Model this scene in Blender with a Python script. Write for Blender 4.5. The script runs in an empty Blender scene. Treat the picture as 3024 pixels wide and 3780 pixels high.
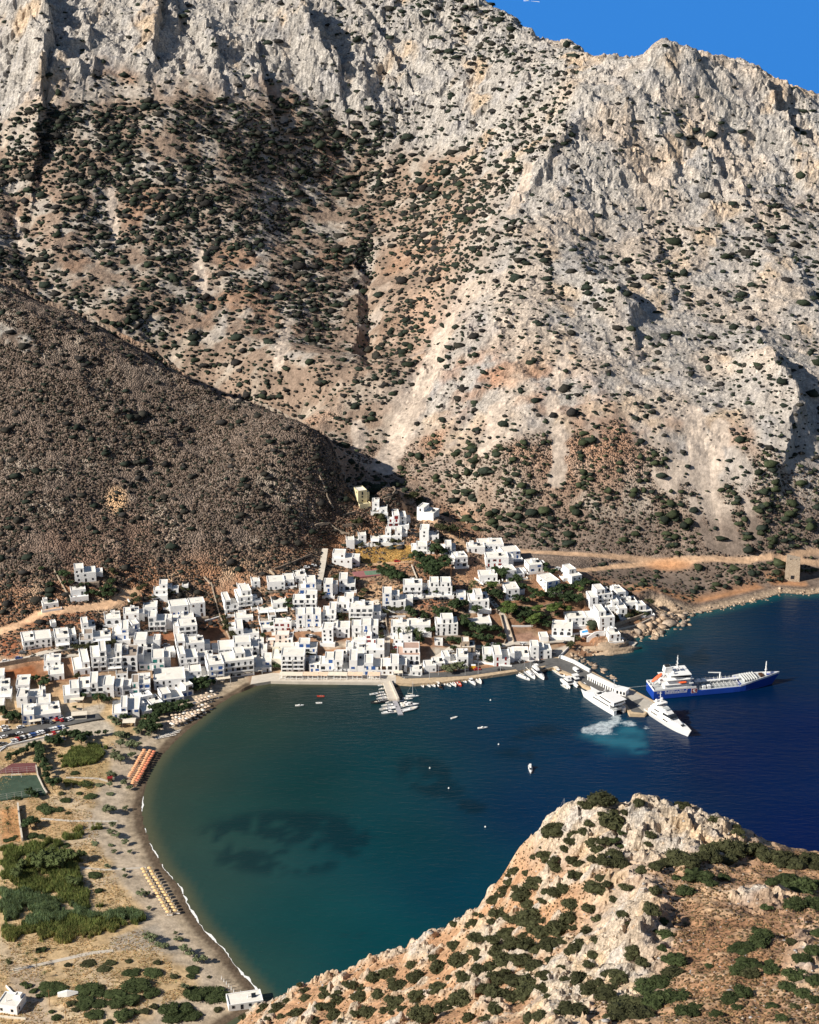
import bpy, math, random
import numpy as np
from mathutils import Vector, Matrix
R = math.radians
scene = bpy.context.scene
COL = scene.collection
random.seed(7)
rng = np.random.default_rng(11)

# ------------------------------------------------------------------ camera
CAMH = 450.0; PITCH = R(20.4); FPX = 6390.0; CU, CV = 1512.0, 1890.0
SP, CP = math.sin(PITCH), math.cos(PITCH)
cam = bpy.data.cameras.new('camera'); camo = bpy.data.objects.new('camera', cam); COL.objects.link(camo)
camo.location = (0, 0, CAMH); camo.rotation_euler = (math.pi/2 - PITCH, 0, 0)
cam.sensor_fit = 'VERTICAL'; cam.sensor_height = 24; cam.lens = FPX/3780*24
cam.clip_start = 1; cam.clip_end = 60000
scene.camera = camo
# ------------------------------------------------------------------ light
SUN_EL, SUN_AZ = 33.0, 24.0      # sun to the left, a little behind the viewer
sx, sy, sz = -math.cos(R(SUN_EL))*math.cos(R(SUN_AZ)), -math.cos(R(SUN_EL))*math.sin(R(SUN_AZ)), math.sin(R(SUN_EL))
w = bpy.data.worlds.new('World'); scene.world = w; w.use_nodes = True
nt = w.node_tree; bg = nt.nodes['Background']
sky = nt.nodes.new('ShaderNodeTexSky'); sky.sky_type = 'NISHITA'; sky.sun_disc = False
sky.sun_elevation = R(SUN_EL); sky.sun_rotation = math.atan2(sx, sy); sky.altitude = 300; sky.air_density = 1.0; sky.dust_density = 0.4; sky.ozone_density = 2.0
nt.links.new(sky.outputs[0], bg.inputs[0]); bg.inputs[1].default_value = 0.055
sl = bpy.data.lights.new('sun', 'SUN'); sl.energy = 5.0; sl.angle = R(0.53); sl.color = (1.0, 0.93, 0.82)
so = bpy.data.objects.new('sun', sl); COL.objects.link(so)
so.rotation_euler = Vector((sx, sy, sz)).to_track_quat('Z', 'Y').to_euler()
so.location = (sx*3000, sy*3000, sz*3000)
scene.view_settings.view_transform = 'Standard'; scene.view_settings.look = 'None'
scene.view_settings.exposure = 0.52; scene.view_settings.gamma = 1
scene.cycles.max_bounces = 5; scene.cycles.diffuse_bounces = 2; scene.cycles.glossy_bounces = 2
scene.cycles.transparent_max_bounces = 6
scene.cycles.caustics_reflective = False; scene.cycles.caustics_refractive = False

# ------------------------------------------------------------------ pixel <-> world (used only to find where things stand)
def ray(u, v):
    dx = (u-CU)/FPX; dy = -(v-CV)/FPX
    return dx, CP+dy*SP, -SP+dy*CP
def atY(u, v, Y):
    dx, yw, dz = ray(u, v); t = Y/yw
    return (t*dx, Y, CAMH+t*dz)
def atZ(u, v, z=0.0):
    dx, yw, dz = ray(u, v); t = (z-CAMH)/dz
    return (t*dx, t*yw, z)
def proj(x, y, z):
    zz = z-CAMH
    d = y*CP - zz*SP; up = y*SP + zz*CP
    return CU+FPX*x/d, CV-FPX*up/d, d

# ------------------------------------------------------------------ noise
def _hash(ix, iy, seed):
    h = (ix.astype(np.int64)*374761393 + iy.astype(np.int64)*668265263 + seed*974711) & 0xffffffff
    h = ((h ^ (h >> 13))*1274126177) & 0xffffffff
    return (h ^ (h >> 16)) & 0xffffffff
def perlin(x, y, seed=0):
    x = np.asarray(x, float); y = np.asarray(y, float)
    x0 = np.floor(x); y0 = np.floor(y); fx = x-x0; fy = y-y0
    ux = fx*fx*fx*(fx*(fx*6-15)+10); uy = fy*fy*fy*(fy*(fy*6-15)+10)
    def g(ix, iy, ax, ay):
        a = _hash(ix, iy, seed)*(2*math.pi/4294967296.0)
        return np.cos(a)*ax+np.sin(a)*ay
    n00 = g(x0, y0, fx, fy); n10 = g(x0+1, y0, fx-1, fy); n01 = g(x0, y0+1, fx, fy-1); n11 = g(x0+1, y0+1, fx-1, fy-1)
    return 1.5*((n00*(1-ux)+n10*ux)*(1-uy)+(n01*(1-ux)+n11*ux)*uy)
def fbm(x, y, o=4, seed=0, g=.5):
    s = 0; a = 1; f = 1
    for i in range(o):
        s = s+a*perlin(x*f, y*f, seed+i*17); a *= g; f *= 2.03
    return s
def ridged(x, y, o=4, seed=0):
    s = 0; a = 1; f = 1
    for i in range(o):
        s = s+a*(1-2*np.abs(perlin(x*f, y*f, seed+i*13))); a *= .5; f *= 2.1
    return s*.55
def worley(x, y, seed=0):
    x0 = np.floor(x); y0 = np.floor(y); best = np.full(np.shape(x), 9.0); sec = best.copy(); cid = np.zeros(np.shape(x))
    for i in (-1, 0, 1):
        for j in (-1, 0, 1):
            h = _hash(x0+i, y0+j, seed); px = x0+i+(h & 0xffff)/65536.; py = y0+j+((h >> 16) & 0xffff)/65536.
            d = (x-px)**2+(y-py)**2; c = d < best
            sec = np.where(c, best, np.minimum(sec, d)); best = np.where(c, d, best); cid = np.where(c, (h % 1009)/1009., cid)
    return np.sqrt(best), np.sqrt(sec), cid
def sstep(a, b, x):
    t = np.clip((x-a)/(b-a), 0, 1); return t*t*(3-2*t)

# ------------------------------------------------------------------ thin-plate surface through control points
def tps_fit(P, lam=2.0):
    P = np.array(P, float); S = 300.0
    X = P[:, :2]/S; z = P[:, 2]; n = len(P)
    d2 = ((X[:, None]-X[None])**2).sum(-1); K = np.where(d2 > 0, d2*np.log(d2+1e-12)*.5, 0)
    A = np.zeros((n+3, n+3)); A[:n, :n] = K+np.eye(n)*lam*1e-4; A[:n, n] = 1; A[:n, n+1:] = X; A[n, :n] = 1; A[n+1:, :n] = X.T
    c = np.linalg.solve(A, np.concatenate([z, [0, 0, 0]]))
    def f(x, y):
        x = np.asarray(x, float)/S; y = np.asarray(y, float)/S
        o = c[n]+c[n+1]*x+c[n+2]*y
        for i in range(n):
            d = (x-X[i, 0])**2+(y-X[i, 1])**2
            o = o+c[i]*.5*d*np.log(d+1e-12)
        return o
    return f
P = []
ZP = """0,3780,6 300,3500,4 0,3100,4 300,3100,4 500,3200,3 0,2750,6 300,2750,5 500,2600,5 200,3780,6 600,3700,5 0,2650,8 700,3600,3 400,2900,4 150,3300,4
0,2450,15 200,2430,16 400,2400,15 600,2380,13 0,2350,21 200,2290,25 400,2230,27 600,2250,21 800,2250,17 700,2480,7 900,2450,4 1000,2330,12 1200,2330,13
1200,2480,3 1400,2470,3 1600,2450,3 1900,2420,3 1400,2330,12 1700,2300,12 1900,2300,10 2100,2330,6 1200,2150,23 1500,2150,23 1800,2150,20 2100,2200,14
1250,2000,31 1500,2000,30 1700,2050,26 1950,2080,22 1300,1850,41 1500,1900,37 2300,2250,6 2400,2180,10 2100,2100,22 250,2130,39 450,2150,34 0,2200,33
700,2150,29 1000,2120,30 400,2550,9 200,2580,9 600,2550,5 -200,2700,9 -200,3100,6 -200,3600,8 -300,2400,20 2250,2340,5 2150,2250,10 1000,2500,3 850,2560,2"""
for s in ZP.split():
    u, v, z = map(float, s.split(',')); P.append(atZ(u, v, z))
YP = """0,1010,1250 280,1140,1235 480,1230,1215 700,1380,1185 930,1455,1160 1100,1530,1138 1230,1640,1118 1460,1800,1108 1600,1900,1098 1700,1960,1088
-300,900,1270 0,1600,1101 400,1600,1110 0,1850,1045 400,1850,1061 800,1850,1065 1100,1850,1075 800,1600,1125 -300,1700,1085
0,960,1420 400,1150,1370 700,1340,1330 930,1410,1290 1150,1530,1230 1300,1600,1200 1500,1750,1150 1700,1900,1115 1900,1990,1090 2100,2000,1088 2400,2050,1085 2900,2030,1095 3200,2030,1110
1355,1300,1355 1355,1000,1490 1340,800,1580 1300,650,1650
2480,160,1640 2250,350,1580 2000,600,1500 1800,900,1400 1750,1150,1300 1800,1400,1210 1850,1700,1130
2300,900,1420 2300,1300,1250 2300,1700,1130 2800,900,1430 2800,1300,1260 2800,1700,1140 3200,900,1450 3200,1300,1290 3200,1700,1160 2700,500,1570 2850,400,1620
3024,340,1680 2750,240,1660 3300,420,1700 2330,215,1680 2180,210,1700 2000,130,1760 1880,50,1820 1790,0,1860 1600,-100,1900 1000,-150,1900 400,-150,1850 0,-200,1800 -400,-150,1800
0,400,1620 500,400,1620 900,400,1650 1300,400,1700 1600,300,1740 1650,650,1590 0,700,1530 500,700,1530 900,700,1560 1150,750,1590 500,1000,1430 900,1000,1440 1150,1000,1465
900,1200,1370 1150,1250,1365 1150,1400,1270 1600,1000,1430 1550,1300,1330 1600,1600,1180 500,100,1740 1000,100,1780 1400,100,1810 0,100,1730 -400,400,1640 -400,700,1560"""
for s in YP.split():
    u, v, Y = map(float, s.split(',')); P.append(atY(u, v, Y))
for s in "0,1010,1250 280,1140,1235 480,1230,1215 700,1380,1185 930,1455,1160 1100,1530,1138 1230,1640,1118".split():
    u, v, Y = map(float, s.split(',')); x, y, z = atY(u, v, Y)
    k = 1.0 if u < 1000 else .5
    P.append((x+22*k, y+42*k, z-44*k))
    if u < 1000: P.append((x+30, y+100, max(z-72, 62)))
for s in "2480,160,1640 2750,240,1660 3024,340,1680 3300,420,1700 2330,215,1680 2180,210,1700 2000,130,1760 1880,50,1820 1790,0,1860".split():
    u, v, Y = map(float, s.split(',')); x, y, z = atY(u, v, Y); P.append((x+40, y+110, z-80))
P += [(-800, 2700, 150), (0, 2700, 60), (600, 2500, 0), (900, 2200, -10), (-900, 1500, 260), (-700, 1000, 150), (-700, 700, 50), (-500, 500, 20), (800, 1600, 190), (800, 1280, 40), (600, 2050, 120), (0, 2200, 300), (-500, 2200, 330)]
tps = tps_fit(P)

# coast line, traced on the sea plane
CO = """972,3695 955,3664 877,3576 824,3506 754,3436 701,3357 666,3278 605,3208 557,3120 531,3050 522,2980 535,2910 561,2840 605,2779 657,2726 719,2673 789,2612 859,2568 929,2537 1000,2512
1100,2516 1460,2519 1580,2522 1750,2503 1900,2480 2040,2455 2085,2437 2120,2428 2180,2420 2260,2402 2340,2390 2300,2362 2352,2350 2430,2335 2480,2297 2508,2283 2455,2268 2430,2256 2490,2265 2580,2264 2700,2238 2805,2214 2890,2190 2980,2196 3024,2192 3150,2178 3300,2150"""
coast = [atZ(*map(float, s.split(',')))[:2] for s in CO.split()]
land_poly = np.array(coast + [(700, 1350), (900, 1600), (1000, 2000), (800, 2500), (0, 2900), (-1400, 2900), (-1400, 300), (-600, 250), (-300, 400), (-150, 520), (-90, 585)])
def poly_sd(x, y, poly):
    x = np.asarray(x, float); y = np.asarray(y, float)
    n = len(poly); d = np.full(x.shape, 1e18); ins = np.zeros(x.shape, bool)
    for i in range(n):
        ax, ay = poly[i]; bx, by = poly[(i+1) % n]
        ex, ey = bx-ax, by-ay; L = ex*ex+ey*ey+1e-12
        t = np.clip(((x-ax)*ex+(y-ay)*ey)/L, 0, 1)
        d = np.minimum(d, (x-ax-t*ex)**2+(y-ay-t*ey)**2)
        c = ((ay > y) != (by > y)) & (x < (bx-ax)*(y-ay)/(by-ay+1e-12)+ax)
        ins ^= c
    d = np.sqrt(d); return np.where(ins, d, -d)
def line_d(x, y, pts):
    d = np.full(np.shape(x), 1e18); tt = np.zeros(np.shape(x))
    n = len(pts)-1
    for i in range(n):
        ax, ay = pts[i][:2]; bx, by = pts[i+1][:2]; ex, ey = bx-ax, by-ay; L = ex*ex+ey*ey+1e-12
        t = np.clip(((x-ax)*ex+(y-ay)*ey)/L, 0, 1); q = (x-ax-t*ex)**2+(y-ay-t*ey)**2
        c = q < d; d = np.where(c, q, d); tt = np.where(c, (i+t)/n, tt)
    return np.sqrt(d), tt
# quay rim: hard edge instead of a beach
quay_pts = coast[19:28]

# smooth-surface hit, used for the ridge lines below
def hit_f(u, v, f, y0=480, y1=2400):
    Ys = np.arange(y0, y1, 6.0); dx, yw, dz = ray(u, v); t = Ys/yw
    g = CAMH+t*dz-f(t*dx, Ys); k = np.argmax(g < 0)
    if k == 0: k = len(Ys)-1
    a, b = Ys[k-1], Ys[k]
    for _ in range(14):
        m = (a+b)/2; t = m/yw
        if CAMH+t*dz-float(f(np.array([t*dx]), np.array([m]))[0]) < 0: b = m
        else: a = m
    t = b/yw; return (t*dx, b, CAMH+t*dz)
# spurs (+) and gullies (-): pixel polyline, height, half-width
RG = [("120,60 180,170 200,330 170,440", 26, 30), ("560,40 600,180 640,330 620,440", 9, 34), ("900,60 930,200 960,330 1010,470", 3, 30), ("1110,120 1160,260 1240,330", 12, 20),
      ("1230,250 1330,380 1420,520 1450,620", 12, 34), ("1500,80 1600,250 1680,420 1650,560", 12, 44), ("1870,260 1960,380 1900,520", 10, 40),
      ("300,60 330,200 300,420", 12, 30), ("740,20 780,200 800,330", 12, 26),
      ("2430,260 2330,330 2180,440 2020,600 1880,800", 11, 55), ("2600,360 2680,440 2800,560 2900,650", 9, 50),
      ("2180,210 2100,330 2050,420", 8, 40), ("2700,640 2820,760 2990,880", 9, 35),
      ("2780,1340 2880,1450 2940,1560 2900,1620", 12, 26), ("2150,1060 2260,1120 2330,1210", 10, 24), ("2800,1240 2860,1420", 6, 20),
      ("1358,1340 1364,1180 1352,1050 1350,900", -11, 10), ("1650,1150 1560,1330 1430,1640", -5, 26), ("1950,1250 2060,1420 2050,1600", -5, 26),
      ("2600,1350 2600,1550 2650,1800 2700,1990", -5, 26), ("2390,215 2480,185 2570,210", 12, 42), ("2800,300 2870,320 2950,350", 10, 40), ("0,1090 130,1150 300,1240 430,1300", 4, 12), ("430,1322 560,1345 700,1398 760,1425", 6, 11), ("380,1450 560,1590 740,1700", 3.5, 9), ("200,1330 420,1500", 3, 9), ("0,1180 100,1240", 3, 10),
      ("0,480 60,700 110,1000", -10, 30), ("720,760 740,1000 760,1200", -6, 34), ("420,620 400,860", -6, 28), ("1000,560 1060,760 1100,1000 1130,1180", -5, 34),
      ("280,1140 480,1230 700,1400", 4, 16), ("2700,2160 2760,2120 2900,2110", 3, 14)]
RGW = []
for s, A, W in RG:
    RGW.append(([hit_f(*map(float, q.split(',')), tps) for q in s.split()], A, W))
def spread(pts, x, y, W):
    d, t = line_d(x, y, pts); return np.clip(1-d/W, 0, 1), t

SCREE = [("1640,1190 1600,1330 1530,1440 1480,1560 1420,1720", 26), ("1830,1480 1830,1610 1790,1640", 16), ("2090,1260 2050,1400 2040,1480", 12), ("2060,1560 2070,1720 2050,1760", 14),
         ("2560,1500 2580,1700 2640,1870 2700,1990", 22), ("2660,1560 2640,1700 2500,1740", 18), ("2760,1860 2790,1980", 10), ("1950,640 1890,790", 14), ("730,900 745,1040", 16), ("410,680 420,860", 12),
         ("1320,1560 1330,1640", 14), ("1060,1180 1030,1340", 12), ("60,760 90,900", 10), ("2430,1740 2480,1800", 14), ("2560,1850 2620,2000 2680,2010", 10)]
ROADS = [("1900,2030 2060,2038 2250,2050 2400,2060 2460,2065 2560,2062 2760,2056 2900,2055 3024,2075 3200,2090", 1.9), ("2120,2104 2250,2088 2380,2075 2460,2068", 2.3), ("2880,2055 2950,2035 3024,2030", 1.5),
         ("-60,2340 0,2325 60,2305 110,2285 140,2262 200,2250 290,2240 400,2228 440,2210 500,2180", 2.5), ("1490,1870 1580,1920 1680,1985 1760,2040 1900,2030", 1.6)]
MROCK = [("1740,560 1900,420 2050,330 2480,170", 120), ]
def bare(u, v):   # dusty slump beside the track
    return np.exp(-(((u-2470)/90)**2+((v-2085)/22)**2)**2)

def zones(x, y, u, v):
    """soil/rock/scrub weights, all looked up once and stored in the ground itself"""
    n1 = fbm(x/90, y/90, 4, 3); n2 = fbm(x/28, y/28, 4, 9); n3 = fbm(x/9, y/9, 3, 21)
    skyb = np.interp(u, [-600, 0, 300, 700, 1000, 1250, 1500, 1750, 1900, 3600], [480, 430, 350, 300, 380, 500, 560, 640, 800, 800])
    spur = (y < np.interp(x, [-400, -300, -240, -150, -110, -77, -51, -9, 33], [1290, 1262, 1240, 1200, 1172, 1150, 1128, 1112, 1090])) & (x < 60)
    cliff = sstep(60, -80, v-skyb+n1*90+n2*50)*(1-spur)
    right = sstep(-120, 160, (u-1500)-np.interp(v, [0, 500, 700, 1000, 1200, 1500, 2200], [560, 420, 330, 260, 170, -80, 300])+n1*70)
    lowr = sstep(1540, 1800, v+n1*160+n2*110-60*np.exp(-((u-1900)/250)**2)*-1-np.clip(u-2300, 0, 500)*.16)          # brown scrub at the foot on the right
    rock = np.maximum(cliff, right*(1-lowr)*.85)
    rock = np.clip(rock+.35*sstep(.15, .6, n2)*(v < 1400)*(1-spur), 0, 1)
    gr = np.exp(-((u-2100)/420)**2-((v-1000)/330)**2)
    return n1, n2, n3, cliff, right, lowr, rock, spur

def mix(a, b, t):
    return a*(1-t[..., None])+np.array(b)*t[..., None]

def grid_axis(segs):
    out = []
    for a, b, s in segs:
        out += list(np.arange(a, b, s))
    out.append(segs[-1][1]); return np.array(out)

def grid_mesh(name, xs, ys, Z, C, mats, matidx=None, keep=None, smooth=False):
    nx, ny = len(xs), len(ys)
    X, Y = np.meshgrid(xs, ys)
    co = np.stack([X, Y, Z], -1).reshape(-1, 3).astype(np.float32)
    i = np.arange(nx-1)[None]+np.arange(ny-1)[:, None]*nx
    q = np.stack([i, i+1, i+1+nx, i+nx], -1).reshape(-1, 4)
    if keep is not None:
        k = keep.reshape(-1); q = q[k[q].any(1)]
        used = np.zeros(len(co), bool); used[q.ravel()] = True; rm = np.cumsum(used)-1
        co = co[used]; q = rm[q]
        if C is not None: C = C.reshape(-1, 4)[used]
    me = bpy.data.meshes.new(name); me.vertices.add(len(co)); me.vertices.foreach_set('co', co.ravel())
    me.loops.add(q.size); me.loops.foreach_set('vertex_index', q.ravel().astype(np.int32))
    me.polygons.add(len(q)); me.polygons.foreach_set('loop_start', np.arange(0, q.size, 4, dtype=np.int32))
    me.update(calc_edges=True)
    me.polygons.foreach_set('use_smooth', np.full(len(q), smooth))
    if C is not None:
        at = me.color_attributes.new('tint', 'FLOAT_COLOR', 'POINT'); at.data.foreach_set('color', C.reshape(-1).astype(np.float32))
    for m in (mats if isinstance(mats, list) else [mats]): me.materials.append(m)
    o = bpy.data.objects.new(name, me); COL.objects.link(o)
    return o

# ------------------------------------------------------------------ node helper
def newmat(name):
    m = bpy.data.materials.new(name); m.use_nodes = True
    return m, m.node_tree.nodes, m.node_tree.links, m.node_tree.nodes['Principled BSDF']
def noise_node(N, L, scale, detail=4, rough=.55, vec=None, kind='noise'):
    if kind == 'voro':
        n = N.new('ShaderNodeTexVoronoi'); n.inputs['Scale'].default_value = scale
    else:
        n = N.new('ShaderNodeTexNoise'); n.inputs['Scale'].default_value = scale; n.inputs['Detail'].default_value = detail; n.inputs['Roughness'].default_value = rough
    if vec is None:
        g = N.new('ShaderNodeNewGeometry'); vec = g.outputs['Position']
    L.new(vec, n.inputs['Vector']); return n
def math_node(N, L, op, a, b=None, c=None):
    n = N.new('ShaderNodeMath'); n.operation = op
    for i, s in enumerate((a, b, c)):
        if s is None: continue
        if isinstance(s, (int, float)): n.inputs[i].default_value = s
        else: L.new(s, n.inputs[i])
    return n.outputs[0]
def ramp_mul(N, L, col, fac, lo, hi, f0=.3, f1=.7):
    mr = N.new('ShaderNodeMapRange'); mr.inputs[1].default_value = f0; mr.inputs[2].default_value = f1; mr.inputs[3].default_value = lo; mr.inputs[4].default_value = hi
    L.new(fac, mr.inputs[0]); v = N.new('ShaderNodeVectorMath'); v.operation = 'SCALE'; L.new(col, v.inputs[0]); L.new(mr.outputs[0], v.inputs['Scale']); return v.outputs[0]

def ground_mat(name, s1, s2, bump, bscale):
    """tint from the ground; alpha says how scrubby it is: scrub gets clumpy dark/brown cells, rock gets cracks"""
    m, N, L, b = newmat(name)
    a = N.new('ShaderNodeAttribute'); a.attribute_name = 'tint'; g = N.new('ShaderNodeNewGeometry'); pos = g.outputs['Position']
    n1 = noise_node(N, L, s1, 6, .7, pos); n2 = noise_node(N, L, s2, 5, .65, pos)
    vo = noise_node(N, L, s1*3.0, vec=pos, kind='voro')
    wp = N.new('ShaderNodeVectorMath'); wp.operation = 'ADD'; L.new(pos, wp.inputs[0])
    sc = N.new('ShaderNodeVectorMath'); sc.operation = 'SCALE'; L.new(n1.outputs['Color'], sc.inputs[0]); sc.inputs['Scale'].default_value = .5/s1
    L.new(sc.outputs[0], wp.inputs[1]); 
    vo2 = noise_node(N, L, s1*1.2, vec=wp.outputs[0], kind='voro'); vo2.feature = 'DISTANCE_TO_EDGE'
    c = ramp_mul(N, L, a.outputs['Color'], n1.outputs['Fac'], .62, 1.42)
    c = ramp_mul(N, L, c, n2.outputs['Fac'], .78, 1.24)
    # cracks on rock
    cr = N.new('ShaderNodeMapRange'); cr.inputs[2].default_value = .12; cr.inputs[3].default_value = .55; L.new(vo2.outputs['Distance'], cr.inputs[0])
    # scrub cells
    sb = N.new('ShaderNodeMapRange'); sb.inputs[1].default_value = .15; sb.inputs[2].default_value = .62; sb.inputs[3].default_value = .5; sb.inputs[4].default_value = 1.75; L.new(vo.outputs['Distance'], sb.inputs[0])
    f1 = N.new('ShaderNodeMapRange'); f1.inputs[2].default_value = .35; L.new(a.outputs['Alpha'], f1.inputs[0]); f2 = N.new('ShaderNodeMapRange'); f2.inputs[1].default_value = .35; L.new(a.outputs['Alpha'], f2.inputs[0])
    k1 = N.new('ShaderNodeMix'); L.new(f1.outputs[0], k1.inputs[0]); L.new(cr.outputs[0], k1.inputs[2]); k1.inputs[3].default_value = 1.0
    k = N.new('ShaderNodeMix'); L.new(f2.outputs[0], k.inputs[0]); L.new(k1.outputs[0], k.inputs[2]); L.new(sb.outputs[0], k.inputs[3])
    v = N.new('ShaderNodeVectorMath'); v.operation = 'SCALE'; L.new(c, v.inputs[0]); L.new(k.outputs[0], v.inputs['Scale'])
    L.new(v.outputs[0], b.inputs['Base Color'])
    b.inputs['Roughness'].default_value = .95; b.inputs['Specular IOR Level'].default_value = .1
    h = math_node(N, L, 'ADD', n1.outputs['Fac'], math_node(N, L, 'MULTIPLY', n2.outputs['Fac'], 1.6))
    hs = N.new('ShaderNodeMix'); L.new(a.outputs['Alpha'], hs.inputs[0]); L.new(h, hs.inputs[2])
    L.new(math_node(N, L, 'SUBTRACT', h, math_node(N, L, 'MULTIPLY', vo.outputs['Distance'], 1.1)), hs.inputs[3])
    bp = N.new('ShaderNodeBump'); bp.inputs['Distance'].default_value = bscale
    L.new(math_node(N, L, 'MULTIPLY_ADD', math_node(N, L, 'ABSOLUTE', math_node(N, L, 'SUBTRACT', a.outputs['Alpha'], .35)), 1.3*bump, .10), bp.inputs['Strength'])
    L.new(hs.outputs[0], bp.inputs['Height']); L.new(bp.outputs[0], b.inputs['Normal'])
    return m
M_GROUND = ground_mat('hillside_ground', .30, .07, 1.0, 3.0)
M_HEAD = ground_mat('headland_ground', 1.1, .22, 1.0, .5)

# ------------------------------------------------------------------ the main ground: town, plain, mountain
xs = grid_axis([(-1400, -560, 20), (-560, -460, 4), (-460, 470, 1.7), (470, 700, 5), (700, 1100, 20)])
ys = grid_axis([(250, 560, 12), (560, 900, 2.2), (900, 1950, 1.7), (1950, 2100, 6), (2100, 2900, 25)])
GX, GY = np.meshgrid(xs, ys)
H0 = tps(GX, GY)
sd = poly_sd(GX, GY, land_poly)
dq, _ = line_d(GX, GY, quay_pts)
mount = sstep(40, 75, H0)*sstep(1040, 1110, GY)
nearhill = sstep(20, 45, H0)
H = H0.copy()
for pts, A, W in RGW:
    wob = 1+.25*fbm(GX/60, GY/60, 3, 5)
    k, t = spread(pts, GX+8*fbm(GX/25, GY/25, 2, 77), GY+8*fbm(GX/25, GY/25, 2, 78), W)
    H += A*k*np.sin(np.pi*np.clip(t*.86+.07, 0, 1))**.5*wob
SCARP = [("140,60 195,200 185,330 160,450", 22, 60), ("565,-40 595,80 575,210", 15, 50), ("1050,-40 1100,90 1135,150", 17, 50), ("1165,150 1230,215 1250,300", 14, 36), ("2850,400 2880,470 2960,550 3060,610", 17, 34), ("2230,1050 2330,1125 2345,1240", 8, 30), ("2900,1430 2965,1560 2925,1660", 13, 36), ("955,220 985,350", 9, 36),
         ("640,-20 660,90", 8, 30), ("1400,140 1470,260", 9, 36), ("2080,560 2010,640", 6, 30), ("800,200 820,300", 6, 26), ("330,150 350,280", 7, 30), ("2560,520 2640,600 2700,700", 7, 36), ("2960,1000 3010,1120", 7, 30), ("1330,300 1380,420", 7, 30), ("2440,940 2480,1060", 5, 24)]
def side(x, y, pts):
    d = np.full(np.shape(x), 1e18); sg = np.zeros(np.shape(x))
    for i in range(len(pts)-1):
        ax, ay = pts[i][:2]; bx, by = pts[i+1][:2]; ex, ey = bx-ax, by-ay; L = math.hypot(ex, ey)+1e-9
        t = np.clip(((x-ax)*ex+(y-ay)*ey)/L/L, 0, 1); q = np.hypot(x-ax-t*ex, y-ay-t*ey); c = q < d; d = np.where(c, q, d); sg = np.where(c, (ex*(y-ay)-ey*(x-ax))/L, sg)
    return d, sg
for s, A, W in SCARP:
    pts = [hit_f(*map(float, q.split(',')), tps) for q in s.split()]
    wx_ = GX+5*fbm(GX/17, GY/17, 3, 177); wy_ = GY+5*fbm(GX/17, GY/17, 3, 178); d, sg = side(wx_, wy_, pts)
    H += A*np.exp(-(d/W)**2)*sstep(1.5, -1.5, sg)
H -= sstep(1050, 1180, GY)*sstep(40, 80, H0)*7.0
U, V, _ = proj(GX, GY, H)
n1, n2, n3, CLIFF, RIGHT, LOWR, ROCK, SPUR = zones(GX, GY, U, V)
far = sstep(1050, 1180, GY)*sstep(40, 80, H0)*(1-SPUR)
H += far*(4.8*ridged(GX/95, GY/140, 5, 41)+2.0)
cell = 1.6*ridged(GX/30+2*n1, GY/34, 5, 61)
w1, w2, wc = worley((GX+5*n2)/15, (GY+.3*GX+5*n3)/11, 5)
w3, w4, wd = worley((GX+3*n3)/6.5, (GY-.2*GX)/5.0, 15)
RS = 1-.45*sstep(-50, 250, U-1700)
H += far*ROCK*RS*(cell*1.5+4.2*(wc-.5)*sstep(0, .2, w2-w1)+2.6*(wd-.5)*sstep(0, .25, w4-w3)+1.1*ridged(GX/8+n2, GY/8, 3, 66))
H += far*CLIFF*(6.5*ridged(GX/42+n1, GY/90, 5, 91)+4.0*(wc-.5)+2.0*ridged(GX/11+n2, GY/22, 4, 95))
H += 1.1*far
H -= far*(2.3*ROCK+5.4*CLIFF)
H += far*(1-ROCK)*.5*n3*2
H += (SPUR*nearhill)*(2.2*fbm(GX/40, GY/40, 5, 55)+.8*n3+1.6*sstep(.25, .6, n2)*(wd-.3))
H += (H0 > 8)*(1-far)*(1-SPUR)*.25*n3
# coast profile
rocky = sstep(90, 130, GX)*sstep(0, 30, dq)*(GY > 900)
hb = .055*sd+.15; hr = .7*sd+1.2*n3*sstep(0, 6, sd)+.4*sd*np.abs(n2)
lim = np.where(rocky > .5, np.maximum(hr, .1), hb)
soft = sstep(0, 55, sd)
H = np.where(sd > 0, np.minimum(H, lim*(1-soft)+np.maximum(H, lim)*soft), H)
H = np.where(sd > 0, np.maximum(H, np.minimum(.04*sd+.05, 1.8)), -0.12*(-sd)-.05)
H = np.where(sd <= 0, np.maximum(H, -9), H)
# quay apron: level ground behind the quay wall
apr = sstep(26, 18, dq)*(sd > 0)
H = H*(1-apr)+1.55*apr
H = np.where((dq < 3) & (sd < 1), np.minimum(H, 1.0), H)
for s, W in ROADS[:4]:
    pts = [hit_f(*map(float, q.split(',')), tps) for q in s.split()]
    d, t = line_d(GX, GY, pts)
    H -= sstep(W+5, W, d)*1.0
U, V, _ = proj(GX, GY, H)

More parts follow.
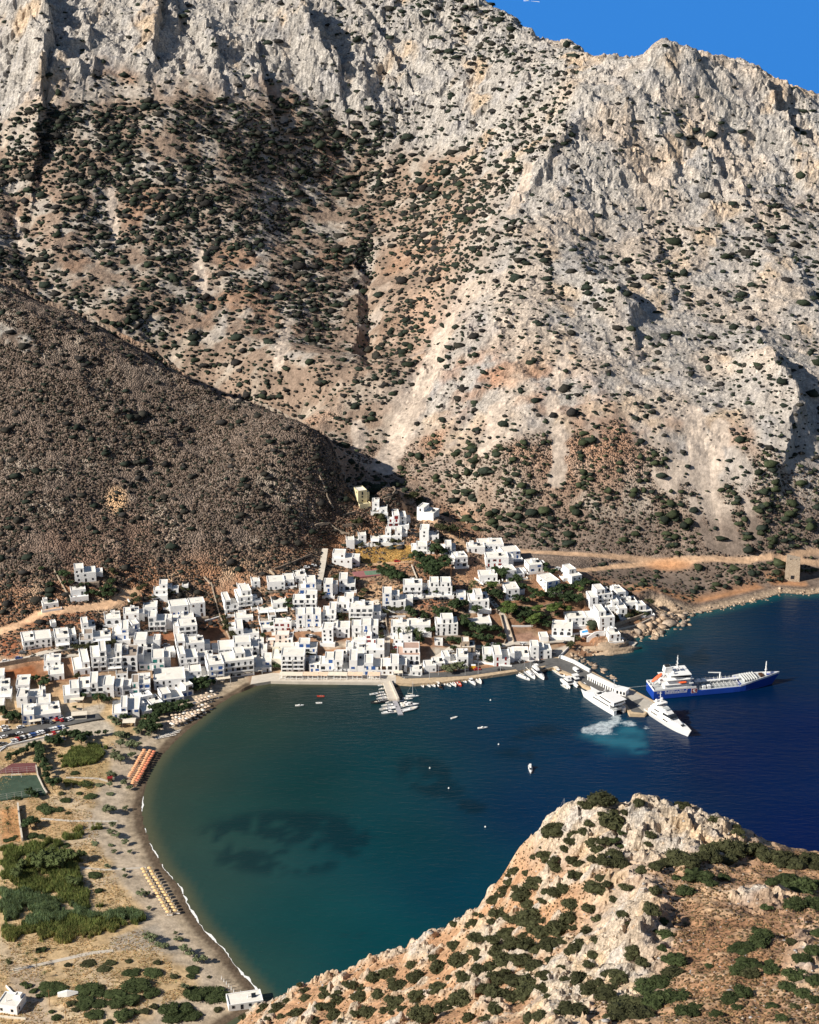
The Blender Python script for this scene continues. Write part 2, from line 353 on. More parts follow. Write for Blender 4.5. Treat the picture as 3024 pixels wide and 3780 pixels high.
class Terrain:
    def __init__(s, xs, ys, H): s.xs, s.ys, s.H = xs, ys, H
    def z(s, x, y):
        x = np.atleast_1d(np.asarray(x, float)); y = np.atleast_1d(np.asarray(y, float))
        i = np.clip(np.searchsorted(s.xs, x)-1, 0, len(s.xs)-2); j = np.clip(np.searchsorted(s.ys, y)-1, 0, len(s.ys)-2)
        fx = np.clip((x-s.xs[i])/(s.xs[i+1]-s.xs[i]), 0, 1); fy = np.clip((y-s.ys[j])/(s.ys[j+1]-s.ys[j]), 0, 1); A = s.H
        return (A[j, i]*(1-fx)+A[j, i+1]*fx)*(1-fy)+(A[j+1, i]*(1-fx)+A[j+1, i+1]*fx)*fy
    def hit(s, u, v, y0, y1, step=3.0, floor=-1e9):
        u = np.atleast_1d(np.asarray(u, float)); v = np.atleast_1d(np.asarray(v, float))
        dx, yw, dz = ray(u, v); res = np.full(u.shape, np.nan); done = np.zeros(u.shape, bool)
        for Y in np.arange(y0, y1, step):
            t = Y/yw; act = ~done
            if not act.any(): break
            zz = CAMH+t*dz; h = np.maximum(s.z(t*dx, np.full(u.shape, Y)), floor)
            n = act & (zz < h); res[n] = Y; done |= n
        a = res-step; b = res.copy()
        for _ in range(8):
            m = (a+b)/2; t = m/yw; lo = (CAMH+t*dz) < np.maximum(s.z(t*dx, np.nan_to_num(m)), floor)
            b = np.where(lo, m, b); a = np.where(lo, a, m)
        t = b/yw; x = t*dx; z = s.z(np.nan_to_num(x), np.nan_to_num(b))
        return x, b, np.maximum(z, floor), done
T = Terrain(xs, ys, H)
def G(u, v, floor=0.0):
    x, y, z, d = T.hit([u], [v], 480, 2300, 2.0, floor); return float(x[0]), float(y[0]), float(z[0])

# colour of the ground
C = np.empty(GX.shape+(3,)); 
C[:] = (.225, .165, .125)                                   # stony brown hillside
C = mix(C, (.29, .165, .10), sstep(.1, .8, n1)*.5)           # rusty patches
C = mix(C, (.33, .285, .235), sstep(-.2, .45, n2)*.8)
greyr = np.array((.435, .40, .36))
C = mix(C, greyr, ROCK)
C = mix(C, (.56, .40, .25), ROCK*sstep(.25, .75, fbm(GX/45, GY/60, 4, 71))*.65)      # ochre streaks in the limestone
C = mix(C, (.34, .325, .32), ROCK*sstep(.1, .6, fbm(GX/20, GY/20, 4, 72))*.6)
C = mix(C, (.165, .125, .10), far*LOWR*.85)                     # lower right slope: grey-brown phrygana
C = mix(C, (.36, .18, .095), far*LOWR*sstep(.05, .45, n1+n2*.4)*.6)
C = mix(C, (.38, .19, .105), far*np.exp(-(((U-1880)/240)**2+((V-1400)/130)**2))*sstep(-.3, .3, n2)*.85)
C = mix(C, (.36, .21, .13), far*np.exp(-(((U-1560)/150)**2+((V-1150)/330)**2))*sstep(-.2, .4, n2)*.6)
C = mix(C, (.52, .42, .33), far*RIGHT*(1-LOWR)*sstep(-.2, .5, fbm(GX/60, GY/60, 3, 88))*.6)
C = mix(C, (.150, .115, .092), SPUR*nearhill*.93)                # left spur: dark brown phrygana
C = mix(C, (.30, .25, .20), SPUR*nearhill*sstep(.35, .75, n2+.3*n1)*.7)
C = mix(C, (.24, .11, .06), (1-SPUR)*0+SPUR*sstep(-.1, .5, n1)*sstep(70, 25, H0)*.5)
SCK = np.zeros(GX.shape)
for s, W in SCREE:
    pts = [hit_f(*map(float, q.split(',')), tps) for q in s.split()]
    d, t = line_d(GX+2.5*n3, GY+2.5*n3, pts)
    kk = sstep(W*.42, W*.30, d+2*n3)*(1-SPUR); C = mix(C, (.47, .39, .32), kk*.95); SCK = np.maximum(SCK, kk)
SPB = []
for s, A, W in RG[-7:-2]:
    d, t = line_d(GX+3*n3, GY+3*n3, [hit_f(*map(float, q.split(',')), tps) for q in s.split()]); SPB.append((s, (0, sstep(W*.8, W*.4, d)*SPUR)))
town = sstep(45, 30, H0)*(GY < 1170)*(1-far)
town = town*(1-sstep(30, 70, GX)*sstep(1035, 1050, GY))*(1-sstep(135, 155, GX))
C = mix(C, (.165, .125, .10), sstep(30, 70, GX)*sstep(45, 30, H0)*(GY < 1170)*.85)
C = mix(C, (.27, .135, .07), town*.75)
C = mix(C, (.33, .24, .16), town*sstep(0, .5, n2)*.7)
plain = sstep(14, 6, H0)*(GX < -60)*(GY < 900)
C = mix(C, (.50, .36, .20), plain*.95)
C = mix(C, (.54, .43, .30), plain*sstep(-.1, .5, n2)*.7)
C = mix(C, (.33, .20, .10), plain*sstep(.25, .6, n1)*.5)
beach = sstep(27+6*n2, 21+6*n2, sd)*(GX < 60)*(GY < 990)*(sd > -3)*sstep(10, 16, dq)
C = mix(C, (.43, .35, .26), beach)
C = mix(C, (.34, .27, .19), sstep(11, 7, sd+1.2*n2)*beach)
C = mix(C, (.12, .088, .06), sstep(5.5, 3.5, sd+.9*n2)*beach)
shore_r = rocky*sstep(12, 4, sd)
C = mix(C, (.48, .36, .25), shore_r*.85)
C = mix(C, (.45, .22, .10), rocky*sstep(26, 14, sd)*sstep(10, 16, sd)*sstep(0, .4, n1+n2)*.8)
C = mix(C, (.06, .045, .035), sstep(1.4, .3, sd)*rocky)
for s, W in ROADS:
    pts = [hit_f(*map(float, q.split(',')), tps) for q in s.split()]
    d, t = line_d(GX, GY, pts); C = mix(C, (.60, .39, .24), sstep(W+1.0, W-.3, d)*(1 if W > 2 else .7))
C = mix(C, (.50, .26, .13), bare(U, V)*.9)
AREAS = [  # tile, polygon, colour, soft edge: plots, yards and lots as they lie on the ground
 ('6', '480,780 1110,760 1130,925 500,970', (.46, .29, .10)), ('2', '0,320 480,225 590,400 180,425 0,400', (.30, .11, .045)), ('3', '410,1060 950,975 1010,1110 640,1190', (.29, .12, .06)), ('3', '1290,900 1640,800 1725,1000 1500,1150 1390,1060', (.25, .11, .055)),
 ('3', '700,600 830,560 880,790 770,790', (.33, .15, .08)), ('7', '330,720 620,740 420,830', (.42, .19, .08)), ('1', '0,1100 260,1100 300,1330 160,1400 0,1350', (.26, .10, .05)), ('1', '300,880 1400,700 1450,860 700,1000', (.24, .11, .06)),
 ('9', '120,770 340,722 440,810 440,872 150,885', (.34, .20, .14)), ('9', '600,905 760,845 745,940 640,1050 560,1070', (.50, .44, .36)), ('2', '0,1290 0,1480 460,1330 960,1170 1000,1100 1500,1010 1700,1110 1680,1230 1250,1290 1060,1200 700,1330 400,1420 0,1480 0,1260', (.44, .385, .31)),
 ('2', '950,930 1450,800 1560,800 1480,970 1000,1050', (.42, .37, .30)), ('4', '60,1180 330,1060 640,1040 420,1140 240,1190', (.50, .42, .33)), ('8', '400,1130 800,1130 760,1230 420,1330', (.40, .36, .30)), ('8', '820,1110 1560,1110 1560,1220 1120,1220', (.44, .36, .27)),
 ('8', '100,470 400,470 640,480 660,560 140,560', (.30, .14, .08)), ('6', '480,1300 720,1320 700,1430 520,1330', (.46, .31, .19)), ('6', '650,1180 1010,1220 1000,1330 640,1310', (.45, .29, .17)), ('6', '1560,1010 1725,1010 1725,1240 1600,1160', (.36, .21, .12)),
 ('8', '940,140 1160,270 1150,370 900,370', (.42, .25, .15)), ('5', '900,590 1200,500 1230,610 950,680', (.36, .17, .09)), ('5', '1400,190 1580,170 1620,330 1400,300 1200,250', (.44, .27, .17)), ('6', '340,280 700,280 700,330 470,400', (.44, .26, .16)),
 ('7', '1060,380 1180,380 1180,480 1060,440', (.44, .38, .31)), ('7', '130,600 300,640 860,620 880,690 330,720', (.42, .35, .27)), ('b', '60,700 260,730 350,1087 160,1087 70,850', (.42, .33, .24)), ('b', '700,540 900,470 1000,440 1160,620 900,610 720,620', (.36, .31, .25)),
 ('c', '0,1080 160,1050 190,1370 0,1400', (.42, .22, .10)), ('c', '560,640 1000,620 1010,830 700,780', (.42, .30, .15)), ('s', '2300,2330 2420,2320 2380,2400 2240,2410', (.34, .25, .19))]
TILE0 = {'1': (0, 2080, 4.002), '2': (0, 2400, 4.002), '3': (400, 2080, 4.002), '4': (400, 2300, 4.002), '5': (780, 2050, 4.002), '6': (1150, 1760, 3), '7': (1130, 2200, 4.002), '8': (1500, 2100, 4.002), '9': (1850, 2080, 3), 'b': (0, 3150, 1.725), 'c': (0, 2550, 2.464), 's': (0, 0, 1)}
SEL = (GY > 560) & (GY < 1160) & (np.abs(GX) < 420)
for tl, s, c_ in AREAS:
    o = TILE0[tl]; pts = [hit_f(o[0]+float(q.split(',')[0])/o[2], o[1]+float(q.split(',')[1])/o[2], tps, 500, 1200)[:2] for q in s.split()]
    kk = np.zeros(GX.shape); kk[SEL] = sstep(-1.2, 1.2, poly_sd(GX[SEL]+.8*n3[SEL], GY[SEL]+.8*n3[SEL], pts)); C = mix(C, c_, kk*.9)
scrub = np.clip(.35*(1-far)+far*(1-ROCK)*(.45+.5*LOWR)+SPUR*nearhill*.95+(1-far)*(1-beach)*(1-plain)*.2*(H0 > 15), 0, 1)
scrub = scrub*(1-SCK)+.30*SCK
scrub = np.where(rocky*sstep(16, 9, sd) > .5, .05, scrub)
for s, W in ROADS:
    pts = [hit_f(*map(float, q.split(',')), tps) for q in s.split()]
    d, t = line_d(GX, GY, pts); scrub = np.where(d < W+.5, .35, scrub)
for s, W in SPB: C = mix(C, (.42, .38, .33), W[1]*sstep(-.45, .1, n3+.3*n2)); scrub = np.where(W[1] > .5, 0.03, scrub)
lsl = np.exp(-(((U-430)/40)**2+((V-1845)/50)**2)**2); C = mix(C, (.50, .32, .18), lsl*SPUR*.9)
C = mix(C, (.02, .05, .05), sstep(-.5, -6, H))
ALB = np.concatenate([C, scrub[..., None]], -1)
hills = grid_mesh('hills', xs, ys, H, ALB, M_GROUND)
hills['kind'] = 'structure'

# ------------------------------------------------------------------ headland in the foreground
HP = []
HY = """900,3780,330 1000,3700,330 1180,3630,325 1370,3560,318 1560,3480,312 1750,3390,303 1900,3300,298 1980,3130,292 2020,3050,290 2110,2990,288 2190,2965,286 2350,2985,284 2420,2995,282 2450,2965,284 2560,2970,284 2640,3040,286 2740,3110,288 2840,3140,290 3024,3165,292 3300,3190,296
1500,3780,240 1200,3780,285 2000,3780,190 2500,3780,172 3024,3780,165 3400,3780,165 1700,3600,262 2100,3500,240 2000,3300,272 2200,3150,272 2450,3120,268 2450,3230,252 2700,3230,255 3024,3250,252 3300,3260,252
2550,3500,212 2800,3400,225 3024,3500,205 2300,3650,205 2350,3400,232 3300,3500,205 2130,3220,266"""
CR = []
for s in HY.split():
    u, v, Y = map(float, s.split(',')); p = atY(u, v, Y); HP.append(p); CR.append(p)
for i in range(20):
    x, y, z = CR[i]; HP.append((x-4, y+16, z-13)); HP.append((x-16, y+75, z-85)); HP.append((x-20, y+150, z-175))
HP += [(0, 60, 385), (150, 60, 390), (-80, 100, 330), (-150, 150, 240), (-110, 250, 200), (-140, 330, 120), (-150, 440, 40), (-220, 200, 150), (-260, 300, 60), (-100, 520, 10), (300, 150, 330), (300, 300, 270), (300, 450, 100), (350, 600, -20), (150, 610, -30), (0, 610, -25), (-70, 600, -5)]
tph = tps_fit(HP)
hx = grid_axis([(-260, -90, 6), (-90, -60, 1.5), (-60, 92, .36), (92, 150, 1.5), (150, 320, 8)])
hy = grid_axis([(60, 120, 6), (120, 155, 1.5), (155, 335, .40), (335, 400, 1.2), (400, 600, 6)])
HX, HYY = np.meshgrid(hx, hy)
HH = tph(HX, HYY)
hu, hv, _ = proj(HX, HYY, HH)
m1 = fbm(HX/30, HYY/30, 4, 103); m2 = fbm(HX/9, HYY/9, 4, 109); m3 = fbm(HX/3, HYY/3, 4, 121)
def blob(u, v, cx, cy, rx, ry): return np.exp(-(((u-cx)/rx)**2+((v-cy)/ry)**2)**1.5)
hrock = np.clip(blob(hu, hv, 2560, 3080, 240, 110)+blob(hu, hv, 2360, 3050, 170, 130)+blob(hu, hv, 2330, 3450, 170, 230)+blob(hu, hv, 2230, 3600, 190, 110)+blob(hu, hv, 2100, 3080, 170, 120)+blob(hu, hv, 2060, 3740, 90, 160)+blob(hu, hv, 2800, 3320, 120, 50)+.7*blob(hu, hv, 2960, 3560, 90, 160), 0, 1)
hrock = np.clip(hrock+.9*sstep(.1, .5, m2+.3*m1)*(hu < 2250), 0, 1)
w1, w2, wc = worley((HX+1.2*m2)/5.2, (HYY+.4*HX+1.2*m3)/4.2, 205)
w3, w4, wd = worley((HX+.4*m3)/1.9, (HYY-.3*HX)/1.6, 215)
HH2 = HH+1.3*m1*0+.9*m2+.25*m3+hrock*(3.0*(wc-.4)*sstep(0, .22, w2-w1)+1.3*(wd-.5)*sstep(0, .25, w4-w3)+.9*ridged(HX/7, HYY/8, 5, 231)+.25*ridged(HX/1.7, HYY/1.5, 3, 236))
HH2 += 3.2*blob(hu, hv, 2360, 3420, 110, 150)*np.clip(ridged(HX/9, HYY/16, 3, 241), -1, 1)
fade = sstep(60, 130, HYY)*sstep(520, 400, HYY)
HH2 = HH*(1-fade)+HH2*fade
HC = np.empty(HX.shape+(3,)); HC[:] = (.36, .21, .12)
HC = mix(HC, (.42, .29, .18), sstep(-.2, .5, m2)*.7)
HC = mix(HC, (.47, .395, .31), hrock*.95)
HC = mix(HC, (.52, .37, .22), hrock*sstep(.0, .6, fbm(HX/6, HYY/9, 4, 251))*.6)
HC = mix(HC, (.42, .41, .40), hrock*sstep(.1, .6, fbm(HX/5, HYY/5, 4, 252))*.45)
HC = mix(HC, (.25, .13, .07), blob(hu, hv, 2700, 3480, 300, 220)*.75*sstep(.5, -.1, m2-.2))
hscr = np.clip((1-hrock)*.45, 0, 1)
headland = grid_mesh('headland', hx, hy, HH2, np.concatenate([HC, hscr[..., None]], -1), M_HEAD, keep=HH2 > -12)
headland['kind'] = 'structure'
TH = Terrain(hx, hy, HH2)
def HG(u, v):
    x, y, z, d = TH.hit(np.atleast_1d(u), np.atleast_1d(v), 110, 420, .8); return x, y, z, d

# ------------------------------------------------------------------ water
def srgb(c): return tuple(((x/255)/12.92 if x/255 <= .04045 else ((x/255+.055)/1.055)**2.4) for x in c)
WC = [(1000, 2560, (52, 60, 50)), (1400, 2560, (34, 62, 62)), (900, 2700, (42, 68, 58)), (620, 2900, (62, 78, 64)), (560, 3050, (70, 84, 68)), (700, 3300, (52, 82, 74)), (900, 3560, (44, 80, 74)), (800, 3000, (24, 70, 66)), (1100, 2900, (4, 60, 60)),
      (1400, 2800, (0, 58, 66)), (1400, 3100, (0, 60, 68)), (1100, 3400, (12, 72, 74)), (1400, 3500, (0, 70, 78)), (1700, 3300, (0, 60, 80)), (1900, 2700, (0, 46, 76)), (1700, 2560, (0, 50, 72)), (2050, 2560, (4, 52, 70)),
      (2300, 2480, (8, 58, 70)), (2300, 2800, (0, 40, 80)), (2000, 3000, (0, 44, 82)), (2700, 2800, (0, 22, 72)), (3024, 2700, (0, 22, 74)), (3024, 3100, (0, 22, 78)), (2700, 2600, (0, 24, 66)), (2600, 2380, (6, 40, 70)), (2900, 2300, (4, 36, 76)), (2500, 2330, (12, 64, 74)), (2750, 2260, (8, 50, 72)), (3300, 2400, (0, 30, 80)), (3400, 3000, (0, 24, 80))]
wp = np.array([atZ(a, b)[:2] for a, b, c in WC]); wcol = np.array([srgb(c) for a, b, c in WC])
wx = grid_axis([(-14000, -2000, 2000), (-2000, -400, 200), (-400, 360, 3.5), (360, 900, 30), (900, 2000, 200), (2000, 14001, 2000)])
wy = grid_axis([(-200, 440, 80), (440, 1120, 3.5), (1120, 2000, 20), (2000, 3000, 100), (3000, 12000, 500), (12000, 60001, 6000)])
WX, WY = np.meshgrid(wx, wy)
num = np.zeros(WX.shape+(3,)); den = np.zeros(WX.shape)
for (px, py), c in zip(wp, wcol):
    k = 1/(((WX-px)**2+(WY-py)**2)+900)**1.6; num += k[..., None]*c; den += k
W3 = num/den[..., None]
W3 = mix(W3, srgb((48, 118, 196)), sstep(1250, 1900, WY))  # far sea: grazing sky reflection and haze painted into the water tint
wu, wv, _ = proj(WX, WY, np.zeros_like(WX))
def ell(cx, cy, rx, ry, r=0):
    a = (wu-cx)*math.cos(r)+(wv-cy)*math.sin(r); b = -(wu-cx)*math.sin(r)+(wv-cy)*math.cos(r); return np.exp(-((a/rx)**2+(b/ry)**2)**2)
gr = np.clip(ell(1060, 3110, 330, 120)+.8*ell(1590, 2870, 140, 70, .4)+.7*ell(1740, 2980, 60, 30)+.6*ell(1280, 3450, 60, 18)+.5*ell(1950, 2700, 160, 40)+.6*ell(2500, 2420, 160, 50)+.4*ell(2300, 2440, 60, 16)+.5*ell(2000, 2780, 200, 30), 0, 1)
near = (WY > 430) & (WY < 1150)
gn = np.where(near, fbm(WX/22, WY/30, 5, 301), 0)
gf = np.where(near, fbm(WX/7, WY/16, 4, 309), 0); seag = sstep(.1, .6, gr)*sstep(-.25, .3, gn+.7*gf+.25*gr-.05)
W3 = mix(W3, (.001, .014, .022), seag*.55)
W3 *= np.where(WY < 1200, .68, 1.0)[..., None]
W3 *= (1+.12*np.where(near, fbm(WX/70, WY/70, 3, 305), 0))[..., None]
wsd = poly_sd(WX, WY, land_poly)
W3 = mix(W3, srgb((84, 84, 62)), sstep(-9, 0, wsd)*(WX < -40)*.85*near)
W3 = mix(W3, srgb((22, 84, 84)), sstep(-11, 0, wsd)*(WX > 130)*.6*near)
m, N, L, b = newmat('sea_water')
a = N.new('ShaderNodeAttribute'); a.attribute_name = 'tint'
gq = N.new('ShaderNodeNewGeometry'); fn = noise_node(N, L, .45, 9, .82, gq.outputs['Position']); fs = math_node(N, L, 'ADD', a.outputs['Alpha'], fn.outputs['Fac'])
mr = N.new('ShaderNodeMapRange'); mr.inputs[1].default_value = 1.02; mr.inputs[2].default_value = 1.42; L.new(fs, mr.inputs[0])
mx = N.new('ShaderNodeMix'); mx.data_type = 'RGBA'; L.new(mr.outputs[0], mx.inputs[0]); L.new(a.outputs['Color'], mx.inputs[6]); mx.inputs[7].default_value = (.72, .80, .82, 1); L.new(mx.outputs[2], b.inputs['Base Color'])
b.inputs['Roughness'].default_value = .16; b.inputs['IOR'].default_value = 1.33; b.inputs['Specular IOR Level'].default_value = .38
g = N.new('ShaderNodeNewGeometry'); mp = N.new('ShaderNodeMapping'); mp.inputs['Scale'].default_value = (.35, 1, 1); mp.inputs['Rotation'].default_value = (0, 0, .35); L.new(g.outputs['Position'], mp.inputs[0])
n1_ = noise_node(N, L, .35, 6, .62, mp.outputs[0]); n2_ = noise_node(N, L, .035, 3, .5, mp.outputs[0])
hh = math_node(N, L, 'ADD', n1_.outputs['Fac'], math_node(N, L, 'MULTIPLY', n2_.outputs['Fac'], 1.5))
bp = N.new('ShaderNodeBump'); bp.inputs['Strength'].default_value = .5; bp.inputs['Distance'].default_value = .8; L.new(hh, bp.inputs['Height']); L.new(bp.outputs[0], b.inputs['Normal'])
M_WATER = m
sx_ = N.new('ShaderNodeSeparateXYZ'); L.new(g.outputs['Position'], sx_.inputs[0]); sr_ = N.new('ShaderNodeMapRange'); sr_.inputs[1].default_value = 1150; sr_.inputs[2].default_value = 1800; sr_.inputs[3].default_value = .27; sr_.inputs[4].default_value = .0; L.new(sx_.outputs[1], sr_.inputs[0]); L.new(sr_.outputs[0], b.inputs['Specular IOR Level'])  # specular fades out offshore, where the sky reflection is in the tint
fnn = np.where(near, fbm(WX/9, WY/13, 4, 333), 0); foam = np.clip((.85*ell(2262, 2684, 56, 38)+.75*ell(2190, 2696, 64, 30, -.3)+.7*ell(2350, 2672, 62, 17, .25)+.9*ell(2285, 2643, 26, 14))*(1+.9*fnn)*.86, 0, .72)
aer = np.clip(ell(2265, 2705, 120, 48)+.8*ell(2350, 2740, 60, 38, .9)+.4*ell(2270, 2740, 150, 60), 0, 1)**1.5
foam = np.where(near, foam, 0); W3 = mix(W3, (.05, .30, .38), np.where(near, aer*sstep(-.55, .5, fbm(WX/26, WY/11, 4, 345)), 0)*.32)
water = grid_mesh('water', wx, wy, np.zeros_like(WX), np.concatenate([W3, foam[..., None]], -1), M_WATER, smooth=True)
water['kind'] = 'structure'
# ------------------------------------------------------------------ mesh building
def simple(name, col, rough=.8, spec=.25, var=0.0, vs=.5, bump=0.0, metallic=0):
    m, N, L, b = newmat(name)
    b.inputs['Base Color'].default_value = (*col, 1); b.inputs['Roughness'].default_value = rough; b.inputs['Specular IOR Level'].default_value = spec; b.inputs['Metallic'].default_value = metallic
    if var > 0:
        rg = N.new('ShaderNodeRGB'); rg.outputs[0].default_value = (*col, 1)
        n = noise_node(N, L, vs, 4, .6); c = ramp_mul(N, L, rg.outputs[0], n.outputs['Fac'], 1-var, 1+var); L.new(c, b.inputs['Base Color'])
        if bump: 
            bp = N.new('ShaderNodeBump'); bp.inputs['Strength'].default_value = bump; bp.inputs['Distance'].default_value = .2; L.new(n.outputs['Fac'], bp.inputs['Height']); L.new(bp.outputs[0], b.inputs['Normal'])
    return m
def leafmat(name, attr=True, col=(.05, .08, .03), s=1.5, lo=.55, hi=1.5):
    m, N, L, b = newmat(name)
    if attr:
        a = N.new('ShaderNodeAttribute'); a.attribute_name = 'tint'; src = a.outputs['Color']
    else:
        rg = N.new('ShaderNodeRGB'); rg.outputs[0].default_value = (*col, 1); src = rg.outputs[0]
    n = noise_node(N, L, s, 3, .6); c = ramp_mul(N, L, src, n.outputs['Fac'], lo, hi)
    oi = N.new('ShaderNodeObjectInfo'); c = ramp_mul(N, L, c, oi.outputs['Random'], .8, 1.25, 0, 1)
    L.new(c, b.inputs['Base Color']); b.inputs['Roughness'].default_value = .85; b.inputs['Specular IOR Level'].default_value = .12
    return m
class MB:
    def __init__(s): s.v = []; s.f = []; s.c = []
    def add(s, vs, fs, col=None):
        n = len(s.v); s.v += [tuple(p) for p in vs]; s.f += [tuple(i+n for i in f) for f in fs]
        return s
    def box(s, x0, y0, z0, x1, y1, z1, rot=0, o=(0, 0)):
        vs = [(x, y, z) for z in (z0, z1) for x, y in ((x0, y0), (x1, y0), (x1, y1), (x0, y1))]
        if rot: c, q = math.cos(rot), math.sin(rot); vs = [(o[0]+(x-o[0])*c-(y-o[1])*q, o[1]+(x-o[0])*q+(y-o[1])*c, z) for x, y, z in vs]
        return s.add(vs, [(3, 2, 1, 0), (4, 5, 6, 7), (0, 1, 5, 4), (1, 2, 6, 5), (2, 3, 7, 6), (3, 0, 4, 7)])
    def bar(s, a, b, r=.05, n=5, r2=None):
        a = Vector(a); b = Vector(b); d = (b-a); 
        if d.length < 1e-6: return s
        d.normalize(); u = d.orthogonal().normalized(); w = d.cross(u); r2 = r if r2 is None else r2
        vs = [a+(u*math.cos(2*math.pi*i/n)+w*math.sin(2*math.pi*i/n))*r for i in range(n)]+[b+(u*math.cos(2*math.pi*i/n)+w*math.sin(2*math.pi*i/n))*r2 for i in range(n)]
        return s.add(vs, [(i, (i+1) % n, n+(i+1) % n, n+i) for i in range(n)]+[tuple(range(n-1, -1, -1)), tuple(range(n, 2*n))])
    def prism(s, pts, z0, z1):
        n = len(pts); vs = [(p[0], p[1], z0) for p in pts]+[(p[0], p[1], z1) for p in pts]
        return s.add(vs, [(i, (i+1) % n, n+(i+1) % n, n+i) for i in range(n)]+[tuple(range(n-1, -1, -1)), tuple(range(n, 2*n))])
    def loft(s, rings, caps=True):
        n = len(rings[0]); vs = [p for r in rings for p in r]; fs = []
        for k in range(len(rings)-1):
            for i in range(n): fs.append((k*n+i, k*n+(i+1) % n, (k+1)*n+(i+1) % n, (k+1)*n+i))
        if caps: fs += [tuple(range(n-1, -1, -1)), tuple(range((len(rings)-1)*n, len(rings)*n))]
        return s.add(vs, fs)
    def mesh(s, name, mat, smooth=False):
        me = bpy.data.meshes.new(name); me.from_pydata(s.v, [], s.f); me.materials.append(mat)
        if smooth: me.polygons.foreach_set('use_smooth', [True]*len(me.polygons))
        me.update(); return me
    def build(s, name, mat, parent=None, smooth=False, loc=None):
        return link(name, s.mesh(name, mat, smooth), parent, loc)
def link(name, me, parent=None, loc=None, rz=0):
    o = bpy.data.objects.new(name, me); COL.objects.link(o)
    if parent is not None: o.parent = parent
    if loc is not None: o.location = loc
    if rz: o.rotation_euler = (0, 0, rz)
    return o
def tag(o, label=None, cat=None, group=None, kind=None):
    if label: o['label'] = label
    if cat: o['category'] = cat
    if group: o['group'] = group
    if kind: o['kind'] = kind
    return o
def empty(name, loc, rz=0, label=None, cat=None, group=None):
    o = bpy.data.objects.new(name, None); COL.objects.link(o); o.location = loc; o.rotation_euler = (0, 0, rz); o.empty_display_size = .5
    return tag(o, label, cat, group)
KIDS = {}
def copy_thing(root, loc, rz=0, label=None, group=None, scale=None):
    kids = KIDS.get(root.name)
    if kids is None:
        kids = [(c, list(c.children)) for c in root.children]; KIDS[root.name] = kids
    r = root.copy(); COL.objects.link(r); r.location = loc; r.rotation_euler = (0, 0, rz)
    if scale is not None: r.scale = scale if hasattr(scale, '__len__') else (scale,)*3
    if label: r['label'] = label
    if group: r['group'] = group
    for c, gs in kids:
        d = c.copy(); COL.objects.link(d); d.parent = r
        for g in gs:
            e = g.copy(); COL.objects.link(e); e.parent = d
    return r

# ------------------------------------------------------------------ scrub (far bushes: uncountable)
import bmesh
def ico(sub):
    bm = bmesh.new(); bmesh.ops.create_icosphere(bm, subdivisions=sub, radius=1)
    v = np.array([p.co[:] for p in bm.verts]); f = np.array([[q.index for q in p.verts] for p in bm.faces]); bm.free(); return v, f
def lumpy(sub, seed, amp=.35):
    v, f = ico(sub); d = fbm(v[:, 0]*1.7+seed*9.1+v[:, 2]*.8, v[:, 1]*1.7+v[:, 2]*1.3, 3, seed)
    v = v*(1+amp*d)[:, None]; v[:, 2] = np.where(v[:, 2] < -.3, -.3+.2*(v[:, 2]+.3), v[:, 2]); return v, f
def scatter(name, pos, rad, hgt, cols, mat, sub=1, amp=.4, label=None, cat=None):
    protos = [lumpy(sub, s+3, amp) for s in range(6)]
    nv = len(protos[0][0]); F = protos[0][1]; n = len(pos)
    PV = np.stack([p[0] for p in protos]); k = rng.integers(0, 6, n); a = rng.uniform(0, 6.28, n)
    V0 = PV[k]; ca, sa = np.cos(a)[:, None], np.sin(a)[:, None]
    asp = rng.uniform(.75, 1.25, n)[:, None]
    X = (V0[..., 0]*ca-V0[..., 1]*sa)*rad[:, None]*asp; Y = (V0[..., 0]*sa+V0[..., 1]*ca)*rad[:, None]; Z = V0[..., 2]*hgt[:, None]
    co = (np.stack([X, Y, Z], -1)+pos[:, None, :]).reshape(-1, 3).astype(np.float32)
    fc = (F[None]+(np.arange(n)*nv)[:, None, None]).reshape(-1, 3)
    me = bpy.data.meshes.new(name); me.vertices.add(len(co)); me.vertices.foreach_set('co', co.ravel())
    me.loops.add(fc.size); me.loops.foreach_set('vertex_index', fc.ravel().astype(np.int32))
    me.polygons.add(len(fc)); me.polygons.foreach_set('loop_start', np.arange(0, fc.size, 3, dtype=np.int32)); me.update(calc_edges=True)
    cc = np.repeat(cols, nv, 0); cc = np.concatenate([cc*(.8+.4*rng.random((len(cc), 1))), np.ones((len(cc), 1))], 1).astype(np.float32)
    at = me.color_attributes.new('tint', 'FLOAT_COLOR', 'POINT'); at.data.foreach_set('color', cc.ravel())
    me.materials.append(mat); o = bpy.data.objects.new(name, me); COL.objects.link(o)
    return tag(o, label, cat, None, 'stuff')
M_SCRUB = leafmat('scrub_leaves', True, s=.7)
GREENS = np.array([(.022, .029, .021), (.026, .034, .021), (.034, .032, .026), (.036, .045, .023), (.028, .026, .024)])
def nofield(u, v):   # town, where garden trees are placed one by one
    return ((v > 2030) & (u > 1130) & (u < 2180) & (v > 2030+(u-1130)*-.05)) | (v > 2330)
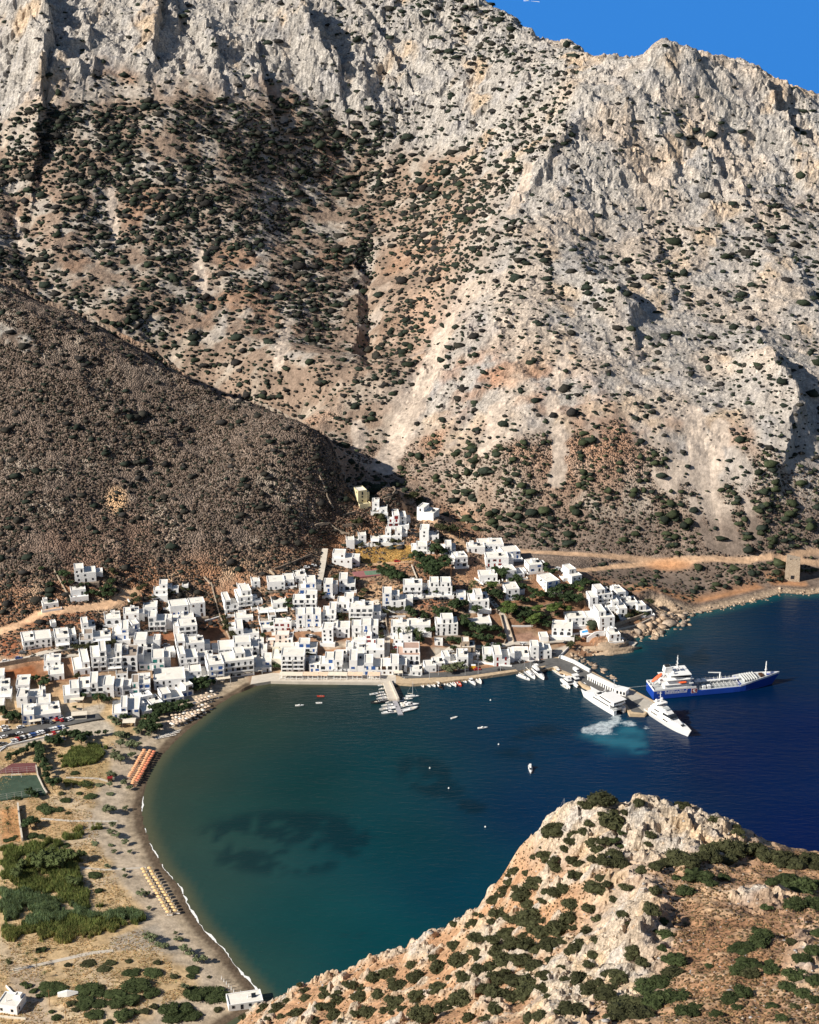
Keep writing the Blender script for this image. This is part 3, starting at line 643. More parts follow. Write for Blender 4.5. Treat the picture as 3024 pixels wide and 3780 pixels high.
def dens(u, v, x, y, z):
    a = fbm(x/55, y/70, 4, 401); b_ = fbm(x/16, y/20, 3, 405)
    q = _zq(x, y, u, v); cliff, right, lowr, spur = q
    d = np.interp(v, [0, 330, 430, 900, 1150, 1400, 1700, 2100], [.13, .2, .85, .72, .48, .38, .34, .3])
    d = d*(1-cliff*.80)*(1-right*.62)
    d = d+.40*np.exp(-((u-np.interp(v, [100, 300, 600, 900], [1650, 2150, 1950, 1700]))/np.interp(v, [100, 900], [330, 130]))**2)*(v < 1000)*(right < .95)
    d = np.where(lowr > .5, .25, d); d = np.where(spur, .16, d)
    return np.clip(d*(1+1.0*a+.5*b_), 0, .98)
def _zq(x, y, u, v):
    z = zones(x, y, u, v); return z[3], z[4], z[5], z[7]
def in_scree(x, y):
    k = np.zeros(x.shape, bool)
    for pts, W in SCREEW:
        d, _ = line_d(x, y, pts); k |= d < W*.36
    return k
SCREEW = [([hit_f(*map(float, q.split(',')), tps) for q in s.split()], W) for s, W in SCREE]
def pix_samples(n, u0, u1, v0, v1):
    u = rng.uniform(u0, u1, n); v = rng.uniform(v0, v1, n)
    x, y, z, ok = T.hit(u, v, 900, 2150, 6.0); k = ok & (z > 2)
    return u[k], v[k], x[k], y[k], z[k]
u, v, x, y, z = pix_samples(110000, -420, 3440, -60, 2330)
D = dens(u, v, x, y, z); ch = _zq(x, y, u, v); low = (ch[2] > .5) & ~ch[3]
wpx = np.where(low, 17, np.where(ch[3], 12, 12))*rng.lognormal(0, .5, len(u)); wpx = np.minimum(wpx, 46)
rad = wpx*.5/FPX*np.hypot(y, CAMH-z)*1.05
area = 13.5*8*1.35
p_acc = D*9.2e6/area/110000*1.75
keep = (rng.random(len(u)) < p_acc*np.where(low, .6, 1)) & ~nofield(u, v)
keep &= ~in_scree(x, y) | (rng.random(len(u)) < .12)
rd = np.full(len(u), 99.0)
for s, W in ROADS:
    d, _ = line_d(x, y, [hit_f(*map(float, q.split(',')), tps) for q in s.split()]); rd = np.minimum(rd, d-W)
keep &= rd > rad*.7
keep &= ~((bare(u, v) > .3))
sdp = poly_sd(x, y, land_poly); keep &= sdp > 14
ci = np.where(ch[3], rng.choice([0, 2, 4], len(u)), np.where(low, rng.choice([1, 3, 3, 0], len(u)), rng.choice([0, 1, 2, 4, 0], len(u))))
k = keep
print('bushes', k.sum())
scatter('scrub_bushes', np.stack([x[k], y[k], z[k]+rad[k]*.12], 1), rad[k], rad[k]*rng.uniform(.45, .8, k.sum()), GREENS[ci[k]]*rng.uniform(.8, 1.35, (k.sum(), 1)), M_SCRUB, 1, .75, 'dark green maquis bushes scattered over the grey mountainside', 'bushes')
# low phrygana cushions on the spur, the foot slope and between the houses
u, v, x, y, z = pix_samples(70000, -420, 3440, 1000, 2420)
ch = _zq(x, y, u, v); sp = ch[3] & (z > 12); lo = (ch[2] > .4) & ~ch[3]; sdp = poly_sd(x, y, land_poly)
n_a = fbm(x/25, y/25, 3, 411)
k = (sp & (n_a > -.35)) | (lo & (rng.random(len(u)) < .6) & ~nofield(u, v)); k &= sdp > 12
k &= ~in_scree(x, y)
rd = np.full(len(u), 99.0)
for s, W in ROADS:
    d, _ = line_d(x, y, [hit_f(*map(float, q.split(',')), tps) for q in s.split()]); rd = np.minimum(rd, d-W)
k &= (rd > .6) & (bare(u, v) < .3)
for pts, A, W in RGW[-7:-2]:
    d, _ = line_d(x, y, pts); k &= (d > W*.6) | (rng.random(len(u)) < .15)
k &= np.exp(-(((u-430)/40)**2+((v-1845)/50)**2)**2) < .4
rad = rng.uniform(.5, 1.15, len(u))
BR = np.array([(.115, .082, .064), (.085, .064, .050), (.15, .108, .08), (.060, .056, .040)])
print('cushions', k.sum())
scatter('brushwood', np.stack([x[k], y[k], z[k]+.1], 1), rad[k], rad[k]*.75, BR[rng.integers(0, 4, k.sum())], M_SCRUB, 1, .35, 'brown cushion scrub covering the lower hill slopes', 'brushwood')

# ------------------------------------------------------------------ leafy plants: shared meshes
def leafy(seed, rx, rz, nleaf, leaf, lobes=5, core=3, base=.15, spread_=.55):
    r = random.Random(seed); mb = MB(); cs = []
    for i in range(lobes):
        a = i/lobes*6.28+r.uniform(-.5, .5); d = 0 if i == 0 else spread_*rx*r.uniform(.6, 1.1)
        cs.append((math.cos(a)*d, math.sin(a)*d, rz*(base+r.uniform(.35, .62) if i else .62), rx*r.uniform(.42, .62), rz*r.uniform(.32, .48)))
    for j, (cx, cy, cz, sr, sh) in enumerate(cs):
        v, f = lumpy(core-1, seed*7+j, .5); v = v*np.array([sr, sr, sh])*.9+np.array([cx, cy, cz]); mb.add(v.tolist(), f.tolist())
        for k in range(nleaf//lobes):
            t = r.uniform(-.35, 1); p = r.uniform(0, 6.28); q = math.sqrt(max(0, 1-t*t)); e = r.uniform(.86, 1.16)
            c = Vector((cx+sr*q*math.cos(p)*e, cy+sr*q*math.sin(p)*e, cz+sh*t*e)); s = leaf*r.uniform(.6, 1.4)
            a = Vector((r.gauss(0, 1), r.gauss(0, 1), r.gauss(0, .7))).normalized(); b2 = a.orthogonal().normalized()
            mb.add([c-a*s, c-b2*s*.6, c+a*s, c+b2*s*.6], [(0, 1, 2, 3)])
    return mb
M_JUN = leafmat('juniper_leaves', False, (.042, .044, .020), 2.2, .6, 1.5)
M_GRN = leafmat('mastic_leaves', False, (.036, .048, .018), 2.2, .6, 1.5)
M_OLV = leafmat('tamarisk_leaves', False, (.10, .115, .060), 1.2, .65, 1.4)
M_PINE = leafmat('pine_needles', False, (.030, .046, .019), 1.0, .6, 1.6)
M_PINE2 = leafmat('bright_pine_needles', False, (.060, .085, .022), 1.0, .6, 1.5)
M_BARK = simple('bark', (.14, .10, .07), .9, .1, .3, 2)
M_PALM = leafmat('palm_leaves', False, (.06, .075, .03), 1.5)
SHR = [leafy(s, 1, .85, 700, .075, 6) for s in range(5)]
SHM = {('j', i): s.mesh('shrub', M_JUN) for i, s in enumerate(SHR)}; SHM.update({('g', i): s.mesh('shrub', M_GRN) for i, s in enumerate(SHR)}); SHM.update({('o', i): s.mesh('shrub', M_OLV) for i, s in enumerate(SHR)})
def shrub(pos, r_, kind, label, group, i=None, hz=1.0):
    i = random.randrange(5) if i is None else i
    o = link('shrub', SHM[(kind, i)], None, pos); o.rotation_euler = (0, 0, random.uniform(0, 6.28)); o.scale = (r_*random.uniform(.85, 1.2), r_, r_*hz*random.uniform(.8, 1.1))
    return tag(o, label, 'shrub', group)
# headland shrubs: zoom tile origin (1800,2850) scale 1.409 : x, y(foot), width, kind
HS = """520,200,90,j 590,185,100,j 640,175,80,j 785,185,60,j 715,225,60,j 660,215,40,j 1015,200,70,j 590,230,40,j 350,340,110,j 310,345,50,j 530,290,60,j 450,345,70,j 500,335,70,j 640,310,110,j 690,290,50,j
600,380,80,j 660,370,60,g 700,330,50,g 550,395,70,j 430,380,50,j 300,465,90,j 350,470,50,j 240,455,40,j 150,540,60,j 110,550,40,j 200,540,40,j 275,400,20,j 360,520,60,j 440,480,70,j 480,500,60,j 570,430,70,j 680,400,50,g 660,460,80,j 610,490,90,j 690,510,110,j 550,480,80,j
850,345,50,j 840,390,40,j 1300,330,60,j 1290,300,40,j 1180,265,50,j 1330,345,20,j 1000,490,110,j 940,500,80,j 1060,510,110,j 880,520,70,j 800,535,70,j 1150,450,90,j 1200,430,110,j 1270,440,110,j 1340,430,90,j 1400,440,100,j 1440,460,80,j 1110,470,80,j 1190,480,90,j
1250,490,90,j 1500,470,90,j 1560,480,90,j 1620,490,90,j 1680,500,100,j 1520,500,60,j 1600,510,80,j 1700,520,80,j 1090,580,130,g 980,570,60,g 1160,600,60,g 1230,565,60,g 1025,650,90,g 1560,600,130,g 1480,590,60,g 1640,640,110,g 1600,720,120,g 1700,720,110,g 1450,720,60,g 1720,600,60,g
870,640,60,j 720,620,60,j 660,680,50,j 700,760,60,j 850,750,100,j 910,800,50,g 870,835,30,g 930,870,90,g 910,930,50,g 830,690,30,j 1360,1040,120,g 1330,960,130,g 1410,920,120,g 1310,1060,90,g 1440,880,90,g 1400,840,60,g 1480,1060,100,g 1470,1010,60,g 1370,1080,80,j
600,580,80,j 560,640,90,j 620,600,50,j 530,740,70,j 450,560,60,j 400,640,60,j 350,650,80,j 300,640,60,j 240,620,100,j 270,580,60,j 180,680,100,j 220,720,70,j 150,620,40,j 90,640,80,j 40,690,70,j 60,770,100,j 110,780,50,j 20,800,60,j 180,800,90,j 30,890,60,j 230,800,110,j
430,720,90,j 420,790,90,j 360,850,100,j 290,870,90,j 240,850,90,j 100,870,80,j 130,930,100,j 60,950,70,j 20,960,50,j 380,900,70,j 320,930,90,j 200,930,90,j 260,960,90,j 170,1010,110,j 90,1020,110,j 20,1040,70,j 240,1040,90,j 60,1110,110,j 140,1120,110,j 230,1130,120,j 290,1080,80,j 210,1190,110,j 120,1190,100,j 40,1180,90,j 290,1150,60,j 40,1260,80,j 470,940,100,j 430,960,60,j 510,860,70,j
380,1040,60,j 400,1090,40,j 480,1120,90,j 540,1160,100,j 610,1190,90,j 680,1100,100,j 650,1060,50,j 740,980,60,j 800,1010,60,j 760,950,60,j 830,1150,130,g 900,1120,110,g 960,1080,90,j 860,1220,110,g 980,1010,90,g 930,990,50,g 1000,1000,60,g 980,1210,130,g 1040,1290,120,g 1080,1250,60,g 740,1270,150,j 690,1300,120,j 800,1300,110,j 640,1300,60,j
440,1280,110,j 400,1240,60,j 480,1250,60,j 280,1300,90,j 220,1310,60,j 1150,1020,40,g 1190,1280,60,g 1270,1200,80,g 1330,1170,80,g 1300,1240,50,g 1480,1240,70,g 1560,1150,90,g 1640,1180,70,g 1600,1090,90,g 1700,1110,80,g 1530,1300,60,g 1640,1000,80,g 1690,950,80,g 1580,900,50,j 1700,1200,60,g 1720,860,70,g 1600,1240,50,j"""
def zone_label(u, v):
    if v < 3010+0*u: return ('dark juniper bush on the summit rocks of the headland', 'junipers on the headland summit')
    if v < 3230 and u > 2400: return ('dark juniper below the bare summit rocks', 'junipers in the belt below the summit rocks')
    if u > 2490: return ('bright green bush on the brown slope', 'mastic bushes on the brown slope at right')
    if u > 2180: return ('dark bush among pale limestone outcrops', 'bushes among the limestone outcrops')
    if v < 3330: return ('dark juniper on the headland left shoulder', 'junipers on the left shoulder')
    return ('dark olive bush on the headland left slope', 'bushes on the left slope of the headland')
SHS = []
for t in HS.split():
    a, b_, w_, kd = t.split(','); SHS.append((1800+float(a)/1.409, 2850+(float(b_)-float(w_)*.18)/1.409, float(w_)/1.409, kd))
for t in "900,3760,26 960,3735,26 1010,3740,40 1060,3700,30 1100,3745,50 1130,3690,34 1180,3720,46 1200,3660,34 1250,3700,50 1290,3640,44 1330,3690,50 1240,3755,56 1160,3770,40 1380,3620,44 1400,3680,56 1360,3750,60 1440,3600,40 1470,3650,60 1460,3720,66 1520,3570,44 1540,3620,60 1540,3690,60 1560,3760,70 1600,3540,44 1620,3590,60 1620,3660,60 1640,3730,70 1680,3500,44 1700,3560,66 1720,3620,60 1700,3700,70 1760,3470,50 1760,3530,60 1770,3590,60 1780,3660,60 1730,3765,60".split(' '):
    a, b_, w_ = map(float, t.split(',')); SHS.append((a, b_, w_, 'j'))
us = np.array([s[0] for s in SHS]); vs = np.array([s[1] for s in SHS]); hxx, hyy, hzz, hok = HG(us, vs)
rs_ = random.Random(8)
for i, (a, b_, w_, kd) in enumerate(SHS):
    if not hok[i]: continue
    d = math.hypot(hyy[i], CAMH-hzz[i]); r_ = w_*.5/FPX*d*rs_.uniform(1.0, 1.45)
    lab, grp = zone_label(a, b_)
    shrub((hxx[i], hyy[i], hzz[i]-.12*r_), r_, kd, lab, grp, hz=.9 if kd == 'j' else .75)
n_ = 0; rs = random.Random(4)
while n_ < 80:
    a = rs.uniform(900, 2330); b_ = rs.uniform(3080, 3770)
    X_, Y_, Z_, ok_ = HG([a], [b_])
    if not ok_[0] or (a > 2150 and b_ < 3400): continue
    w_ = rs.uniform(14, 40); r_ = w_*.5/FPX*math.hypot(Y_[0], CAMH-Z_[0])*1.42; lab, grp = zone_label(a, b_); shrub((X_[0], Y_[0], Z_[0]-.12*r_), r_, 'j', lab, grp, hz=.85); n_ += 1
# small tufts and stones on the headland
n = 42000; u = rng.uniform(800, 3300, n); v = rng.uniform(2940, 3820, n); x, y, z, ok = HG(u, v)
hr = TH  # rock mask lookup
RK = Terrain(hx, hy, hrock).z(x, y)
k = ok & (RK < .45) & (rng.random(n) < np.where((u > 2450) & (v > 3200), .75, .35))
scatter('dry_tufts', np.stack([x[k], y[k], z[k]], 1), rng.uniform(.10, .30, k.sum()), rng.uniform(.1, .24, k.sum()), np.array([(.16, .095, .05), (.11, .07, .04), (.085, .07, .035), (.22, .14, .07)])[rng.integers(0, 4, k.sum())], M_SCRUB, 1, .4, 'small dry cushion tufts covering the brown headland slope', 'tufts')
n = 5000; u = rng.uniform(800, 3300, n); v = rng.uniform(2940, 3820, n); x, y, z, ok = HG(u, v); k = ok & (rng.random(n) < .5)
M_STONE = leafmat('loose_limestone', True, s=1.5)
scatter('loose_stones', np.stack([x[k], y[k], z[k]-.02], 1), rng.lognormal(-1.9, .5, k.sum()), rng.lognormal(-2.2, .5, k.sum()), np.array([(.40, .32, .25), (.36, .34, .32), (.42, .30, .20)])[rng.integers(0, 3, k.sum())], M_STONE, 1, .7, 'pale loose stones strewn over the headland', 'stones')
# ------------------------------------------------------------------ houses
def white(name, col, dirt=.06):
    m, N, L, b = newmat(name)
    rg = N.new('ShaderNodeRGB'); rg.outputs[0].default_value = (*col, 1)
    n = noise_node(N, L, .35, 5, .65); c = ramp_mul(N, L, rg.outputs[0], n.outputs['Fac'], 1-dirt*1.6, 1+dirt*.4)
    oi = N.new('ShaderNodeObjectInfo'); c = ramp_mul(N, L, c, oi.outputs['Random'], .93, 1.0, 0, 1)
    L.new(c, b.inputs['Base Color']); b.inputs['Roughness'].default_value = .85; b.inputs['Specular IOR Level'].default_value = .15
    return m
M_WALL = white('whitewash', (.88, .87, .85)); M_ROOF = white('roof_screed', (.82, .78, .70), .09); M_ROOFR = white('red_roof_screed', (.50, .34, .27), .12); M_ROOFB = white('brown_roof_screed', (.38, .31, .25), .15)
M_YEL = white('yellow_render', (.74, .64, .40)); M_PINK = white('pale_pink_render', (.74, .62, .54)); M_CREAM = white('cream_render', (.76, .70, .58))
M_DARK = simple('dark_glass', (.018, .022, .028), .15, .5); M_BLUE = simple('blue_shutters', (.035, .10, .30), .5); M_TEAL = simple('teal_shutters', (.03, .20, .18), .5); M_RED = simple('red_shutters', (.22, .02, .02), .5)
M_BRN = simple('brown_shutters', (.07, .035, .02), .5); M_GREY = simple('grey_shutters', (.10, .11, .12), .5); M_WOOD = simple('wood', (.25, .14, .07), .8, .2, .2, 3)
M_CLOTH = simple('cream_canvas', (.72, .64, .52), .9, .1, .08, .6)
def stonemat(name, c1, c2, s):
    m, N, L, b = newmat(name); vo = noise_node(N, L, s, kind='voro'); cr = N.new('ShaderNodeValToRGB'); cr.color_ramp.elements[0].color = (*c1, 1); cr.color_ramp.elements[1].color = (*c2, 1)
    L.new(vo.outputs['Color'], cr.inputs[0]); L.new(cr.outputs[0], b.inputs['Base Color']); b.inputs['Roughness'].default_value = .9
    bp = N.new('ShaderNodeBump'); bp.inputs['Strength'].default_value = .7; bp.inputs['Distance'].default_value = .15; L.new(vo.outputs['Distance'], bp.inputs['Height']); L.new(bp.outputs[0], b.inputs['Normal']); return m
M_STW = stonemat('dry_stone', (.13, .095, .07), (.30, .235, .175), 2.2); M_STL = stonemat('pale_stone', (.28, .21, .15), (.48, .39, .29), 1.6)
SHUT = {'B': M_BLUE, 'T': M_TEAL, 'R': M_RED, 'N': M_BRN, 'G': M_DARK}
WM = {}
def windowmesh(kind, m):
    k = (kind, m.name)
    if k in WM: return WM[k]
    mb = MB()
    if kind == 'window': mb.box(-.55, -.07, 0, .55, .10, 1.3)
    elif kind == 'door': mb.box(-.55, -.06, 0, .55, .10, 2.25)
    elif kind == 'wide': mb.box(-1.2, -.06, 0, 1.2, .10, 2.2)
    elif kind == 'arch':
        pts = [(-1.1, 0), (1.1, 0), (1.1, 1.3)]+[(1.1*math.cos(a), 1.3+1.0*math.sin(a)) for a in np.linspace(0.2, math.pi-.2, 7)]+[(-1.1, 1.3)]
        n = len(pts); mb.add([(p[0], -.06, p[1]) for p in pts]+[(p[0], .1, p[1]) for p in pts], [tuple(range(n)), tuple(range(2*n-1, n-1, -1))]+[(i, i+n, (i+1) % n+n, (i+1) % n) for i in range(n)])
    elif kind == 'shutter': mb.box(-.24, -.11, -.05, .24, -.02, 1.35)
    WM[k] = mb.mesh(kind, m); return WM[k]
TILE = {'1': (0, 2080, 4.002), '2': (0, 2400, 4.002), '3': (400, 2080, 4.002), '4': (400, 2300, 4.002), '5': (780, 2050, 4.002), '6': (1150, 1760, 3), '7': (1130, 2200, 4.002), '8': (1500, 2100, 4.002), '9': (1850, 2080, 3),
        'z': (700, 1950, 2.156), 'y': (1400, 1750, 2.156), 'b': (0, 3150, 1.725), 'c': (0, 2550, 2.464), 's': (0, 0, 1), 'x': (2000, 1950, 1.6846), 'h': (1800, 2850, 1.409), 'j': (1000, 2400, 2.464), 'k': (1340, 2480, 4.083), 'q': (1540, 2470, 2.722), 'f': (2140, 2530, 4.9), 'g': (2340, 2540, 4.083), 'm': (2360, 2400, 3.769)}
def tp(t, x, y): o = TILE[t]; return o[0]+x/o[2], o[1]+y/o[2]
FLH = 2.9
HOUSES = []
def add_block(wall, roof, x0, y0, x1, y1, zb, h, rmb):
    """a box with a parapet; the roof surface lies inside it"""
    t = .28; ph = .5
    wall.box(x0, y0, zb, x1, y1, h-ph)
    wall.box(x0, y0, h-ph, x1, y0+t, h); wall.box(x0, y1-t, h-ph, x1, y1, h)
    wall.box(x0, y0+t, h-ph, x0+t, y1-t, h); wall.box(x1-t, y0+t, h-ph, x1, y1-t, h)
    rmb.box(x0+t+.01, y0+t+.01, h-ph+.004, x1-t-.01, y1-t-.01, h-ph+.05)
def house(line):
    geo, label = line.split('|'); f = geo.split(); t = f[0]; x0, y0, x1, psi, D, fl = map(float, f[1:7]); op = f[7:]
    u0, v0 = tp(t, x0, y0); u1, _ = tp(t, x1, y0)
    P0 = G(u0, v0, .6); ps = R(psi); c, s = math.cos(ps), math.sin(ps)
    d0 = P0[1]*CP-(P0[2]-CAMH)*SP; k = (u1-CU)/FPX; W = (k*d0-P0[0])/(c-k*s*CP); W = max(3, W)*1.09; D = D*1.15
    rr_ = random.Random(int(u0*7+v0*13)); h = fl*FLH+.35
    ez = empty('house', (P0[0]+W/2*c-D/2*s, P0[1]+W/2*s+D/2*c, P0[2]), ps, label, 'house', 'white houses of the village')
    hx_, hy_ = W/2, D/2; cut = None
    if fl >= 1.75 and W > 7.5 and t != 'z' and not any(o[0] == 'U' for o in op) and not ({'blank', 'arch2', 'stone', 'wy'} & set(op)) and rr_.random() < .7:
        fr = rr_.uniform(.42, .66); cut = (-hx_, -hx_+W*fr) if rr_.random() < .5 else (hx_-W*fr, hx_)
    wall, roof = MB(), MB(); wall.box(-hx_, -hy_, -6, hx_, hy_, .0); 
    if cut: add_block(wall, roof, -hx_, -hy_, hx_, hy_, .0, h-FLH, roof); sbk = rr_.choice([.004, 1.4, 2.4]); add_block(wall, roof, cut[0]+.004, -hy_+sbk, cut[1]-.004, hy_-.004, h-FLH-.45, h, roof)
    else: add_block(wall, roof, -hx_, -hy_, hx_, hy_, .0, h, roof)
    shc = next((SHUT[o] for o in op if o in SHUT), M_GREY if rr_.random() < .5 else M_DARK); dk = M_DARK
    wins = []; nfl = int(round(fl)); nfl = max(1, nfl); fh = (h-.5)/nfl if nfl > 1 else min(h-.5, 3.0)
    nb = max(1, int(W/3.3)); bay = W/nb
    arch = 'arch' in op; bal = 'bal' in op; blank = 'blank' in op
    if not blank:
        for q in range(nfl):
            zf = q*fh
            for i in range(nb):
                xc = -hx_+bay*(i+.5)+rr_.uniform(-.25, .25)
                if arch and (q == 0 or 'arch2' in op): wins.append(('arch', xc, -hy_, zf+.1, 0, dk, False)); continue
                r_ = rr_.random()
                if r_ < .08 and not bal: continue
                if (bal and q > 0) or r_ < .38 or (q == 0 and r_ < .6): wins.append(('wide' if (bal and r_ < .35 and bay > 2.9) else 'door', xc, -hy_, zf+.08, 0, shc if rr_.random() < .6 else dk, False))
                else: wins.append(('window', xc, -hy_, zf+1.0, 0, dk if shc in (M_BLUE, M_RED, M_TEAL) and rr_.random() < .5 else shc, shc in (M_BLUE, M_RED, M_TEAL)))
            ns = max(1, int(D/4.5))
            for i in range(ns):
                if rr_.random() < .55: wins.append(('window', -hx_, -hy_+D*(i+.5)/ns, zf+1.0, -math.pi/2, dk, False))
                if rr_.random() < .55: wins.append(('window', hx_, -hy_+D*(i+.5)/ns, zf+1.0, math.pi/2, dk, False))
    if cut:
        zt_ = h-FLH-.6; W2 = []
        for w_ in wins:
            if w_[3] < zt_-.2: W2.append(w_); continue
            if abs(w_[4]) > 1: continue
            if cut[0]+.7 < w_[1] < cut[1]-.7: W2.append((w_[0], w_[1], -hy_+sbk, max(w_[3], h-FLH-.4)) + w_[4:])
        wins = W2
    top = h
    for o in op:
        if o[0] == 'U' and o != 'U':
            a, b2 = o[1:].split('@')[0].split('-'); sb = float(o.split('@')[1]) if '@' in o else 2.2
            a, b2 = -hx_+W*float(a), -hx_+W*float(b2); a += .003; b2 -= .003
            add_block(wall, roof, a, -hy_+sb, b2, hy_-.4, h-.45, h+2.7, roof)
            n2 = max(1, int((b2-a)/2.8))
            for i in range(n2): wins.append((rr_.choice(['door', 'window', 'door']), a+(b2-a)*(i+.5)/n2, -hy_+sb, h-.38+(.9 if False else .05), 0, shc if rr_.random() < .6 else dk, False))
    # roof clutter: stair heads, tanks
    for q in range(1 if W*D > 70 else 0):
        bx, by = rr_.uniform(-hx_*.6, hx_*.6), rr_.uniform(0, hy_*.6); 
        if not cut and not any(o[0] == 'U' for o in op) and rr_.random() < .6: add_block(wall, roof, bx-1.3, by-1.3, bx+1.3, by+1.3, h-.45, h+1.5, roof)
    wm = M_YEL if 'wy' in op else M_PINK if 'wp' in op else M_CREAM if 'wc' in op else M_STL if 'ws' in op else M_WALL
    rm = M_ROOFR if 'rr' in op else M_ROOFB if 'rb' in op else M_WALL if 'rw' in op else M_ROOF
    wo = wall.build('wall', wm, ez); ro = roof.build('roof', rm, ez)
    for (kd, xc, yc, zc, rz, mm, sh_) in wins:
        o = link(kd if kd in ('window', 'door') else ('door' if kd == 'wide' else 'archway'), windowmesh(kd, mm), ez, (xc, yc, zc), rz)
        if sh_:
            for q_ in (-.8, .8): link('shutter', windowmesh('shutter', shc), o, (q_, 0, 0))
    if bal:
        for q in range(1, nfl-(1 if cut else 0)):
            b_ = MB(); zf = q*fh; dp = 1.35; g_ = .35; x_0 = -hx_+g_; 
            nseg = 1 if rr_.random() < .4 else 2
            for k_ in range(nseg):
                xa = -hx_+.4+k_*(W-.4)/nseg; xb = xa+(W-.4)/nseg-.5
                b_ = MB(); b_.box(xa, -hy_-dp, zf-.14, xb, -hy_-.004, zf); b_.box(xa, -hy_-dp, zf, xb, -hy_-dp+.12, zf+.85); b_.box(xa, -hy_-dp+.12, zf, xa+.12, -hy_-.004, zf+.85); b_.box(xb-.12, -hy_-dp+.12, zf, xb, -hy_-.004, zf+.85)
                for px_ in (xa, xb-.22): 
                    if rr_.random() < .6: b_.box(px_+.004, -hy_-dp+.004, zf-fh+.1, px_+.2, -hy_-dp+.2, zf-.145)
                b_.build('balcony', wm, ez)
    if 'blank' not in op and fl > 1 and t not in 'z' and rr_.random() < .7 and v0 < 2470 and 'stone' not in op:
        te = MB(); q0, q1 = -hx_-rr_.uniform(0, 1.5), hx_+rr_.uniform(0, 1.5); dp = rr_.uniform(2.2, 4.2)
        te.box(q0, -hy_-dp, -6, q1, -hy_-.003, -.02); te.box(q0, -hy_-dp, -.02, q1, -hy_-dp+.2, .85); te.box(q0, -hy_-dp+.2, -.02, q0+.2, -hy_-.003, .85); te.box(q1-.2, -hy_-dp+.2, -.02, q1, -hy_-.003, .85); te.build('terrace', wm, ez)
    if 'blank' not in op and fl > 1.6 and rr_.random() < .6:
        an, ar = MB(), MB(); sd_ = rr_.choice([-1, 1, 1]); aw = rr_.uniform(2.5, 4.5); ah = max(2.6, h-FLH*rr_.choice([1, 1, .5])); xa = hx_+.003 if sd_ > 0 else -hx_-aw-.003
        an.box(xa, -hy_+D*.35, -6, xa+aw, hy_-.3, 0); add_block(an, ar, xa, -hy_+D*.35, xa+aw, hy_-.3, 0, ah, ar); an.build('annex', wm, ez); ar.build('annex_roof', rm, ez)
    if 'stone' in op:
        MB().box(-hx_-1.6, -hy_-2.6, -6.5, hx_+1.6, -hy_-.01, -.1).build('terrace_base', M_STW, ez)
    if 'perg' in op:
        p = MB(); z_ = 2.5; p.box(-hx_+.3, -hy_-3.2, z_, hx_-.3, -hy_-.02, z_+.12)
        for px_ in np.linspace(-hx_+.5, hx_-.5, max(2, int(W/4))): p.box(px_-.1, -hy_-3.1, -2, px_+.1, -hy_-2.9, z_-.004)
        p.build('pergola', M_CLOTH if 'cv' in op else M_WALL, ez)
    if 'awn' in op:
        p = MB(); p.add([(-hx_+.3, -hy_-.02, 2.7), (hx_-.3, -hy_-.02, 2.7), (hx_-.3, -hy_-2.2, 2.15), (-hx_+.3, -hy_-2.2, 2.15), (-hx_+.3, -hy_-.02, 2.64), (hx_-.3, -hy_-.02, 2.64), (hx_-.3, -hy_-2.2, 2.09), (-hx_+.3, -hy_-2.2, 2.09)], [(0, 3, 2, 1), (4, 5, 6, 7), (0, 1, 5, 4), (1, 2, 6, 5), (2, 3, 7, 6), (3, 0, 4, 7)]); p.build('awning', M_CLOTH, ez)
    if rr_.random() < .5 and W > 6 and not cut:
        p = MB(); x_ = rr_.uniform(-hx_*.7, hx_*.3); y_ = rr_.uniform(-hy_*.3, hy_*.2); p.bar((x_, y_, h-.45), (x_, y_, h+.9), .18, 6); p.box(x_-.2, y_-.2, h+.9, x_+.2, y_+.2, h+1.05); p.build('chimney', M_WALL, ez)
    if rr_.random() < .45 and W > 6 and not cut:
        p = MB(); x_ = rr_.uniform(0, hx_*.6); y_ = -hy_*.2; z_ = h-.42; p.add([(x_, y_, z_), (x_+1.9, y_, z_), (x_+1.9, y_+1.1, z_+1.1), (x_, y_+1.1, z_+1.1), (x_, y_+.1, z_-.02), (x_+1.9, y_+.1, z_-.02), (x_+1.9, y_+1.2, z_+1.0), (x_, y_+1.2, z_+1.0)], [(0, 1, 2, 3), (7, 6, 5, 4), (0, 4, 5, 1), (1, 5, 6, 2), (2, 6, 7, 3), (3, 7, 4, 0)]); p.bar((x_, y_+1.15, z_+1.3), (x_+1.9, y_+1.15, z_+1.3), .25, 7); p.build('solar_heater', M_DARK, ez)
    HOUSES.append((ez, W, D, h)); return ez
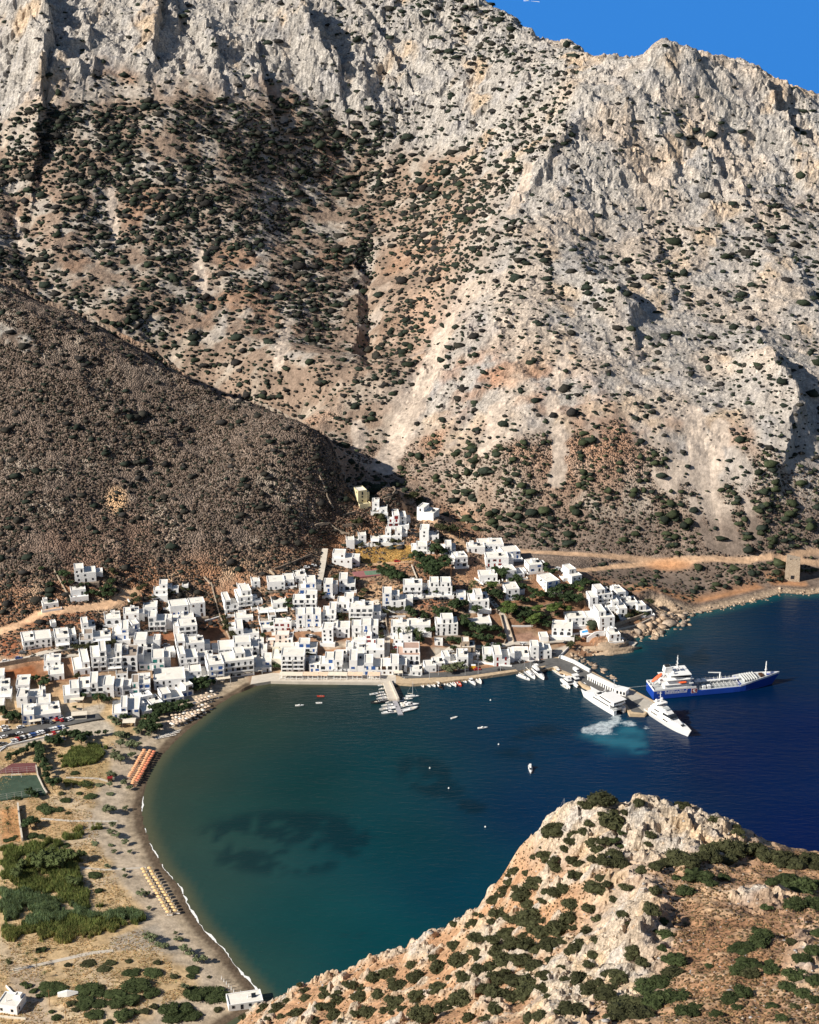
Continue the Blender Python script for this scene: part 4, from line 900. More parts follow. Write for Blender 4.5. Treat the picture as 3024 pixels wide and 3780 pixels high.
HL = """1 1110 285 1400 12 9 2 stone U.0-.45@1.5|two-storey white villa standing alone highest on the left hillside
1 1052 482 1255 15 7 1.2|low white house directly below the highest villa on the left hillside
1 638 690 852 20 7 1.2 G|single-storey white house with dark openings beside the sandy track
1 757 958 797 20 4 1.1 blank|small white box of a shed on the rusty slope above the terrace row
1 350 1290 512 18 12 2 bal|white house with garage, leftmost of the long row on the left slope
1 515 1262 752 15 11 2 G|white house with square dark windows, second from the left in the long row
1 825 1248 1020 15 13 2 perg|white house with small canopy in the middle of the long row
1 1020 1150 1125 15 10 1.3|small white cube set back behind the long row
1 1175 1212 1365 10 9 2 bal rb|white house with tan roof and covered balcony in the long row
1 1375 1185 1625 12 8 1.3 perg|low white house with pergola at the right of the long row
1 1215 1050 1400 14 9 1.4 U.0-.5@.6|stepped white block behind the pergola of the long row
1 1550 905 1770 12 10 1.1 arch|low white house with two arched openings above the long row
3 60 1128 285 8 13 2 B|white house with blue door and curved stair wall at the bend
3 287 1066 460 25 8 2 B|bluish white wing with tall blue windows on the curved lane
3 230 890 440 8 9 2.1 N|white two-storey house with a band of three small windows
3 515 727 705 5 9 1.1 N|low white house with three brown doors behind the tall block
3 600 990 835 5 9 3 bal|three-storey white house with big balconies over the curved wall
3 845 902 1028 8 6 1|low grey-white annex right of the three-storey balcony house
3 1032 890 1250 10 7 1.2 perg|low white house with shaded pergola under the blank retaining wall
3 920 785 1170 15 9 2.2 B|long white house with blue doors over a blank retaining wall
3 1210 800 1420 15 8 3.1 stone N|tall white house on a brown stone base at the slope edge
3 670 467 860 5 9 2 G|square two-storey white house alone on the upper left slope
3 930 447 1030 5 5 1|tiny white annex between shrubs beside the square upper house
3 1092 400 1176 5 5 1 blank|small white cube at the foot of the brown spur
3 1050 1130 1300 12 10 3 bal|three-storey white house with stacked balconies right of the bare rusty lot
3 1005 1295 1132 12 10 2 N bal|white house with red-brown railings below the stacked balconies
3 1160 1330 1405 12 9 2.1 G|long white house with small roof shelter below the rusty lot
4 1055 668 1310 14 11 2 bal U.0-.35@.4|white apartment house with bright blank left wall and balconies
4 850 505 985 15 7 1|low cream-roofed wing beside the grey courtyard
4 1330 560 1530 8 6 1.1 arch|low white house with a row of small arches above the beach hotel
4 375 440 635 3 12 2.4 bal|tall white house with rooftop step and open balconies left of the grey courtyard
4 458 690 800 8 12 2.1 bal T|wide white house with teal doors and two long balconies
4 200 700 415 5 14 3 arch2 arch rb|brown-roofed building with three storeys of dark arches
1 1360 1596 1572 12 14 4 bal|tall white apartment block with four rows of balconies at left
1 1592 1585 1795 8 12 3.6 bal perg|white apartment block with projecting ground floor beside the four-storey one
1 1097 1652 1322 15 20 2.1 N|big flat-roofed white house with long bright side wall
1 655 1527 880 8 8 1.2|white house with open dark frames above the parked scooters
2 720 452 935 12 13 1.2 N|low white house with square roof at the end of the rusty field
2 240 602 425 8 12 1.1|single-storey white house with wide pale roof above the parking lot
2 595 655 672 15 6 1 B|small house with pale blue roof beside the dark garden
2 252 850 400 5 10 2.2|two-storey white block with rooftop mess above the parking lot
2 405 778 620 10 8 1.2 B|low bluish white house with blue window beside the two-storey block
2 545 888 742 12 10 1.3|white cube with two dark windows over the shop roofs
2 332 1108 500 12 12 2 B|white house with blue windows at the roadside parking
2 502 1065 875 15 13 1.3 B G|long low shop building with dark shopfronts facing the red cars
2 -70 500 60 10 9 1.6|white house cut by the left edge below the rusty field
2 -70 640 132 10 9 1.3 arch B|white house with blue arches at the left edge
2 -70 730 160 10 8 1 perg|low white house with long awning at the left edge
2 -60 905 52 8 9 1.2|small white house at the left edge behind trees
2 945 785 1165 12 12 2.5|white house with tall bright side wall above the straw canopy
2 1170 700 1322 10 12 2 bal B|white house with deep blue balconies and palm in front
2 1335 685 1530 8 13 2.8 T bal|three-storey white house with grey-green shutters and roof cube
2 1500 640 1720 10 10 1.9 perg|white house with white canopies between roof cube and teal-door row
4 -70 1090 75 5 10 2.4 N|white house with paired brown doors at the sandy square
4 105 1080 212 5 10 2 N|narrow white house with tall brown double door at the sandy square
4 215 1060 440 8 12 2 T rb bal|white house with teal doors and brown roof at the sandy square
4 442 1035 612 8 12 2 B bal|white house with long balcony closing the teal-door row
4 115 830 275 8 8 1 rb|low tan-roofed annex behind the teal-door row
4 680 985 1110 10 14 1.9 U.0-.0@9|wide white house with long roof terrace and big arch at its right end
4 1200 862 1465 10 12 1.8 perg|glazed cafe building with broad cream roof beside the hotel
z 150 1216 270 14 12 3.4 bal B|left wing of the long beach hotel with blue balconies
z 272 1188 497 14 12 3.4 bal U.4-.75@4|long beach hotel of four floors with rows of dark balconies
4 62 1415 270 8 14 2.0 B|white taverna house with blue balcony beside the gravel lot
4 270 1395 445 5 14 1.6 B|gabled white house with blue balcony behind the beach trees
4 515 1405 640 26 14 1.3|bright white cube behind the beach trees
4 640 1290 800 30 10 1.2|low white house with wide pale roof in the diagonal beach row
4 800 1205 1095 22 9 1.9 B bal|two-storey white house with blue balconies in the diagonal beach row
4 1085 1100 1245 34 12 2.2 B bal|uppermost house of the diagonal beach row with flat white roof
4 395 1205 640 28 8 1.2 rw|low white store with stepped roof behind the diagonal row
5 205 865 395 15 12 3 bal|left tower of the stepped white villa complex on the slope
5 397 805 600 15 12 2.8 bal U.3-.98@3|middle block of the stepped white villa complex with roof terrace
5 602 762 750 15 10 1.2|low right wing of the stepped white villa complex
5 600 495 716 10 9 1.6|white cube with single dark window highest behind the villa complex
5 385 495 500 12 8 .8 blank|small white annex left of the highest cube
5 835 522 1070 8 9 1.9 stone|long white house over a grey concrete base at the slope foot
5 1072 455 1215 8 9 1.4 N|white wing with one dark door beside the grey concrete base
5 1240 402 1400 12 9 1.3|low white house at the top beside the lane
5 1300 568 1530 5 12 2.2 B bal|white house with stacked windows left of the steep lane
5 1205 765 1532 0 8 2.6 bal G|three-storey white house with deep shaded balconies and a round terrace
5 700 880 1095 10 14 2 bal perg|long terraced white apartment house under the bare red ground
5 715 1048 945 10 10 2 B bal rb|white house with brown roof and canopy over its terrace
5 742 1150 942 10 6 1.1 arch|low arched white house in front of the brown-roofed one
5 355 1012 600 8 9 1.2 G|low white house with cream roof beside the ivy wall
5 368 1240 470 8 12 2.3|narrow white house with small openings beside the ivy wall
5 478 1245 690 8 10 1.2 U.0-.0@9|white courtyard house with blue-shaded terrace
5 922 1130 1165 3 6 2 R|white house with dark red doors on two floors
5 810 1312 1120 0 7 1.8 wp G|pale pinkish house with three small square windows
5 1122 1295 1200 0 7 1|small white annex right of the pinkish house
5 1255 1076 1378 3 9 3 B|left unit of the blue-windowed stepped row
5 1382 1062 1498 3 9 3 B|middle unit of the blue-windowed stepped row
5 1502 1060 1616 3 9 2.8 B|right unit of the blue-windowed stepped row
5 110 1515 580 8 12 1.7 bal U.45-.95@3|long white hotel with parapet band behind the beach hotel
5 582 1480 700 5 12 1.9 arch|white building with two ground arches beside the long hotel
5 700 1370 765 5 8 1.3|small white cube above the two ground arches
5 740 1512 820 3 8 1.7|narrow white cube right of the two ground arches
5 665 1728 872 3 13 1.9 B|plain white hall with small blue arches near the quay
5 892 1665 1030 0 18 2 wc blank|cream blank-walled building left of the balcony hotel
5 1035 1730 1355 0 10 3.7 bal G|boxy white hotel with three rows of long balconies on the waterfront
5 1290 1492 1542 0 8 2.7 B bal|white house with six tall blue shutters above the hotel
5 905 1442 1240 0 9 1.3 wc|low cream house with roof terrace between pinkish house and hotel
6 517 297 608 22 8 3 wy|pale yellow three-storey tower house highest in the village
6 672 382 745 0 7 2.2|narrow white house below the yellow tower house
6 747 402 832 0 7 1.2|low white house with dark doors beside the narrow one
6 842 548 965 5 10 2.6 R bal|white house with red balcony rail on the upper terraces
6 967 525 1045 5 9 1.8|small white wing right of the red-railed house
6 1167 480 1335 -24 9 2.2 blank U.0-.4@.2|white building with a big blank wall facing the gully
6 747 718 870 0 9 2 G|white house with five windows in the upper terrace row
6 872 718 990 0 9 2.2 G|rightmost house of the upper terrace row
6 655 738 745 0 9 1.2 perg|low white house with shaded terrace in the upper row
6 520 738 600 5 9 1.9|narrow white cube at the left of the upper row
6 470 755 520 5 8 1.2 blank|tiny white link block in the upper row
6 388 795 470 5 9 2 blank|blank white cube closing the upper row at left
6 228 962 430 -4 9 2.1 N|square white house beside the straight lane above the court
6 1197 722 1290 -4 10 2.8 G|tall white house with two dark tall windows by the gully
6 1292 705 1400 0 7 1.2|low dark-windowed extension of the tall gully house
6 1160 865 1345 0 9 1.9|white house with deep balcony at the edge of the golden field
6 1420 862 1540 0 9 2.1 bal|white house with balcony between field and dark trees
6 1542 850 1590 0 8 1.2|small white annex beside the dark trees
6 1590 1002 1720 14 9 2.2 G bal|shaded grey-white house with balconies beside the bare lot
6 137 1320 228 0 8 2.8 B|narrow white house with green patch in front beside the lane
6 305 1255 470 0 11 2.3 bal|white house with stepped roof below the sports court
6 285 1502 450 -2 8 3.3 B|tall white house with eight small windows in the village middle
6 415 1598 665 0 9 3 bal|wide three-storey white house with balconies and arches
6 667 1590 760 0 9 2|white wing beside the wide three-storey house
6 787 1465 880 0 9 3.6 B|tall left half of the white house below the sandy yard
6 882 1468 1030 0 9 2.9|right half of the white house below the sandy yard
6 1015 1322 1210 0 9 2.5 G bal|white house with two rows of dark windows below the trees
6 1288 1310 1535 0 9 1.9 U.08-.45@1 U.52-.95@1|large symmetrical white house with two roof cubes
6 1608 1365 1700 0 8 1|small white garage house behind the parked dark cars
7 245 400 430 0 12 2.8 bal arch|white house with two arches at its foot and round terrace
7 235 680 388 -3 9 2.9|white corner house with a dark garage door
7 390 600 452 0 9 2.2|recessed white link with a blue shadowed door
7 455 612 632 0 9 2.1|white house with pergola over dark windows in the third row
7 675 607 808 0 8 2.5 bal|white house with balcony left of the dark loggia
7 810 605 948 0 9 2.6 B|white house with deep dark loggia in the third row
7 950 602 1057 0 9 2.4|rightmost white cube of the third row
7 875 702 1057 0 9 1.9 R|white cube with red flowers against its wall
7 590 855 690 0 10 1.4|small white house left of the blue-doored one
7 690 885 860 0 9 1.3 B|low white house with blue door in the second row
7 680 705 870 0 9 .8 blank|flat cream roof behind the second row
7 862 912 1132 0 9 2.6 G|white house with brown roof frame and balcony in the second row
7 45 1128 200 0 10 1.8 B|low waterfront house with two blue windows beside the hotel
7 205 1160 395 0 10 3.2 B bal|three-storey waterfront house with blue shutters
7 405 1165 535 0 12 3.2 G bal|narrow waterfront house with grey balconies
7 432 1022 590 0 8 2|white house with dark arch behind the narrow waterfront one
7 540 1165 640 0 8 1.2|low white waterfront shop with two dark doors
7 640 1168 748 0 14 3.2 B|tall narrow waterfront house with blue gate and red-tiled ledge
7 752 1168 850 0 9 1.9 R|small white waterfront house with red and blue doors
7 735 1000 860 4 9 1.8|white house with beige side wall behind the waterfront
7 857 1168 1100 0 12 2.4 B bal|waterfront house with four blue shuttered balcony doors
7 1112 1170 1350 0 12 2.5 N bal|boxy waterfront house with brown doors beside the road
7 1372 1130 1480 0 8 1.7|small shaded white house left of the steep road
7 1345 1010 1655 0 12 2 arch rr U.25-.98@4|white house with reddish roof and two large arches
7 1292 712 1545 0 8 2|cream-white house with palm in front
7 1255 562 1500 0 9 1.7|white house with flat cream roof above the palm
8 20 925 330 0 9 1.4 G|wide low white house with three dark openings
8 435 985 735 3 9 2.6 U.25-.8@1.5 stone|white villa with roof tower on a rounded stone base
8 930 870 1235 5 12 .9|flat cream-roofed white house half hidden in dark trees
8 745 472 870 0 7 1.1 B|tiny white house with blue window beside the lane
8 930 600 1200 5 12 1.9 U.3-.7@3|rambling white house among trees at the lane bend
8 1080 185 1325 5 8 1.3|low white house with grey door above the bright pine
8 1470 440 1655 10 10 2.1 U.0-.0@9|white house with cream roofs and long terrace rail
8 800 1272 1000 0 9 1.7 ws G U.1-.6@2|pinkish stone house with white roof cube near the quay
8 900 1325 1068 0 5 1|white low terrace house below the stone one
8 570 1462 745 10 10 2 R|white waterfront house with faded pink-framed windows
8 747 1462 900 0 11 2.3 G|white corner house with red flowers behind the quay trees
8 410 1505 560 8 8 1.5 G|stepped white house left of the pink-framed one
8 60 1582 220 2 7 1|white kiosk with flat roof on the road triangle
8 270 1532 430 6 7 1.4|low white workshop with dark opening on the road triangle
8 1130 1372 1250 0 9 1.7|small white house left of the red-windowed one
8 1290 1440 1512 3 12 2.5 R|white house with two dark red windows on the harbour road
8 420 1130 530 0 5 .8 G|very small white hut at the gravel parking
y 700 622 830 2 8 1.1|low white house at the foot of the brown slope, left of the long one
y 792 605 975 5 10 1.2|long cream-roofed white house at the foot of the brown slope
y 990 682 1112 14 9 1.7 B|bluish white house with small arches at the track start
y 850 740 1015 4 9 2.1 R|white house with water tank and outer stair
y 1008 838 1145 14 9 1.9|white house with cream roof and stone stair ramp
y 1192 785 1290 14 9 1.7 B|white house with porch among dark trees below the track
y 1332 950 1425 24 12 2.6 B|prominent white cube house with blank left wall in the gardens
y 1532 895 1605 24 13 2.3 U.1-.8@5|white cube house with upper tower nearest the track
9 978 502 1063 8 9 2.6 G|tall narrow white block at the left of the headland cluster
9 1065 478 1220 14 10 2.7 bal U.0-.55@2|stepped white villa with balconies in the headland cluster
9 1282 432 1372 18 10 2.3 bal|rounded white villa highest at the right of the cluster
9 1165 545 1295 8 10 2.2|white house with dark windows in the middle of the cluster
9 1297 598 1385 8 9 2|white house with terrace above the stone wall
9 1372 505 1500 8 9 1.4 arch|low white house with curved corner in the cluster
9 1530 575 1660 14 9 1.8 bal|rightmost white house of the village above the rocks
9 1085 742 1240 10 13 2.9 N U.0-.5@3|large white house with brown shutters above the boathouse
9 950 662 1083 8 9 2.2 R|white house with red door left of the brown-shuttered one
9 728 690 925 8 9 1.6 G|white house with square windows behind the pool
9 560 790 770 -6 11 1.5 arch|white house with arched door beside the pool
9 1195 868 1312 12 9 1.5 N|white boathouse with brown gates at the water
9 325 1068 408 0 8 3|tall narrow white building beside the concrete yard
9 410 1060 547 5 8 1.9 G|white harbour building with square windows
9 130 1082 298 0 13 .9 blank|low building with wide sunlit concrete roof
9 432 870 520 5 7 1 blank|small white garage beside the orange awning
b -20 1010 100 -12 8 1.2 G|white house with roof terrace in the bottom left corner
b 1458 1005 1660 14 7 .9 G|white beach house under the headland slope"""
for ln in HL.strip().split('\n'): house(ln)
print('houses', len(HOUSES))
# ------------------------------------------------------------------ roads, quays, walls
M_ASPH = simple('asphalt', (.115, .112, .108), .9, .2, .18, .4); M_CONC = simple('concrete', (.42, .385, .33), .9, .15, .14, .35, 1); M_EDGE = simple('quay_stone', (.50, .38, .25), .9, .15, .15, .5, 2)
M_PALE = simple('pale_concrete', (.56, .50, .42), .9, .15, .12, .3); M_WHITE = simple('white_paint', (.82, .82, .80), .5, .4, .04, .8); M_DIRT = simple('dirt_track', (.50, .33, .20), .95, .1, .12, .4)
def pl(t, s): return [tp(t, *map(float, q.split(','))) for q in s.split()]
def resample(P_, step):
    out = [P_[0]]
    for a, b2 in zip(P_[:-1], P_[1:]):
        L_ = math.dist(a[:2], b2[:2]); n = max(1, int(L_/step))
        for i in range(1, n+1): out.append(tuple(a[k]+(b2[k]-a[k])*i/n for k in range(len(a))))
    return out
def ribbon(name, t, s, width, mat, lift=.12, thick=.6, step=2.5):
    pts = resample([G(*p, .3) for p in pl(t, s)], step); P2 = [Vector(p[:2]) for p in pts]; rings = []
    for i, p in enumerate(P2):
        d = (P2[min(i+1, len(P2)-1)]-P2[max(i-1, 0)]); d = d.normalized() if d.length > 0 else Vector((1, 0)); nrm = Vector((-d.y, d.x))*width/2
        zs = [float(T.z(p.x+nrm.x*k, p.y+nrm.y*k)[0]) for k in (-1, 0, 1)]; z = max(zs)
        rings.append([p, nrm, z])
    for _ in range(2):
        zz = [r_[2] for r_ in rings]
        for i in range(1, len(rings)-1): rings[i][2] = max(zz[i], (zz[i-1]+zz[i]+zz[i+1])/3)
    mb = MB(); mb.loft([[(p.x-n_.x, p.y-n_.y, z+lift-thick), (p.x+n_.x, p.y+n_.y, z+lift-thick), (p.x+n_.x, p.y+n_.y, z+lift), (p.x-n_.x, p.y-n_.y, z+lift)] for p, n_, z in rings])
    return mb.build(name, mat)
def road(name, *a, **k): return tag(ribbon(name, *a, **k), kind='structure')
road('road', '8', '-380,1440 -200,1480 0,1590 450,1572 900,1550 1200,1505 1500,1465 1725,1435', 6.5, M_ASPH, lift=.34, thick=1.2)
road('road', '9', '150,1170 400,1120 560,1088 680,1105', 8, M_ASPH, lift=.36, thick=1.2)
road('road', '8', '0,1570 200,1450 430,1335 560,1260 700,1160 1000,1165 1300,1165 1560,1110', 4.5, M_PALE)
road('road', '9', '0,920 140,890 350,895 600,870 720,860', 4.5, M_PALE)
road('lane', '6', '150,820 130,950 90,1160 60,1230', 4, M_PALE)
road('lane', '8', '1140,345 1370,600 1440,720 1500,900 1560,1120', 3.6, M_PALE)
road('road', '2', '-60,1275 300,1200 600,1140 1000,1075 1480,985', 7, M_ASPH)
road('road', '1', '-40,1490 440,1400 600,1340 900,1275 1170,1235', 4.5, M_PALE)
road('lane', '3', '60,1260 380,1075 480,1010 700,995 950,975', 3, M_PALE)
road('lane', '1', '450,1405 960,1380 1260,1340', 3.5, M_PALE)
road('lane', '6', '480,975 900,955 1120,940', 3.5, M_DIRT)
road('lane', '8', '0,455 400,420 760,395', 4, M_PALE)
road('lane', '7', '1030,60 1100,200 1150,420 1200,600 1210,760 1150,1050', 3.2, M_PALE)
road('path', 'c', '370,1165 640,1185 1000,1190 1070,1185', 1.6, M_PALE)
road('boardwalk', 'c', '690,1605 960,1630 1330,1608', 1.4, M_PALE)
road('path', 'b', '80,745 300,700 560,640 720,620', 2.2, M_PALE)
road('path', 'c', '600,790 900,800 1000,830', 1.6, M_PALE)
# waterfront quay and harbour road apron: solid blocks standing in the water
def slab(name, pts, z0, z1, mat, kind='structure'):
    o = MB().prism(pts, z0, z1).build(name, mat); 
    if kind: o['kind'] = kind
    return o
def W0(t, s, z=0): return [atZ(*p, z)[:2] for p in pl(t, s)]
def ccw(p):
    a = sum(p[i][0]*p[(i+1) % len(p)][1]-p[(i+1) % len(p)][0]*p[i][1] for i in range(len(p))); return p if a > 0 else p[::-1]
q1 = W0('s', '925,2536 1000,2524 1100,2526 1462,2530'); q1b = [(x, y+11) for x, y in q1[::-1]]
slab('quay', ccw(q1+q1b), -3, 1.75, M_PALE)
q2 = W0('s', '1462,2530 1520,2534 1640,2526 1760,2510 1880,2492 1960,2478 2040,2462'); q2b = [(x, y+9) for x, y in q2[::-1]]
slab('quay', ccw(q2+q2b), -3, 1.70, M_EDGE)
mole = ccw(W0('x', '-20,895 75,885 95,905 180,930 250,992 350,1040 440,1078 530,1140 545,1172 640,1175 712,1098 545,1008 500,1012 420,965 300,900 205,840 130,800 60,815 -30,860'))
slab('mole', mole, -4, 1.8, M_EDGE)
slab('mole_deck', ccw(W0('x', '0,878 80,862 185,905 255,965 340,1005 440,1045 530,1098 560,1140 630,1150 690,1085 540,1003 500,1006 420,955 300,890 200,832 130,800 60,820', 1.8)), 1.70, 1.812, M_ASPH)
slab('mole_deck', ccw(W0('x', '545,1001 640,1052 560,1075 505,1012', 1.8)), 1.75, 1.824, M_CONC)
slab('mole_deck', ccw(W0('x', '640,1052 695,1085 640,1145 590,1105 ', 1.8)), 1.75, 1.826, M_CONC)
jp = ccw(W0('j', '1018,300 1070,462 1162,464 1090,275')); slab('jetty', jp, -3, 1.6, M_PALE)
o = slab('pontoon', ccw(W0('j', '1105,466 1160,592 1204,590 1148,466')), -.3, .55, simple('grey_decking', (.36, .35, .37), .8, .2, .1, 2), None); tag(o, 'grey floating pontoon at the end of the small jetty', 'pontoon')
def wallthing(t, s, h, th, mat, label, name='wall', z=None, cat='wall'):
    if z is None: o = ribbon(name, t, s, th, mat, lift=h, thick=h+1.0, step=2)
    else:
        pts = W0(t, s, z); mb = MB(); rings = []
        for i, p in enumerate(pts):
            a = Vector(pts[max(i-1, 0)]); b2 = Vector(pts[min(i+1, len(pts)-1)]); d = (b2-a).normalized(); n_ = Vector((-d.y, d.x))*th/2
            rings.append([(p[0]-n_.x, p[1]-n_.y, z-.5), (p[0]+n_.x, p[1]+n_.y, z-.5), (p[0]+n_.x, p[1]+n_.y, z+h), (p[0]-n_.x, p[1]-n_.y, z+h)])
        o = mb.loft(rings).build(name, mat)
    return tag(o, label, cat)
wallthing('j', '1085,285 1160,455', 1.2, 1.2, M_PALE, 'thick pale wall along the right side of the small jetty', z=1.6)
wallthing('x', '122,808 200,838 300,895', 1.9, 1.2, M_WHITE, 'long white parapet wall along the harbour mole', z=1.8)
WALLS = [('9', '640,1050 750,940', 1.3, .4, M_WALL, 'white retaining wall beside the concrete yard'), ('8', '1010,150 1140,245', 1.2, .4, M_WALL, 'white garden wall left of the bright pine'), ('8', '30,415 750,370', 1.5, .4, M_WALL, 'long white wall below the symmetrical house'),
 ('8', '1385,690 1420,820 1480,1040 1450,1120', 1.6, .4, M_STL, 'tall stone wall on the left of the walled lane'), ('8', '1480,750 1530,900 1590,1090', 1.3, .4, M_STL, 'stone wall on the right of the walled lane'), ('6', '90,0 160,150 180,250 250,370', 1.2, .8, M_STL, 'pale dry stone wall climbing the brown spur'),
 ('6', '760,0 850,80 925,170 880,240 800,260', 1.2, .8, M_STW, 'curved dry stone wall above the yellow tower house'), ('6', '1610,400 1725,520', .8, .8, M_STL, 'low stone wall on the foot slope by the gully'), ('1', '800,100 870,230 980,430 1080,570', .9, .6, M_STL, 'narrow stone wall beside the highest villa garden'),
 ('1', '1440,450 1560,340', .8, .6, M_STL, 'short pale wall in the dark villa garden'), ('1', '0,1530 420,1450 600,1430', 2.6, .6, M_STW, 'tall dark stone retaining wall above the rusty field'), ('3', '1415,205 1560,360', .8, .7, M_STL, 'thin pale wall on the dark spur right of the square house'),
 ('3', '290,540 370,680', .9, .6, M_WALL, 'short white wall above the three-window house'), ('3', '1430,860 1640,800', .9, .6, M_WALL, 'white wall along the top of the shadowed red lot'), ('5', '0,420 130,910 280,1250', 1.2, .6, M_STL, 'pale wall with ivy beside the red lot'), ('5', '860,230 940,310', 1.5, .6, M_STL, 'slanting concrete wall above the long white house'),
 ('5', '930,210 1200,120 1480,0', 1.0, .7, M_STW, 'dark stone wall crossing the foot of the spur'), ('6', '40,550 200,525 320,620 420,640', 1.0, .7, M_STL, 'stone terrace wall below the spur end'), ('6', '350,440 500,395', .9, .7, M_STW, 'short stone terrace wall below the yellow tower'), ('6', '340,545 560,530', .9, .7, M_STW, 'stone terrace wall among shrubs in the upper village'),
 ('9', '1250,705 1430,640 1580,590', 2.2, .6, M_STL, 'stone retaining wall below the cluster terraces'), ('9', '1290,745 1500,690 1680,605', .8, .6, M_PALE, 'pale parapet along the coast path'), ('9', '950,870 1150,800', 3.2, .6, M_WALL, 'high white retaining wall beside the boathouse'), ('9', '1300,830 1420,890', 1.4, .6, M_WALL, 'sloping white wall of the boathouse slipway'),
 ('9', '130,480 400,500 700,430', .8, .7, M_STW, 'low stone terrace wall among the garden pines'), ('9', '120,700 350,700', .9, .5, M_WALL, 'white fence wall above the bare red lot'), ('9', '620,830 770,800 890,780', 1.1, .4, M_WALL, 'low white wall in front of the arched-door house'), ('7', '1165,240 1200,560', 1.3, .6, M_STL, 'ochre stone wall along the steep village lane'),
 ('7', '1230,320 1470,310', 1.0, .4, M_WALL, 'white wall behind the flat cream roofs'), ('7', '0,510 210,495', 1.6, .5, M_PALE, 'pale wall over the covered car park'), ('6', '1105,760 1150,880', 1.2, .5, M_WALL, 'white wall at the right end of the golden field'), ('6', '1110,990 1170,1140', 1.2, .6, M_PALE, 'pale wall right of the sports court'),
 ('7', '1320,1160 1700,1190', .6, .4, M_WALL, 'low white kerb wall of the road triangle'), ('8', '1000,1380 1400,1440 1560,1450', 1.2, .6, M_WALL, 'white wall along the harbour road'), ('2', '-20,1470 120,1420 470,1340 700,1290 940,1200', 1.0, .5, M_WALL, 'white wall behind the row of parked cars'), ('c', '330,690 345,780 400,900 430,940', 1.2, .6, M_PALE, 'pale wall along the right side of the football pitch'),
 ('c', '165,1050 180,1200 205,1370', 2.2, .8, M_PALE, 'pale wall right of the palm yard'), ('b', '40,850 110,925', .9, .4, M_WALL, 'white garden wall of the corner house'), ('b', '-20,1042 165,1060', .9, .5, M_CREAM, 'yellowish wall below the corner house'), ('2', '230,1330 0,1500', .6, .4, M_WALL, 'thin white wall below the parking lot')]
for t, s, h_, th, m_, lab in WALLS: wallthing(t, s, h_, th, m_, lab)
# taverna canopies on the waterfront
M_CANO = simple('orange_canvas', (.74, .55, .40), .9, .1, .1, .6)
for i, (a, b2, m_, lab) in enumerate([(78, 288, M_CLOTH, 'cream taverna canopy at the left end of the waterfront'), (292, 428, M_CANO, 'pale orange taverna canopy, second from the left'), (432, 513, M_CANO, 'short pale orange canopy, third from the left'), (517, 693, M_CLOTH, 'long cream canopy with white frames in the middle of the waterfront'), (697, 832, M_CANO, 'striped orange canopy near the jetty'), (878, 994, M_CANO, 'separate striped canopy beside the jetty root')]):
    p0 = atZ(*tp('j', a, 266), 1.75); p1 = atZ(*tp('j', b2, 270), 1.75); L_ = math.dist(p0[:2], p1[:2]); an = math.atan2(p1[1]-p0[1], p1[0]-p0[0])
    e = empty('taverna_canopy', p0, an, lab, 'canopy', 'taverna canopies on the waterfront')
    MB().add([(0, 0, 2.6), (L_, 0, 2.6), (L_, 4.2, 3.1), (0, 4.2, 3.1), (0, 0, 2.5), (L_, 0, 2.5), (L_, 4.2, 3.0), (0, 4.2, 3.0)], [(0, 1, 2, 3), (7, 6, 5, 4), (0, 4, 5, 1), (1, 5, 6, 2), (2, 6, 7, 3), (3, 7, 4, 0)]).build('canopy_roof', m_, e)
    n = max(3, int(L_/3.2))
    for k in range(n+1):
        xx = .15+(L_-.3)*k/n; MB().box(xx-.11, .05, 0, xx+.11, .27, 2.5).build('post', M_WHITE, e)
    MB().box(.3, .08, .75, L_-.3, .2, .95).build('railing', M_WHITE, e)
    tb = MB()
    for k in range(int(L_/2.2)):
        for yy in (1.4, 3.1): x_ = 1+k*2.2; tb.box(x_-.4, yy-.4, .7, x_+.4, yy+.4, .76); tb.box(x_-.05, yy-.05, 0, x_+.05, yy+.05, .7)
    tb.build('table_row', M_WHITE, e)
# passenger shelter on the mole
p0 = atZ(*tp('9', 955, 1290), 1.8); p1 = atZ(*tp('9', 1262, 1435), 1.8); L_ = math.dist(p0[:2], p1[:2]); an = math.atan2(p1[1]-p0[1], p1[0]-p0[0])
e = empty('passenger_shelter', p0, an, 'long white open passenger shelter on the harbour mole', 'shelter')
MB().box(0, 2.6, 0, L_, 3.0, 3.2).build('wall', M_WALL, e); MB().box(-.3, -.3, 3.0, L_+.3, 3.3, 3.35).build('roof', M_WHITE, e); MB().box(0, 0, 2.4, L_, .3, 3.0).build('lintel', M_WALL, e)
for k in range(13):
    xx = (L_-.8)*k/12; MB().box(xx, .003, 0, xx+.8, .297, 2.4).build('pillar', M_WALL, e)
p2 = atZ(*tp('9', 1310, 1425), 1.8); e2 = empty('waiting_room', p1, an+.35, 'small white waiting room at the outer end of the shelter', 'building')
MB().box(.3, -1, 0, 7, 4, 3.1).build('wall', M_WALL, e2); MB().box(0, -1.3, 3.1, 7.3, 4.3, 3.3).build('roof', M_WHITE, e2)
for q in (1.2, 3.4, 5.4): MB().box(q, -1.06, .6, q+1.2, -.95, 2.4).build('window', M_DARK, e2)
